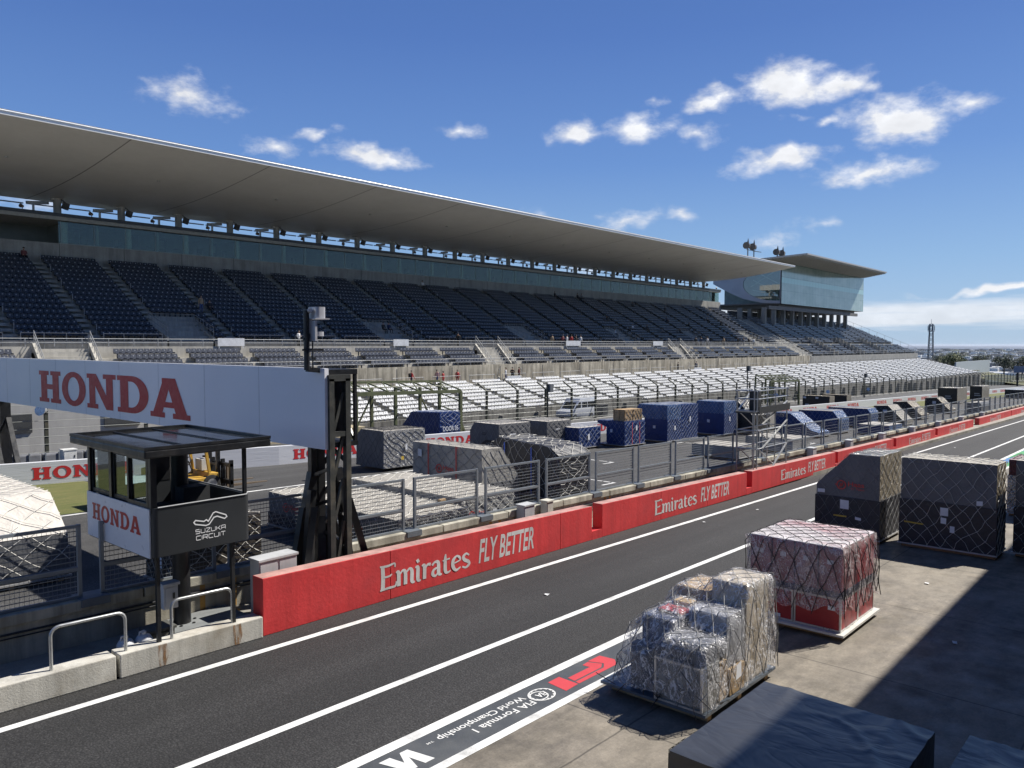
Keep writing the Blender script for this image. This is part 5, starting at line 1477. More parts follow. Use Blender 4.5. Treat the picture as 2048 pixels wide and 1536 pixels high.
def hgt(x, y):
    h = .25
    for x0, x1, y0, y1, z0, z1, nm, mt in BOXES:
        dx = max(x0 - x, 0, x - x1); dy = max(y0 - y, 0, y - y1)
        h = max(h, z1 + .02 - 1.5 * math.hypot(dx, dy))
    return h
fn = wrap(t, L, 2.8, 1.72, hgt, 64, 56, 9.0, film('crinkled film', .26, (.78, .78, .82), 1.25), skirt=.32, jag=.12, fold=.065)
net_on(t, fn, 64, 56, 7, .0075, net_g, L)
m = MB(); rnd = random.Random(4)
for k in range(16):
    a = L(rnd.uniform(-.05, .0), rnd.uniform(.05, 1.9), rnd.uniform(.2, 1.1)); b = (a[0] + rnd.uniform(-.06, .02), a[1] + rnd.uniform(-.45, .45), a[2] + rnd.uniform(-.5, .3)); m.tube([a, b], .009, 4, cap=False)
m.build('loose_cord', net_d, t)
m = MB(); p = L(.9, -.14, .58); m.quad(p, (p[0] + .22, p[1], p[2] + .02), (p[0] + .20, p[1], p[2] + .30), (p[0] + .02, p[1], p[2] + .27)); m.build('paper_label', paper, t)
# black tarpaulin crate at the bottom edge, part in shade
tarp = wrinkled('black tarpaulin', (0.032, 0.034, 0.039), .36, .42, .6, stretch=(1, .55, 1), spec=.7, fold=3.0, var=.28)
def tarped(lab, X, Y, dx, dy, h, seed):
    t = thing('tarped_crate', lab, 'crate', (X + dx / 2, Y + dy / 2, hg(X)), 'black tarpaulin crates')
    L = loc(X, Y)
    m = MB(); lbox(m, L, -.05, dx + .05, -.05, dy + .05, .08, .13); lbox(m, L, .1, .25, 0, dy, -.02, .079); lbox(m, L, dx - .25, dx - .1, 0, dy, -.02, .079); m.build('pallet_base', alu, t)
    n = noise.noise
    bm = bmesh.new()
    vs = [bm.verts.new(L(x, y, z)) for z in (.135, h) for x, y in ((0, 0), (dx, 0), (dx, dy), (0, dy))]
    for f in ((3, 2, 1, 0), (4, 5, 6, 7), (0, 1, 5, 4), (1, 2, 6, 5), (2, 3, 7, 6), (3, 0, 4, 7)): bm.faces.new([vs[i] for i in f])
    bmesh.ops.subdivide_edges(bm, edges=bm.edges, cuts=44, use_grid_fill=True)
    for v in bm.verts:
        p = v.co.copy()
        if p.z > hg(X) + h - .08:
            q = Vector((p.x * .55 + p.y * .35, p.y * 1.5 - p.x * .35, seed))
            ridge = (max(0, 1 - abs(n(q * .9)) * 9) * .036 + max(0, 1 - abs(n(q * 1.7 + Vector((9, 0, 0)))) * 8) * .016) * max(0, n(p * .6 + Vector((seed, 0, 4))) + .55)
            v.co.z += ridge + .012 * n(p * 1.2 + Vector((seed, 3, 0)))
        else:
            v.co += Vector((n(p * 2 + Vector((seed, 0, 0))), n(p * 2 + Vector((0, seed, 0))), 0)) * .02
        v.co -= t.location
    me = bpy.data.meshes.new('tarpaulin'); bm.to_mesh(me); bm.free(); me.materials.append(tarp)
    me.polygons.foreach_set('use_smooth', [True] * len(me.polygons)); me.set_sharp_from_angle(angle=R(50))
    o = bpy.data.objects.new('tarpaulin', me); COL.objects.link(o); o.parent = t
    m = MB(); pts = [L(.02, dy - .02, .9), L(.0, dy + .01, h - .06), L(.06, dy - .06, h + .02), L(.3, dy - .02, h + .02)]
    m.quad(L(-.012, dy + .012, h - .35), L(.0, dy + .012, h + .012), L(.42, dy + .012, h + .012), L(.36, dy + .012, h - .1)); m.build('tape_patch', FAB['foil'], o)
    return t
tarped('large black tarpaulin crate in front, half in the shade', 8.1, 2.35, 2.75, 2.25, 1.62, 2.0)
tarped('black tarpaulin crate in the shade at the photo corner', 9.3, -.2, 1.75, 2.2, 1.62, 6.0)
# --- on the main straight
cargo('cargo_pallet', 'large off white tarpaulin pallet with coarse net and sloped end, nearest the photo edge', 5.0, 23.2, [(0, 0), (0, 1.14), (1.3, 2.1), (5.9, 2.1), (5.9, 0)], 2.9, FAB['navy'], None, None, net_w, .62, .010, top=FAB['white'], side=FAB['dgrey'], papers=((Pf, 3.5, .5, .25, .2, paper),))
cargo('cargo_pallet', 'dark netted crate behind the fence, under the booth sign', 9.3, 19.2, rect(2.4, 1.75), 2.1, wrinkled('brown black cover', (.05, .042, .034), .5, .5), None, None, net_w, .42, .010, papers=((Pf, 1.6, .8, .16, .3, paper), (Pf, 1.4, .4, .1, .3, paper)))
t, F = cargo('cargo_pallet', 'low pale grey netted pallet with red logo, directly behind the gantry tower', 15.3, 17.98, [(0, 0), (7.2, 0), (7.2, .5), (7.2, 1.15), (0, 1.15)], 3.0, FAB['dgrey'], FAB['navy'], .42, net_w, .42, .011, top=FAB['lgrey'], side=FAB['silver'], papers=((Pf, 5.0, .55, .28, .4, paper), (Ps, 1.9, .5, .2, .22, paper)))
team_logo(t, F, 6.2, .55, .36); team_logo(t, F, 2.6, .48, .34); team_logo(t, F, .6, .42, .34, 's')
t, F = cargo('cargo_pallet', 'second low pale grey netted pallet, in front of the tall grey logo crate', 18.6, 18.6, [(0, 0), (6.0, 0), (6.0, 1.32), (0, 1.32)], 2.7, FAB['grey'], None, None, net_w, .42, .011, top=FAB['lgrey'], side=FAB['silver'], papers=((Pf, .8, .5, .3, .3, paper), (Ps, 1.5, .62, .2, .2, paper)))
team_logo(t, F, .25, .5, .36, 's')
tag(MB().box(18.1, 18.35, 19.1, 19.25, hg(18) + 1.36, hg(18) + 1.46).build('timber_block', wood), 'small brown timber block lying on the low pale pallet', 'block')
t, F = cargo('cargo_pallet', 'tall grey crate with red logo, red straps and netted sloping side', 23.4, 22.2, [(0, 0), (0, 2.30), (1.2, 2.30), (2.3, 1.0), (2.3, 0)], 4.3, FAB['grey'], FAB['dgrey'], .82, net_g, .55, .010, side=FAB['grey'], top=FAB['lgrey'], axis='y', papers=((Pf, 3.9, 1.7, .25, .32, paper), (Pf, 1.5, .35, .25, .32, paper), (Pf, 3.25, .02, .06, 2.3, redl), (Pf, 1.5, .02, .06, 2.3, redl)))
team_logo(t, F, 2.75, 1.05, .42)
cargo('cargo_pallet', 'dark navy net covered pallet with rounded top and bright blue straps', 26.6, 20.6, [(0, 0), (4.6, 0), (4.6, 1.75), (3.6, 2.45), (.5, 2.25), (0, 1.9)], 2.2, FAB['navy'], None, None, net_w, .5, .013, top=FAB['navy'], side=FAB['black'], sag=.12, papers=((Pf, 3.2, .05, .07, 2.2, blu_st), (Pf, 1.6, .05, .07, 2.1, blu_st)), wob=.06)
cargo('cargo_pallet', 'silver grey wrapped crate with wrinkled net side, standing alone by the white line', 27.0, 32.95, [(0, 0), (2.42, 0), (2.35, 1.62), (1.95, 2.05), (0, 2.05)], 3.0, FAB['dgrey'], None, None, net_d, .42, .012, side=FAB['silver'], top=FAB['lgrey'], papers=((Ps, 1.5, .95, .14, .3, paper), (Ps, 1.2, .4, .18, .2, yel)), base=False, sag=.08, lift=.18)
t, F = cargo('cargo_pallet', 'blue net covered crate with white door lettering, behind the silver grey crate', 37.9, 40.05, [(0, 0), (4.1, 0), (4.1, .95), (3.0, 2.1), (0, 2.2)], 2.0, FAB['blue'], None, None, net_b, .42, .012, side=FAB['blue'], sag=.1)
m = MB(); vf = fit(text_mesh('DOOR 05', bold=.015), 1.5, .34); lay(m, vf, F((-.075, .85), .25), (1, 0, 0), (0, 0, 1)); m.build('lettering', M('stencil white', (.7, .72, .75), .6), t, fix=False)
t, F = cargo('cargo_pallet', 'grey crate with white top and dark swoosh mark, nearer of the grey pair', 37.0, 33.6, [(0, 0), (2.6, 0), (2.6, 1.3), (2.2, 1.85), (0, 1.85)], 3.1, FAB['dgrey'], None, None, net_g, .42, .011, side=FAB['dgrey'], top=FAB['white'], papers=((Ps, 1.0, 1.1, .6, .07, paper),))
m = MB(); a, b = shape_mesh([[(0, .1), (.5, .42), (1.3, .42), (1.15, .3), (.6, .28), (.15, .02)]]); lay(m, (a, b), F((1.6, .35), -.065), (0, -1, 0), (0, 0, 1)); a, b = stroke([(0, 0), (.35, 0), (.4, .12), (.05, .12)], .03, True); lay(m, (a, b), F((1.45, 1.1), -.065), (0, -1, 0), (0, 0, 1)); m.build('logo', FAB['navy'], t, fix=False)
cargo('cargo_pallet', 'grey crate with white top, farther of the grey pair, beside the low blue crate', 41.2, 33.0, rect(2.5, 1.85), 2.7, FAB['dgrey'], None, None, net_g, .42, .011, side=FAB['dgrey'], top=FAB['white'], papers=((Ps, .9, 1.25, .45, .06, paper), (Ps, 1.5, .3, .3, .3, paper)))
cargo('cargo_pallet', 'low blue netted crate with pale top, left of the crate carrying a timber box', 43.2, 31.8, [(0, 0), (2.2, 0), (2.2, 1.38), (0, 1.38)], 2.6, FAB['blue'], None, None, net_b, .42, .011, top=FAB['white'], papers=((Ps, 1.0, .5, .22, .4, paper),))
cargo('cargo_pallet', 'blue netted crate with red cords carrying a timber box on top', 47.0, 30.55, [(0, 0), (1.55, 0), (1.55, 1.2), (2.35, 1.5), (2.35, 1.68), (0, 1.68)], 2.7, FAB['blue'], None, None, net_b, .42, .011, papers=((Pf, 1.2, .85, .2, .25, paper), (Ps, 1.4, 1.0, .2, .35, paper), (Ps, 1.9, .03, .05, 1.6, redl), (Ps, .9, .03, .05, 1.6, redl)))
tb = thing('timber_box', 'raw timber crate with net standing on the blue crate with red cords', 'crate', (48.3, 31.0, hg(48) + 1.86))
m = MB(); L = loc(47.2, 30.7); lbox(m, L, 0, 2.3, 0, .95, 1.87, 2.70); m.build('crate_body', wood, tb)
m = MB()
for a in (0, .42, .87): lbox(m, L, -.03, -.001, a, a + .08, 1.87, 2.7)
for a in (.0, 1.1, 2.2): lbox(m, L, a, a + .09, -.03, -.001, 1.87, 2.7)
m.build('batten', M('timber batten', (.38, .25, .13), .8, var=.2), tb)
m = MB(); net_plane(m, rect(2.3, .83), lambda s, z: L(s, -.05, 1.87 + z), .4, .014, random.Random(2)); m.build('cargo_net', net_g, tb, fix=False)
CP = lambda w, h, s0, h0: [(0, 0), (w, 0), (w, h0), (w + s0, h0 + .25), (w + s0 * .85, h), (0, h)]
cargo('cargo_pallet', 'tall blue crate with dark lower box and ribbed net, right of the timber box', 52.0, 30.0, [(0, 0), (1.95, 0), (1.95, 1.65), (2.65, 2.45), (2.5, 2.7), (0, 2.7)], 2.1, FAB['bluefoil'], FAB['blue'], 1.62, net_b, .34, .011, netlow=False, side=FAB['bluefoil'], papers=((Pf, 1.2, .9, .22, .22, paper), (Ps, 1.0, .8, .2, .32, paper)))
cargo('cargo_pallet', 'tall bright blue netted crate squeezed between the two ribbed net crates', 54.35, 30.1, rect(2.4, 2.68), 2.6, FAB['blue'], None, None, net_b, .38, .011, side=FAB['blue'], papers=((Ps, 1.2, 1.3, .2, .4, paper),))
cargo('cargo_pallet', 'tall blue crate with dark lower box, directly before the black foil crate', 60.4, 29.5, [(0, 0), (2.45, 0), (2.45, 1.75), (2.55, 2.4), (2.5, 2.72), (0, 2.72)], 2.3, FAB['bluefoil'], FAB['blue'], 1.72, net_b, .34, .011, netlow=False, side=FAB['bluefoil'], papers=((Pf, 1.5, .95, .25, .25, paper), (Ps, .9, 1.1, .2, .35, paper)))
cargo('cargo_pallet', 'black crate with sloped bright foil shoulder beside the scaffold tower', 63.6, 28.4, [(0, 0), (2.4, 0), (2.4, 2.7), (1.5, 2.72), (0, 1.5)], 3.6, FAB['black'], None, None, net_d, .4, .012, side=FAB['blackfoil'], top=FAB['foil'])
cargo('cargo_pallet', 'pale box pallet half hidden behind the scaffold tower', 69, 29.2, rect(2.4, 1.6), 2.6, FAB['lgrey'], None, None, None, top=FAB['white'])
cargo('cargo_pallet', 'flat grey covered pallet behind the mesh fence left of the scaffold tower', 46.4, 21.6, rect(3.3, .68), 3.0, FAB['grey'], None, None, None, top=FAB['lgrey'], side=FAB['grey'])
cargo('cargo_pallet', 'flat grey covered pallet behind the mesh fence right of the scaffold tower', 52.6, 20.6, rect(3.4, .85), 3.2, FAB['grey'], None, None, None, top=FAB['lgrey'], side=FAB['silver'], papers=((Pf, .9, .4, .22, .25, paper),))
cargo('cargo_pallet', 'dark blue crate with sunlit sloping net flank, first past the scaffold tower', 65.2, 23.4, [(0, 0), (3.75, 0), (3.75, 1.78), (2.4, 1.78), (.6, .45), (0, .3)], 2.6, FAB['blue'], None, None, net_b, .42, .011, side=FAB['bluefoil'], top=FAB['bluefoil'])
cargo('cargo_pallet', 'dark blue crate behind the sloping flank crate, second past the scaffold tower', 70.2, 23.4, [(0, 0), (3.6, 0), (3.6, 1.82), (.6, 1.86), (0, 1.1)], 2.5, FAB['blue'], None, None, net_b, .42, .011, side=FAB['bluefoil'], top=FAB['lgrey'])
cargo('cargo_pallet', 'long dark blue crate farthest of the blue ones, before the black sloped crates', 79.5, 23.6, [(0, 0), (4.0, 0), (4.0, 1.70), (.3, 1.70), (0, 1.3)], 2.5, FAB['blue'], None, None, net_b, .42, .011, side=FAB['bluefoil'], top=FAB['lgrey'])
cargo('cargo_pallet', 'flat blue covered pallet with grey top by the fence', 72.0, 19.8, rect(2.6, .75), 4.0, FAB['blue'], None, None, None, top=FAB['lgrey'], side=FAB['bluefoil'])
for nm_, X_, Y_, W2, lab in (('cargo_pallet', 85.0, 22.0, 2.9, 'black sloped crate with pale window patch, nearest of three black sloped ones'), ('cargo_pallet', 95.8, 23.0, 3.0, 'black sloped crate with brown foil roof, middle of three black sloped ones'), ('cargo_pallet', 110.6, 23.3, 2.9, 'black sloped crate, farthest of three black sloped ones')):
    cargo(nm_, lab, X_, Y_, [(0, 0), (W2, 0), (W2, 1.75), (1.55, 1.85), (.2, .5), (0, .4)], 3.3, FAB['black'], None, None, net_g, .42, .010, side=FAB['lgrey'] if X_ < 90 else FAB['tan'], top=FAB['tan'] if X_ > 90 else FAB['lgrey'], papers=((Pf, 2.0, 1.05, .4, .35, paper),) if X_ != 95.8 else ())
cargo('cargo_pallet', 'low black crate with pale labels before the far fence, nearer of two', 109, 37.7, rect(3.7, 1.5), 2.0, FAB['black'], None, None, None, side=FAB['tan'], papers=((Pf, 3.6, 1.1, .4, .25, paper), (Pf, 1.9, 1.1, .4, .25, paper), (Pf, 3.3, .15, .5, .2, paper)))
cargo('cargo_pallet', 'low black crate before the far fence, farther of two', 117.6, 38.2, rect(3.7, 1.42), 2.0, FAB['black'], None, None, None, side=FAB['tan'])
for X_, Y_, W2, H_, lab in ((140, 28.5, 2.8, 2.35, 'tall black crate with pale lettering, bigger of two far black crates'), (158, 28.3, 1.9, 2.35, 'tall narrow black crate, farthest of two far black crates')):
    t, F = cargo('cargo_pallet', lab, X_, Y_, rect(W2, H_), 7.0 if X_ < 150 else 6.4, FAB['black'], None, None, None, side=FAB['tan'])
    m = MB()
    for q, (zz, ww) in enumerate(((.95, .8), (.62, .95))): m.quad(F((W2 * .62, zz), -.05), F((W2 * .62 - ww, zz), -.05), F((W2 * .62 - ww, zz + .17), -.05), F((W2 * .62, zz + .17), -.05))
    m.build('paper_label', M('dim white', (.38, .40, .42), .6), t, fix=False)
cargo('cargo_pallet', 'low dark covered load with pale top near the far fence', 112, 20.1, [(0, 0), (1.6, 0), (1.6, 1.3), (.2, 1.42), (0, 1.1)], 6.0, FAB['dgrey'], None, None, None, top=FAB['lgrey'])
cargo('cargo_pallet', 'long dark netted pallet at the far photo edge', 174, 24.0, [(0, 0), (3.4, 0), (3.4, 1.5), (0, 1.5)], 14.0, FAB['black'], None, None, None, top=FAB['silver'])
# ================================================================== TRACKSIDE: advert wall, catch fence, frames
adw = M('advert wall white', (0.66, 0.67, 0.70), .5, var=.06, vs=1.2, stretch=(.3, .3, 6), bump=.4, bs=3)
adred = M('advert wall red', (0.58, 0.03, 0.035), .5, var=.04)
hw = slab_word('HONDA', .1)
LINE = [(-30, 46.5), (11.2, 41.0), (24.5, 39.2), (34, 38.6), (60, 37.4), (86, 36.1), (121, 35.4), (150, 34.8), (196, 33.4), (236, 32.0)]
ADL = ['advert wall length reaching the outermost photo edge', 'white advert wall length seen below the banner and through the booth', 'white advert wall length behind the gantry tower', 'white advert wall length hidden behind the blue door crate and grey pair', 'white advert wall length behind the ribbed blue crates', 'white advert wall length with repeated red lettering past the scaffold tower',
       'white advert wall length with repeated red lettering before the tall black crates', 'white advert wall length behind the tall black crates', 'farthest white advert wall length with small red lettering']
for i in range(len(LINE) - 1):
    (xa, ya), (xb, yb) = LINE[i], LINE[i + 1]
    t = thing('advert_wall', ADL[i], 'wall', (xa, ya, hg(xa)), 'white trackside advert walls')
    d = Vector((xb - xa, yb - ya, -SLOPE * (xb - xa))); L_ = d.length; d.normalize(); nrm = Vector((d.y, -d.x, 0)).normalized()
    A = Vector((xa, ya, hg(xa))); H_ = 1.06 if xa < 60 else .98
    m = MB()
    P = [A, A + d * L_]
    vs = [P[0], P[1], P[1] - nrm * .35, P[0] - nrm * .35]
    m.add(vs + [v + Vector((0, 0, H_)) for v in vs], [(3, 2, 1, 0), (4, 5, 6, 7), (0, 1, 5, 4), (1, 2, 6, 5), (2, 3, 7, 6), (3, 0, 4, 7)])
    bd = m.build('wall_panel', adw, t)
    m = MB(); wl = 4.4
    s = 1.25 if i == 1 else .9 if i == 2 else 1.2
    while s + wl < L_ and i >= 1:
        lay(m, fit(hw, wl, .60 if xa < 60 else .5), A + d * s + nrm * .012 + Vector((0, 0, .24)), d, (0, 0, 1)); s += 8.2 if i < 4 else 7.6
    if m.v: m.build('lettering', adred, bd, fix=False)
# catch fence
fsteel = M('weathered fence steel', (0.065, 0.070, 0.055), .6, metal=.2, var=.3, vs=2, dirt=(.15, .12, .07, .4))
wirem = M('catch fence cable', (0.20, 0.21, 0.20), .5, metal=.5)
cf = thing('catch_fence', 'tall debris catch fence of bent steel posts and cables before the white seats', 'fence', (120, 46, hg(120)))
FYY = 46.0
px_ = [-4.6, 0.3, 5.1, 10, 14.75, 20.0, 25.0]
x = 49.1
while x < 262: px_.append(x); x += 4.06
def fpost(m, x):
    h = 3.45; z = hg(x)
    m.bar((x, FYY, z), (x, FYY, z + h), .17, .17, upv=(0, 1, 0)); m.bar((x, FYY, z + h - .05), (x - .15, FYY + .95, z + h + .62), .12, .12)
for x in px_:
    m = MB(); fpost(m, x); m.build('post', fsteel, cf)
m = MB()
for a, b in ((-5, 33.5), (44.3, 262)):
    for k in range(8):
        z = .5 + k * .42; m.tube([(a, FYY - .1, hg(a) + z), (b, FYY - .1, hg(b) + z)], .013, 4, cap=False)
    for k in range(3): m.tube([(a, FYY + .3 + .3 * k, hg(a) + 3.6 + .21 * k), (b, FYY + .3 + .3 * k, hg(b) + 3.6 + .21 * k)], .013, 4, cap=False)
m.build('cable', wirem, cf, fix=False)
ms = M('fence mesh haze', (0.16, 0.165, 0.155), .6, transp=.90)
m = MB()
for a, b in ((-5, 33.5), (44.3, 262)): m.quad((a, FYY + .02, hg(a) + .3), (b, FYY + .02, hg(b) + .3), (b, FYY + .02, hg(b) + 3.4), (a, FYY + .02, hg(a) + 3.4))
m.build('wire_mesh', ms, cf, fix=False)
m = MB()
x = 44.5
while x < 262: m.box(x, x + 3.9, FYY - .3, FYY + .25, hg(x) - .1, hg(x) + .28); x += 4.06
m.build('footing', conc, cf)
for i, (xg, lab) in enumerate(((33.6, 'olive green steel gate frame with trussed canopy, nearer one behind the blue door crate'), (104.0, 'olive green steel gate frame with trussed canopy, farther one behind the scaffold tower'))):
    gr = M('olive steel', (0.105, 0.120, 0.058), .55, var=.2, vs=2, dirt=(.20, .17, .09, .4))
    t = thing('gate_frame', lab, 'gate frame', (xg, 44, hg(xg)), 'olive gate frames in the catch fence')
    w = 10.3; y = 44.0; h = 3.6; B = lambda dx, dy, z: (xg + dx, y + dy, hg(xg + dx) + z)
    for dx in (0, w):
        m = MB(); m.bar(B(dx, 0, 0), B(dx, 0, h), .24, .24, upv=(0, 1, 0)); m.bar(B(dx - .5, 1.9, 0), B(dx - .5, 1.9, h + .6), .2, .2, upv=(0, 1, 0))
        for z in (.8, 1.8, 2.8): m.bar(B(dx, 0, z), B(dx - .5, 1.9, z + .6), .08)
        m.build('post', gr, t)
    m = MB(); m.bar(B(0, 0, h), B(w, 0, h), .2, .26); m.bar(B(-.5, 1.9, h + .75), B(w - .5, 1.9, h + .75), .16)
    for k in range(8):
        a = w * k / 7; m.bar(B(a, 0, h + .1), B(a - .5, 1.9, h + .75), .10)
        if k < 7: m.bar(B(a, 0, h + .1), B(a + w / 7 - .5, 1.9, h + .75), .06); m.tube([B(a - .2, .8, h + .42), B(a + w / 7 - .2, .8, h + .42)], .03, 5)
    m.build('canopy_truss', gr, t)
    m = MB(); m.bar(B(2.9, 1.9, 0), B(2.9, 1.9, h + .3), .2); m.bar(B(5.2, 1.9, 0), B(5.2, 1.9, h + .3), .2); m.bar(B(7.7, 1.9, 0), B(7.7, 1.9, h + .3), .2); m.bar(B(1.0, 1.9, .2), B(2.9, 1.9, h - .3), .10); m.bar(B(7.7, 1.9, h - .3), B(9.6, 1.9, .2), .10); m.bar(B(w, .2, 1.5), B(w + .8, .2, 0), .16)
    m.build('brace', gr, t)
# light poles with boxes along the fence
for xq, hh, lab in ((57.0, 3.9, 'small camera box on a fence post above the grey pair of crates'), (100.2, 5.7, 'slim dark pole with a loudspeaker box behind the scaffold tower'), (150, 4.4, 'slim dark pole with a box above the far advert wall')):
    t = thing('fence_pole', lab, 'pole', (xq, 45.6, hg(xq)), None)
    m = MB(); m.tube([(xq, 45.6, hg(xq)), (xq, 45.6, hg(xq) + hh)], .08, 8); m.build('pole', fsteel, t)
    m = MB(); m.box(xq + .05, xq + .5, 45.3, 45.8, hg(xq) + hh - .75, hg(xq) + hh); m.build('speaker_box', M('speaker box', (.16, .17, .18), .6), t)
for i, (xq, zq) in enumerate(((14.75, 3.2), (25.2, 3.1), (110, 1.5), (131, 1.5), (152, 1.5))):
    lab = ['round floodlight on the fence post below the banner lettering', 'floodlight on a post behind the booth roof', 'floodlight on the far fence, nearest of three in a row', 'floodlight on the far fence, middle of three in a row', 'floodlight on the far fence, farthest of three in a row'][i]
    m = MB(); y = 45.6; z = hg(xq) + zq
    m.tube([(xq - .45, y - .15, z + .02), (xq - .38, y - .1, z), (xq - .1, y, z - .02)], [.30, .26, .1], 12); m.bar((xq - .1, y, z), (xq + .0, y + .3, z - .1), .08)
    tag(m.build('floodlight', M('lamp steel', (.55, .56, .56), .3, metal=.6), smooth=50), lab, 'floodlight', 'floodlights on the fence')
# building wall and walkway under the stands at the left
lb = thing('lower_building', 'grey concrete building wall with dark openings beneath the grandstand', 'building', (20, 52, hg(20)))
m = MB(); m.box(-20, 26.0, 52.0, 62.3, hg(20) - .2, -2.6)
m.build('wall', M('grey render', (.42, .41, .39), .8, var=.10, vs=.8, streak=.10), lb)
m = MB()
for a, b in ((-6, 1), (3, 9), (11.2, 15.9), (20.0, 22.2)): m.box(a, b, 51.9, 51.998, -5.2, -4.1)
m.build('opening', darkm, lb)
m = MB(); m.box(26.01, 38.5, 51.5, 62.3, hg(30) - .3, -4.42); m.box(26.02, 38.45, 51.4, 51.499, hg(30) - .3, -3.5); m.build('side_terrace', M('weathered wall', (.22, .21, .185)), lb)
tag(MB().box(22, 38, 48.6, 51.3, hg(30) - .3, hg(30) + .62).build('timber_platform', M('sandy planks', (.46, .39, .26), .8, var=.2, vs=1.5, stretch=(.4, 6, 1), streak=.2)), 'sandy timber platform seen below the banner, behind the forklift', 'platform')
bar_m = M('barrier grey', (.20, .205, .22), .5, var=.3, vs=1.5)
for i in range(9):
    x = 4 + i * 2.0
    t = thing('crash_barrier', ORD[i] + ' dark grey plastic barrier counted along the wall below the banner', 'barrier', (x, 44.6, hg(x)), 'grey barriers below the banner')
    m = MB(); m.box(x + .03, x + 1.97, 44.3, 44.9, hg(x), hg(x) + 1.0); m.build('barrier_body', bar_m, t, bevel=.08)
    m = MB()
    for q in range(3): m.box(x + .1 + q * .63, x + .16 + q * .63, 44.25, 44.32, hg(x) + .05, hg(x) + 1.08)
    m.tube([(x + 1, 44.27, hg(x) + .45), (x + 1, 44.2, hg(x) + .45)], .2, 10); m.build('bracket', fmet, t)
cabinet('roadside_box', 'white box with flat lid on the advert wall below the banner', 14.0, 14.6, 41.4, 41.9, .8, 1.5, M('white box', (.62, .62, .6), .6), 'box')
# ================================================================== SCAFFOLD TOWER
st = thing('scaffold_tower', 'steel tube scaffold tower with black platform standing on the pit wall walkway', 'scaffold', (38.2, 16.7, hg(38.2)))
sx0, sx1, sy0, sy1 = 36.45, 40.1, 16.05, 17.1
zb = hg(38.2) + .14
steel = M('scaffold tube', (.48, .49, .49), .4, metal=.7, var=.25, vs=3)
m = MB()
for x in (sx0, sx1):
    for y in (sy0, sy1): m.tube([(x, y, zb), (x, y, -2.2)], .035, 7)
m.tube([(sx0 - .35, sy0, zb), (sx0 - .35, sy0, -1.9)], .03, 7); m.tube([(38.3, sy1, zb), (38.3, sy1, -2.4)], .03, 7); m.tube([(38.6, sy0, zb), (38.6, sy0, -2.2)], .03, 7)
m.build('upright', steel, st, smooth=50)
m = MB()
for z in (zb + .35, -5.1, -4.2, -3.25, -2.65, -2.25):
    for y in (sy0, sy1): m.tube([(sx0 - .1, y, z), (sx1 + .1, y, z)], .028, 6)
    for x in (sx0, sx1): m.tube([(x, sy0 - .1, z), (x, sy1 + .1, z)], .028, 6)
m.build('ledger', steel, st, smooth=50)
m = MB(); brt = M('bright brace', (.62, .62, .60), .35, metal=.4)
for a, b in ((zb + .1, -5.1), (-5.1, -3.9), (-3.9, -2.9)): m.bar((sx0 + .5, sy0 - .05, a), (sx1 - .1, sy0 - .05, b), .09, .03)
m.bar((sx0 + .2, sy1, -3.2), (38.3, sy1, -2.2), .09, .03)
m.build('plank_brace', brt, st)
m = MB()
for a, b in ((zb + .1, -5.0), (-5.0, -3.2)): m.tube([(sx1, sy1, a), (sx0, sy1, b)], .028, 6); m.tube([(sx0, sy0 + .02, b), (sx1, sy0 + .02, a)], .028, 6)
m.build('diagonal', steel, st, smooth=50)
m = MB(); m.box(sx0 - .05, sx1 + .1, sy0 - .1, sy1 + .1, -3.36, -3.30); m.box(sx0 - .05, sx1 + .1, sy0 - .13, sy0 - .101, -3.36, -3.02); m.build('platform', darkm, st)
m = MB(); m.add([(sx1 + .05, sy0 - .05, -3.0), (sx1 + .05, sy1, -3.0), (sx1 + .9, sy1 + .9, -3.75), (sx1 + .1, sy0 + .2, -3.8)], [(0, 1, 2, 3)]); m.build('plastic_sheet', film('loose film', .35, (.6, .6, .58)), st, fix=False)
m = MB(); m.box(37.4, 37.7, 16.4, 16.9, -3.299, -2.3); m.build('case', darkm, st)
hose = M('pale conduit', (.50, .47, .38), .6)
m = MB(); z = hg(13) + .14
m.tube([(12.9, 17.2, z + .55), (14.0, 17.1, z + .60), (14.5, 17.05, z + .5), (14.7, 17.0, z + .25), (14.75, 17.0, z)], .045, 8); tag(m.build('conduit_pipe', hose, smooth=60), 'bent cream conduit pipe behind the first red wall block', 'pipe')
# ================================================================== VEHICLES
rubber = M('tyre rubber', (.018, .018, .018), .8)
def wheel(t, c, r, w, axis='y'):
    m = MB(); ax = Vector((0, 1, 0)) if axis == 'y' else Vector((1, 0, 0))
    c = Vector(c)
    m.tube([c - ax * w * .5, c - ax * w * .46, c + ax * w * .46, c + ax * w * .5], [r * .9, r, r, r * .9], 18)
    o = m.build('wheel', rubber, t, smooth=50)
    m = MB(); m.tube([c - ax * (w * .5 + .01), c + ax * (w * .5 + .01)], r * .58, 14); m.build('rim', M('wheel rim', (.38, .39, .40), .35, metal=.6), o)
    return o
vt = thing('van', 'silver grey high roof passenger van parked behind the catch fence', 'van', (65.6, 48.6, hg(65.6)))
vx, vy, vz = 63.3, 47.7, hg(65.6)
side = [(0, .35), (.05, .95), (.75, 1.15), (1.35, 1.75), (1.75, 2.2), (4.6, 2.25), (4.72, 1.3), (4.72, .35)]
paintv = M('silver van paint', (.62, .65, .70), .28, metal=.1, var=.03, coat=.6)
m = MB(); m.prism(side, vy, vy + 1.85, lambda p, y: (vx + p[0], y, vz + p[1])); m.build('body', paintv, vt, bevel=.06, smooth=35)
m = MB()
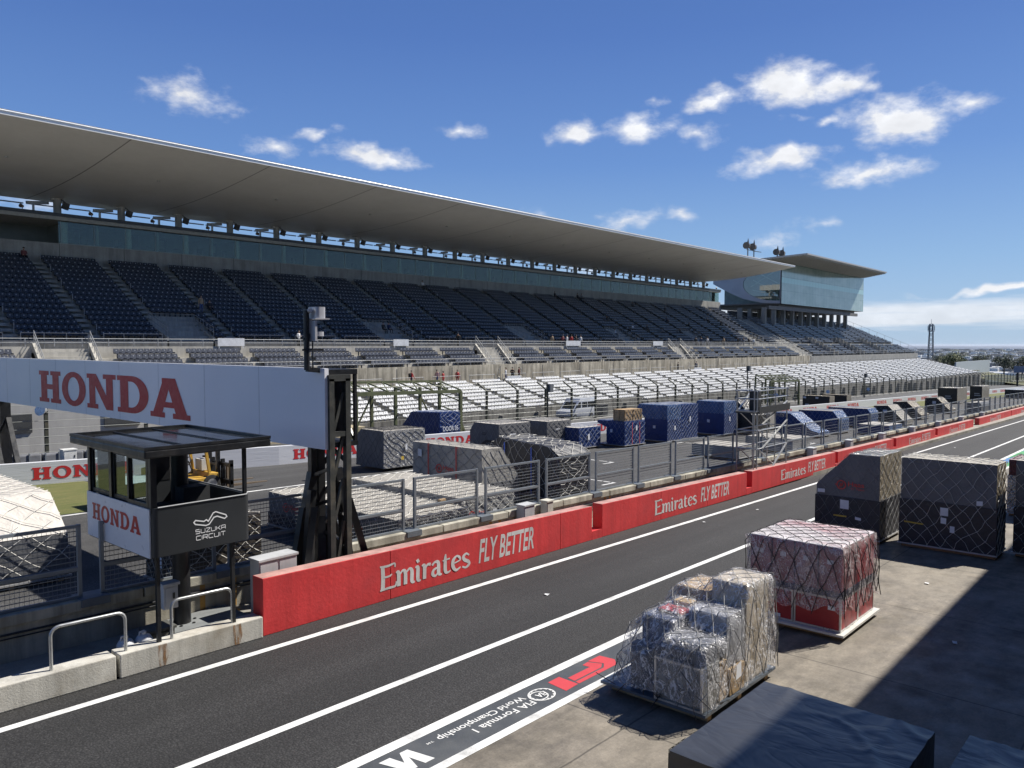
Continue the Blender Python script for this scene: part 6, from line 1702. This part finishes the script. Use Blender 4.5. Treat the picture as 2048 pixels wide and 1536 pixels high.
for y in (vy - .008, vy + 1.858):
    for a, b, c in ((1.15, 1.45, 1.0), (2.05, 2.95, 0), (3.05, 4.4, 0)):
        if c: m.quad((vx + 1.05, y, vz + 1.28), (vx + 1.85, y, vz + 1.28), (vx + 1.85, y, vz + 1.85), (vx + 1.5, y, vz + 1.85))
        else: m.quad((vx + a, y, vz + 1.28), (vx + b, y, vz + 1.28), (vx + b, y, vz + 1.85), (vx + a, y, vz + 1.85))
m.quad((vx + .80, vy + .15, vz + 1.215), (vx + .80, vy + 1.7, vz + 1.215), (vx + 1.40, vy + 1.62, vz + 1.83), (vx + 1.40, vy + .22, vz + 1.83))
m.build('window', M('tinted van glass', (.02, .024, .028), .08, spec=.8), vt, fix=False)
for xq in (.85, 3.75):
    for yq in (vy + .1, vy + 1.75): wheel(vt, (vx + xq, yq, vz + .33), .33, .22)
for yq in (vy + .2, vy + 1.45):
    m = MB(); m.box(vx - .01, vx + .06, yq, yq + .25, vz + .75, vz + .92); m.build('headlight', M('headlight', (.7, .7, .68), .15), vt)
m = MB(); m.box(vx + 1.0, vx + 1.12, vy - .2, vy - .02, vz + 1.3, vz + 1.55); m.build('mirror', darkm, vt)
m = MB(); m.box(vx - .05, vx + .1, vy + .05, vy + 1.8, vz + .35, vz + .55); m.build('bumper', M('bumper', (.2, .21, .22), .5), vt, bevel=.03)
cabinet('parked_trolley', 'dark service trolley standing beside the silver van', 69.2, 70.2, 47.8, 48.6, .1, 1.4, M('dark trolley', (.06, .06, .065), .6), 'trolley')
ft = thing('forklift', 'yellow and black forklift with lowered forks seen through the booth', 'forklift', (17.2, 34.2, hg(17)))
yl = M('forklift yellow', (.55, .33, .055), .45, var=.12, vs=2)
fx, fy, fz = 14.9, 33.2, hg(17)
m = MB(); m.prism([(0, .35), (0, 1.25), (.5, 1.35), (.9, .75), (2.2, .75), (2.3, .95), (2.75, .9), (2.75, .35)], fy, fy + 1.7, lambda p, y: (fx + p[0], y, fz + p[1])); m.build('body', yl, ft, bevel=.04)
m = MB()
for x, y in ((.35, .08), (.35, 1.62), (2.35, .08), (2.35, 1.62)): m.bar((fx + x, fy + y, fz + .9), (fx + x + (.15 if x < 1 else -.25), fy + y, fz + 2.55), .11)
m.box(fx + .45, fx + 2.2, fy + .02, fy + 1.68, fz + 2.5, fz + 2.6); m.build('cab_frame', yl, ft)
m = MB(); m.box(fx + 1.0, fx + 1.5, fy + .55, fy + 1.15, fz + .76, fz + 1.1); m.box(fx + .85, fx + 1.0, fy + .55, fy + 1.15, fz + .8, fz + 1.7); m.build('seat', darkm, ft, bevel=.03)
m = MB(); m.tube([(fx + 1.95, fy + .85, fz + .9), (fx + 1.75, fy + .85, fz + 1.45)], .03, 6); m.tube([(fx + 1.75 + .06 * math.cos(R(a)), fy + .85 + .2 * math.sin(R(a)), fz + 1.45 + .18 * math.cos(R(a))) for a in range(0, 361, 30)], .02, 5); m.build('steering_wheel', darkm, ft)
m = MB()
for y in (.45, 1.2): m.bar((fx + 2.95, fy + y, fz + .15), (fx + 2.95, fy + y, fz + 2.3), .16, .14, upv=(0, 1, 0))
for z in (.4, 1.2, 2.2): m.bar((fx + 2.95, fy + .4, fz + z), (fx + 2.95, fy + 1.25, fz + z), .1)
m.box(fx + 3.05, fx + 3.2, fy - .45, fy + 2.1, fz + .35, fz + .55); m.box(fx + 3.05, fx + 3.2, fy - .45, fy + 2.1, fz + 1.15, fz + 1.3)
for y in (-.45, .3, 1.2, 2.0): m.box(fx + 3.06, fx + 3.22, fy + y, fy + y + .12, fz + .2, fz + 1.45)
m.build('mast', blackp, ft)
for y in (.15, 1.4):
    m = MB(); m.prism([(3.23, .2), (3.23, 1.1), (3.33, 1.1), (3.36, .26), (5.3, .17), (5.3, .14), (3.3, .14)], fy + y, fy + y + .15, lambda p, yy_: (fx + p[0], yy_, fz + p[1])); m.build('fork', M('worn fork', (.22, .17, .12), .5, metal=.4), ft)
for x, r in ((.55, .34), (2.4, .42)):
    for y in (.12, 1.58): wheel(ft, (fx + x, fy + y, fz + r), r, .3)
m = MB(); m.box(fx + 2.2, fx + 2.6, fy + .5, fy + 1.1, fz + 1.0, fz + 1.5); m.tube([(fx + 2.4, fy + 1.3, fz + 2.6), (fx + 2.4, fy + 1.3, fz + 2.75)], .06, 8); m.build('control_box', M('pale box', (.5, .5, .48), .5), ft)
# a low blue netted pallet left of the forklift
cargo('cargo_pallet', 'low blue grey netted pallet lying by the forklift, seen through the booth', 11.9, 26.5, rect(4.0, .75), 2.4, FAB['blue'], None, None, net_g, .42, .012, top=wrinkled('blue grey top', (.09, .105, .16), .5, .5))
cargo('cargo_pallet', 'pale sheeted pallet with netting seen through the booth windows', 12.6, 31.2, rect(2.6, .9), 2.0, FAB['lgrey'], None, None, net_w, .5, .02, top=wrinkled('pale green sheet', (.38, .46, .45), .5, .5))
# ================================================================== PEOPLE
skin = M('skin', (.42, .26, .18), .6, var=.05); hair = M('dark hair', (.018, .014, .012), .6)
def body_mesh(pose):
    """one continuous skinned body; the face, hands, clothes follow from height on the body"""
    J = {'pel': (0, 0, .95), 'ch': (0, .0, 1.25), 'nk': (0, .01, 1.47), 'hd': (0, -.02, 1.56), 'hd2': (0, -.03, 1.70)}
    if pose == 'sit':
        for k in J: J[k] = (J[k][0], J[k][1] + (.05 if k != 'pel' else 0), J[k][2] - .43)
        legs = lambda s, k: [((s * .1, -.05, .50), .09), ((s * .13, -.48, .50), .065), ((s * .13, -.50, .08), .045), ((s * .13, -.64, .03), .04)]
        arms = lambda s: [((s * .2, .03, .98), .055), ((s * .24, -.05, .72), .045), ((s * .15, -.30, .62), .035), ((s * .12, -.38, .60), .03)]
    elif pose == 'walk':
        legs = lambda s, k: [((s * .1, 0, .90), .09), ((s * .1, -.16 * s, .50), .065), ((s * .1, -.05 - .26 * s if s > 0 else .30, .10), .045), ((s * .1, -.14 - .26 * s if s > 0 else .2, .03), .04)]
        arms = lambda s: [((s * .2, .01, 1.41), .055), ((s * .25, .08 * s, 1.13), .045), ((s * .24, .18 * s - .08, .90), .035), ((s * .24, .2 * s - .1, .82), .03)]
    else:
        bent = pose == 'phone'
        legs = lambda s, k: [((s * .1, 0, .90), .09), ((s * .11, -.01, .50), .065), ((s * .12, .02, .08), .045), ((s * .13, -.13, .03), .04)]
        arms = lambda s: [((s * .2, .01, 1.41), .055), ((s * .26, .03, 1.13), .045)] + ([((s * .14, -.25, 1.16), .035), ((s * .07, -.33, 1.24), .03)] if bent else [((s * .27, -.03, .88), .035), ((s * .27, -.05, .78), .03)])
    vs, es, rs = [], [], []
    def add(p, r, par):
        vs.append(p); rs.append(r)
        if par is not None: es.append((par, len(vs) - 1))
        return len(vs) - 1
    a = add(J['pel'], .135, None); c = add(J['ch'], .14, a); sh = add((J['nk'][0], J['nk'][1], J['nk'][2] - .06), .11, c); n = add(J['nk'], .052, sh); h1 = add(J['hd'], .085, n); h2 = add(J['hd2'], .075, h1)
    add((J['hd'][0], J['hd'][1] - .09, J['hd'][2] + .02), .02, h1)
    for s in (-1, 1):
        p = a
        for q, r in legs(s, 0): p = add(q, r, p)
        p = sh
        for q, r in arms(s): p = add(q, r, p)
    me = bpy.data.meshes.new('person'); me.from_pydata(vs, es, [])
    o = bpy.data.objects.new('tmp', me); COL.objects.link(o)
    md = o.modifiers.new('s', 'SKIN'); sb = o.modifiers.new('u', 'SUBSURF'); sb.levels = 1
    for i, r in enumerate(rs):
        sv = me.skin_vertices[0].data[i]; k = 1.0
        sv.radius = (r * (1.35 if i in (0, 1) else 1.0), r); sv.use_root = (i == 0)
    dg = bpy.context.evaluated_depsgraph_get()
    m2 = bpy.data.meshes.new_from_object(o.evaluated_get(dg))
    bpy.data.objects.remove(o)
    for p in m2.polygons: p.use_smooth = True
    waist = J['pel'][2] + .02; neck = J['nk'][2] - .01
    mi = []
    for p in m2.polygons:
        z = p.center.z; x = abs(p.center.x)
        hand = (pose == 'sit' and p.center.y < -.28 and z > .57 and x < .2) or (pose == 'phone' and p.center.y < -.26) or (pose in ('stand', 'walk') and x > .19 and z < .89)
        foot = z < .085
        mi.append(0 if (z > neck or hand) else 3 if foot else 2 if (z < waist and not (x > .2 and pose != 'sit')) else 1)
    return m2, mi, J
BODY = {}
def person(lab, x, y, z, rz, pose, shirt, trousers, cap=None, pack=None, scale=1.0, group='spectators in the stands'):
    if pose not in BODY: BODY[pose] = body_mesh(pose)
    base, mi, J = BODY[pose]
    me = base.copy(); me.materials.clear()
    for mt in (skin, shirt, trousers, M('dark shoes', (.03, .03, .03), .7)): me.materials.append(mt)
    me.polygons.foreach_set('material_index', mi)
    o = bpy.data.objects.new('person', me); COL.objects.link(o)
    o.location = (x, y, z); o.rotation_euler = (0, 0, rz); o.scale = (scale,) * 3
    tag(o, lab, 'person', group)
    h = J['hd2']; m = MB()
    m.grid(10, 5, lambda i, j: (h[0] + .098 * math.cos(i * .6283) * math.cos(j * .31), h[1] + .015 + .108 * math.sin(i * .6283) * math.cos(j * .31), h[2] - .03 + .105 * math.sin(j * .31)))
    c = m.build('hair' if cap is None else 'cap', cap or hair, None, smooth=80, fix=False); c.parent = o
    if pack:
        m = MB(); zz = J['ch'][2]; m.box(-.15, .15, .13, .30, zz - .22, zz + .20); c = m.build('backpack', pack, None, bevel=.04); c.parent = o
    return o
C = lambda n, c: M('cloth ' + n, c, .8, var=.08)
red_, white_, black_, navy_, blue_, grey_, tan_, pink_, khaki_ = C('red', (.38, .03, .03)), C('white', (.60, .60, .60)), C('black', (.016, .016, .018)), C('navy', (.02, .03, .07)), C('blue', (.05, .09, .22)), C('grey', (.16, .16, .17)), C('tan', (.33, .24, .15)), C('pink', (.45, .28, .27)), C('khaki', (.16, .16, .09))
ZW = -.3; ZL = -4.42
person('person in red jacket with dark backpack on the lower walkway nearest the gantry', 54.5, 61.9, ZL, R(90), 'walk', red_, navy_, pack=black_)
person('person in pale pink top with backpack walking left of two red clad people', 58.2, 61.9, ZL, R(-90), 'walk', pink_, blue_, pack=navy_)
person('person all in red standing right beside the pink top walker', 59.2, 62.0, ZL, R(20), 'stand', red_, red_, scale=.9)
person('person all in red standing alone before the stained wall', 61.4, 62.0, ZL, R(-20), 'stand', red_, red_, scale=.95)
person('person in white and blue at the foot of the stair flight', 69.4, 61.9, ZL, R(30), 'stand', white_, blue_)
person('person in black with arms raised to phone at the stair foot', 70.6, 61.9, ZL, R(-60), 'phone', black_, black_)
person('person in dark red and black, rightmost at the near stair foot', 71.8, 61.9, ZL, R(60), 'stand', C('dark red', (.16, .03, .03)), black_)
person('person in black before the stained wall by the second stair flight', 110.5, 61.9, ZL, R(10), 'stand', black_, black_)
person('person in grey leaning at the second stair flight', 116.5, 61.9, ZL, R(-30), 'stand', grey_, black_)
person('person in white shirt and black trousers on the upper walkway by the camera mast', 44.2, 66.9, ZW, R(20), 'phone', white_, black_)
person('person in black with backpack walking along the upper walkway alone', 66.4, 66.9, ZW, R(-80), 'walk', black_, black_, pack=black_)
xs_ = [(84.6, tan_, khaki_, 'stand'), (87.0, C('maroon', (.2, .04, .05)), navy_, 'phone'), (88.0, white_, black_, 'stand'), (89.0, red_, black_, 'stand'), (90.1, black_, navy_, 'phone'), (91.2, white_, navy_, 'stand'), (125.6, black_, black_, 'stand'), (127.6, navy_, black_, 'stand'), (130, white_, black_, 'phone'), (136.5, tan_, black_, 'stand'), (142.5, black_, black_, 'stand'), (145, grey_, navy_, 'stand'), (147.5, black_, black_, 'phone'), (149.6, white_, black_, 'stand')]
nm = ['tan top, leftmost of the group by the white sign', 'maroon top holding a phone in the walkway group', 'white top in the middle of the walkway group', 'red top in the walkway group', 'black top holding a phone in the walkway group', 'white top, rightmost of the near walkway group', 'black clothes, first of the far walkway people', 'navy top among the far walkway people', 'white top holding a phone among the far walkway people', 'tan top among the far walkway people', 'black clothes before the last seat block', 'grey top before the last seat block', 'black clothes holding a phone before the last seat block', 'white top at the far end of the walkway']
for (x, a, b, p), n_ in zip(xs_, nm): person('person in ' + n_, x, 66.9, ZW, R((x * 37) % 80 - 40), p, a, b)
sit = [(24.7, 16, 'red checked top on the top row by the photo edge', C('dull red', (.16, .05, .05))), (73.9, 16, 'white top on the top row under the glass boxes', white_), (103.7, 16, 'black clothes on the top row, first of three', black_), (110.1, 16, 'black clothes on the top row, second of three', black_), (111.3, 16, 'grey top on the top row, third of three', grey_), (125.0, 14, 'black clothes high in the far seats', black_), (108.1, 7, 'black clothes halfway up the seats', black_), (128.9, 8, 'navy top halfway up the far seats', navy_),
       (112.0, 4, 'white top low in the far seats', white_), (116.6, 4, 'black clothes low in the far seats beside the white top', black_), (120.1, 3, 'grey top low in the far seats', grey_), (126.5, 3, 'black clothes low in the far seats', black_), (104.2, 2, 'white top near the walkway rail', white_), (57.2, 2, 'dark clothes beside the second stair entrance', black_), (58.0, 2, 'navy top beside the second stair entrance', navy_), (149.2, 7, 'black clothes near the last aisle', black_), (146.6, 9, 'grey top near the last aisle', grey_)]
for x, i, n_, sh_ in sit:
    y, z = ROWS[i]; person('seated person in ' + n_, x, y, z + .03, R(0), 'sit', sh_, black_, group='seated spectators')
person('person in tan top and jeans standing in the third aisle of the upper seats', 37.3, 73.0, ROWS[6][1], R(10), 'stand', tan_, blue_)
y, z = ROWS[6]; person('seated person in black beside the standing tan top', 38.2, y, z + .03, 0, 'sit', black_, black_, group='seated spectators')
person('person in black standing in the far upper seats', 134.8, 78.5, ROWS[12][1], 0, 'stand', black_, black_)
person('person in black standing halfway up the far seats', 133.6, 72.6, ROWS[5][1], 0, 'stand', black_, black_)
person('person in dark top at the top of the end grandstand', 232, 78.6, R2[18][1], 0, 'stand', navy_, black_)
# white notice boards on the walkway rails
for x, y, z, w, lab in ((36.6, 66.2, -.1, 2.6, 'white notice board on the walkway rail below the first stair entrance'), (56.8, 66.2, -.1, 2.2, 'white notice board on the walkway rail below the second stair entrance'), (88.5, 66.2, -.12, 3.4, 'white notice board on the rail before the walkway group'), (111.5, 66.2, -.1, 3, 'white notice board on the rail in the far seats'), (70.5, 61.6, -4.4, 2.4, 'white notice board at the foot of the near stair flight'), (116.4, 61.6, -4.4, 2.4, 'white notice board at the foot of the second stair flight')):
    m = MB(); m.box(x - w / 2, x + w / 2, y - .06, y, z, z + .72); m.box(x - w / 2 + .1, x - w / 2 + .16, y - .05, y - .01, z - .2, z); m.box(x + w / 2 - .16, x + w / 2 - .1, y - .05, y - .01, z - .2, z)
    tag(m.build('notice_board', M('board white', (.66, .67, .68), .5)), lab, 'notice board', 'white notice boards on the rails')
# roof top lights above the far end of the roof
for i, x in enumerate((157.5, 160.5, 173.0, 176.0)):
    m = MB(); y, z = 72, 20.0
    m.tube([(x, y, 16.2 if i < 2 else 19.9), (x, y, 21.4)], .12, 6); m.tube([(x - .9, y, 20.9), (x + .3, y, 21.0), (x + .8, y, 20.6)], [.75, .5, .2], 9); m.tube([(x, y, 21.2), (x + .1, y, 22.5)], [.3, .02], 6)
    m.bar((x - 1, y - .2, z), (x + 3.2, y - .2, z + .1), .12)
    tag(m.build('roof_searchlight', M('searchlight dark', (.06, .055, .05), .5)), ['first', 'second', 'third', 'fourth'][i] + ' dark searchlight counted along the far end of the grandstand roof', 'searchlight', 'searchlights on the roof')
# ================================================================== FAR: telecom tower, trees, embankment
tt = thing('telecom_tower', 'tall lattice telecom tower standing beyond the end of the white seats', 'tower', (420, 97.5, -22))
m = MB(); tx, ty = 420, 97.5
for k in range(14):
    z0, z1 = -22 + k * 2.3, -22 + (k + 1) * 2.3; r0, r1 = 1.5 - k * .06, 1.5 - (k + 1) * .06
    c0 = [(tx + r0 * a, ty + r0 * b, z0) for a, b in ((-1, -1), (1, -1), (1, 1), (-1, 1))]; c1 = [(tx + r1 * a, ty + r1 * b, z1) for a, b in ((-1, -1), (1, -1), (1, 1), (-1, 1))]
    for i in range(4): m.bar(c0[i], c1[i], .28); m.bar(c0[i], c1[(i + 1) % 4], .16); m.bar(c1[i], c1[(i + 1) % 4], .16)
m.build('lattice', M('tower steel', (.16, .17, .19), .6), tt)
m = MB()
for z in (6.5, 9.4): m.tube([(tx, ty, z), (tx, ty, z + .3)], 1.5, 10); 
for a in range(6): m.bar((tx + 1.4 * math.cos(a), ty + 1.4 * math.sin(a), 7), (tx + 1.4 * math.cos(a), ty + 1.4 * math.sin(a), 9.2), .3)
m.tube([(tx, ty, 10), (tx, ty, 12.5)], .08, 5); m.build('antenna', M('antenna grey', (.3, .31, .33), .5), tt)
leafm = {}
def tree(lab, x, y, zb, h, w, col, seed, group='trees beyond the white terrace'):
    t = thing('tree', lab, 'tree', (x, y, zb), group)
    rnd = random.Random(seed)
    m = MB(); m.tube([(x, y, zb - 1), (x + .1, y, zb + h * .3), (x, y + .1, zb + h * .6)], [h * .04, h * .03, h * .012], 7)
    for k in range(6):
        a = k * 1.05 + rnd.random(); m.tube([(x, y, zb + h * (.25 + .05 * k)), (x + math.cos(a) * w * .3, y + math.sin(a) * w * .3, zb + h * (.5 + .06 * k))], [h * .016, h * .005], 5)
    m.build('trunk', M('bark', (.06, .045, .032), .9, var=.2), t)
    m = MB(); cl = []
    for k in range(16):
        a, r = rnd.random() * 6.28, rnd.random() ** .5; zz = rnd.random()
        cl.append((x + math.cos(a) * r * w * .38 * (1 - .4 * zz), y + math.sin(a) * r * w * .38 * (1 - .4 * zz), zb + h * (.35 + .52 * zz), w * (.13 + .12 * rnd.random())))
    for c in cl:
        for k in range(150):
            v = Vector((rnd.gauss(0, 1), rnd.gauss(0, 1), rnd.gauss(0, 1))).normalized() * c[3] * (.55 + .5 * rnd.random()); p = Vector(c[:3]) + Vector((v.x, v.y, v.z * .8))
            s = h * .022 * (.7 + .7 * rnd.random()); u = Vector((rnd.gauss(0, 1), rnd.gauss(0, 1), rnd.gauss(0, .6))).normalized() * s; q = u.orthogonal().normalized() * s * .8
            m.quad(p - u - q, p + u - q * .6, p + u * .8 + q, p - u * .7 + q * .8)
    if col not in leafm: leafm[col] = M('foliage %d' % len(leafm), col, .75, var=.45, vs=.35)
    m.build('crown', leafm[col], t, fix=False)
G1, G2 = (.085, .105, .022), (.026, .046, .018)
for i, (x, y, zb, h, w, c, lab) in enumerate(((330, 69.0, -11.5, 8.5, 11, G1, 'bright green rounded tree just past the end of the white seats'), (345, 76, -11, 7, 9, G2, 'dark tree behind the bright green rounded tree'), (390, 70.5, -12.0, 8.0, 10, G2, 'dark broad tree above the pale flat roof'), (400, 63.5, -12.5, 8.5, 11, G2, 'dark tree just behind the grass bank'), (360, 51, -10.5, 6.5, 9, G2, 'dark pointed tree near the photo edge'), (372, 46.5, -11, 8.5, 12, G2, 'tall dark tree at the photo edge'), (430, 84, -14, 6.5, 12, G1, 'low yellow green tree beyond the telecom tower'))):
    tree(lab, x, y, zb, h, w, c, i + 3)
fb_ = thing('flat_roof_building', 'long pale building with a flat roof behind the grass bank', 'building', (380, 70, -14))
m = MB(); m.box(376, 392, 71, 79.5, -18, -7.6); m.build('wall', M('pale wall', (.30, .31, .33), .7), fb_)
m = MB(); m.box(375.5, 392.5, 70.5, 80, -7.59, -7.2); m.build('roof', M('blue grey roof', (.30, .34, .38), .5), fb_)
m = MB(); m.grid(6, 4, lambda i, j: (288 + i * 9, 40 + j * 6.5 - i * .5, hg(288 + i * 9) + [.1, 1.0, 2.0, 3.2, 4.4][j] + .3 * noise.noise(Vector((i, j, 2))))); struct(m.build('grass_bank', grassy('bank grass', (.06, .075, .03), (.14, .13, .06), .4), smooth=60))
eb = thing('end_terrace', 'small terrace of pale benches on the grass bank past the white seats', 'terrace', (300, 55, -10))
m = MB()
for r in range(5): 
    for k in range(9): m.box(290 + k * 3.2, 292.4 + k * 3.2, 43.5 + r * 4 - k * .2, 44.1 + r * 4 - k * .2, hg(290) + 1.0 + r * .72 - k * .05, hg(290) + 1.35 + r * .72 - k * .05)
m.build('bench', M('bench tan', (.30, .29, .23), .7), eb)
m = MB(); m.box(287, 342, 59.0, 59.4, -14, -5.6); m.build('back_wall', M('pale screen wall', (.42, .46, .47), .6, var=.1), eb)
ds = thing('distant_sign', 'grey blue sign board on black posts at the far photo edge', 'sign', (280, 40, hg(280)))
m = MB(); m.box(280, 280.3, 34, 41.9, -8.4, -6.4); m.build('sign_board', M('sign blue grey', (.16, .21, .30), .5), ds)
m = MB()
for y in (38.6, 40.9): m.bar((280.15, y, hg(280)), (280.15, y, -8.41), .5, .5, upv=(0, 1, 0))
m.build('post', blackp, ds)
ef = thing('end_fence', 'grey green mesh screen fence closing the far end of the straight', 'fence', (300, 46, hg(300)))
for k in range(24): m = MB(); x = 266 + k * 3.6; m.bar((x, 47 - k * .25, hg(x)), (x, 47 - k * .25, hg(x) + 3.6), .15, .15, upv=(0, 1, 0)); m.build('post', fsteel, ef)
m = MB()
for k in range(23): x = 266 + k * 3.6; m.quad((x, 47.05 - k * .25, hg(x) + .2), (x + 3.6, 46.8 - k * .25, hg(x + 3.6) + .2), (x + 3.6, 46.8 - k * .25, hg(x + 3.6) + 3.3), (x, 47.05 - k * .25, hg(x) + 3.3))
m.build('screen', M('screen mesh', (.13, .15, .13), .7, transp=.35), ef, fix=False)
# ================================================================== PIT BUILDING behind the camera (casts the shade on the paving)
pb_ = thing('pit_building', 'grey pit building behind the paddock with a wide roof canopy', 'building', (40, -6, -7))
m = MB(); m.box(-30, 150, -14, -1.2, hg(150) - .3, -1.75); m.box(-30, 150, -14, -5.5, -1.75, 8.2); m.build('wall', conc, pb_)
m = MB(); m.box(-34, 155, -16, -.50, 8.3, 8.75); m.build('roof', conc_l, pb_)
m = MB(); rail(m, -30, 150, -1.5, -1.75, 1.0, 2.0, 2, .03); m.build('balcony_rail', galv, pb_)
# little scraps on the ground
lit = M('paper scrap', (.6, .6, .6), .7)
rnd = random.Random(21)
for i, (u, v) in enumerate(((31.5, 13.8), (50, 13.2), (19.6, 3.9), (24.4, 5.6), (27.5, 14.2), (66, 13.5), (16.0, 12.8))):
    m = MB(); a = rnd.random() * 3; s = .07; z = hg(u) + .012
    m.add([(u + s * math.cos(a + q) * (1 + rnd.random()), v + s * math.sin(a + q), z + rnd.random() * .03) for q in (0, 1.3, 2.9, 4.4)], [(0, 1, 2, 3)])
    tag(m.build('paper_scrap', lit, fix=False), 'tiny white paper scrap on the ground', 'litter', 'white paper scraps on the ground')
# painted lettering on the border band, read from the pit wall side
pw = M('lettering white paint', (.66, .66, .64), .7, var=.08, fine=.1); pr_ = M('lettering red paint', (.52, .045, .055), .65, var=.06)
gd = lambda x, y, dz=.008: (x, y, hg(x) + dz)
rt = Vector((-1, 0, SLOPE)).normalized(); upg = Vector((0, -1, 0))
m = MB(); lay(m, fit(text_mesh('FIA Formula 1', bold=.012), 1.55, .17), gd(10.78, 9.02), rt, upg); lay(m, fit(text_mesh('World Championship', bold=.012), 2.15, .20), gd(10.78, 9.30), rt, upg); lay(m, fit(text_mesh('TM', bold=.01), .14, .05), gd(8.52, 9.22), rt, upg)
ring = shape_mesh([arc(0, 0, .30, .24, 0, 350, 28), arc(0, 0, .27, .215, 0, 350, 28)]); lay(m, ring, gd(11.12, 9.02), rt, upg)
ring = shape_mesh([arc(.08, .0, .20, .17, 0, 350, 24), arc(.08, 0, .175, .145, 0, 350, 24)]); lay(m, ring, gd(11.12, 9.02, .010), rt, upg)
for k in range(14):
    a = k * .449; vs_, fs_ = stroke([(.24 * math.cos(a), .19 * math.sin(a)), (.275 * math.cos(a), .22 * math.sin(a))], .05); lay(m, (vs_, fs_), gd(11.12, 9.02, .012), rt, upg)
lay(m, fit(text_mesh('FIA', bold=.02, shear=.2), .26, .15), gd(11.25, 9.09, .013), rt, upg)
lay(m, shape_mesh([[(0, 0), (.16, 0), (.30, .28), (.36, 0), (.58, 0), (.42, .52), (.24, .52), (.14, .2), (.08, .52), (-.12, .52)]]), gd(8.05, 9.30), rt, upg)
o = m.build('painted_lettering', pw, fix=False); struct(o)
m = MB()
S1 = [(0, 0), (.55, .50), (1.02, .50), (1.22, .50), (1.22, .38), (.62, .38), (.20, 0)]
# three-piece slanted racing mark
for lp in ([(0.10, 0.0), (.42, 0.0), (.44, .30), (.50, .40), (1.36, .40), (1.36, .52), (.40, .52), (.16, .36)], [(.46, .0), (.66, .0), (.68, .22), (1.02, .22), (1.02, .37), (.56, .37), (.48, .28)], [(1.06, .0), (1.50, .0), (1.50, .52), (1.40, .52), (1.40, .37), (1.06, .37)]):
    pass
F1A = [(13.40, 9.33), (12.98, 9.32), (13.03, 9.16), (12.55, 9.13), (12.40, 9.25), (12.42, 8.83), (13.02, 8.78), (13.44, 8.80), (13.50, 9.2)]
A = [gd(*p) for p in ((13.02, 9.33), (13.45, 9.33), (13.50, 8.98), (13.30, 8.80), (12.00, 8.80), (12.02, 8.90), (12.98, 8.90), (13.16, 9.02))]
B_ = [gd(*p) for p in ((12.98, 9.31), (13.12, 9.04), (12.95, 8.94), (12.04, 8.94), (12.06, 9.12), (12.80, 9.12), (12.78, 9.29))]
C_ = [gd(*p) for p in ((11.56, 8.78), (11.96, 8.80), (12.02, 9.26), (12.32, 9.27), (12.30, 9.29), (11.98, 9.29), (11.60, 9.27))]
vsA, fsA = shape_mesh([[(p[0], p[1]) for p in A]]); m.add([gd(v[0], v[1]) for v in vsA], fsA)
vsA, fsA = shape_mesh([[(p[0], p[1]) for p in B_]]); m.add([gd(v[0], v[1]) for v in vsA], fsA)
m.quad(gd(11.56, 8.78), gd(11.97, 8.80), gd(11.98, 9.28), gd(11.62, 9.27))
o = m.build('painted_mark', pr_, fix=False); struct(o)

# ================================================================== AIR
hm = bpy.data.materials.new('air haze'); hm.use_nodes = True
t = NT(hm.node_tree); t.n.clear()
pv = t.n.new('ShaderNodeVolumePrincipled'); pv.inputs['Color'].default_value = (.80, .88, 1, 1); pv.inputs['Density'].default_value = 0.000022; pv.inputs['Anisotropy'].default_value = .2
t.l.new(pv.outputs[0], t.n.new('ShaderNodeOutputMaterial').inputs['Volume'])
tag(MB().box(-900, 130000, -70000, 100000, -66, 26).build('haze', hm), kind='stuff')
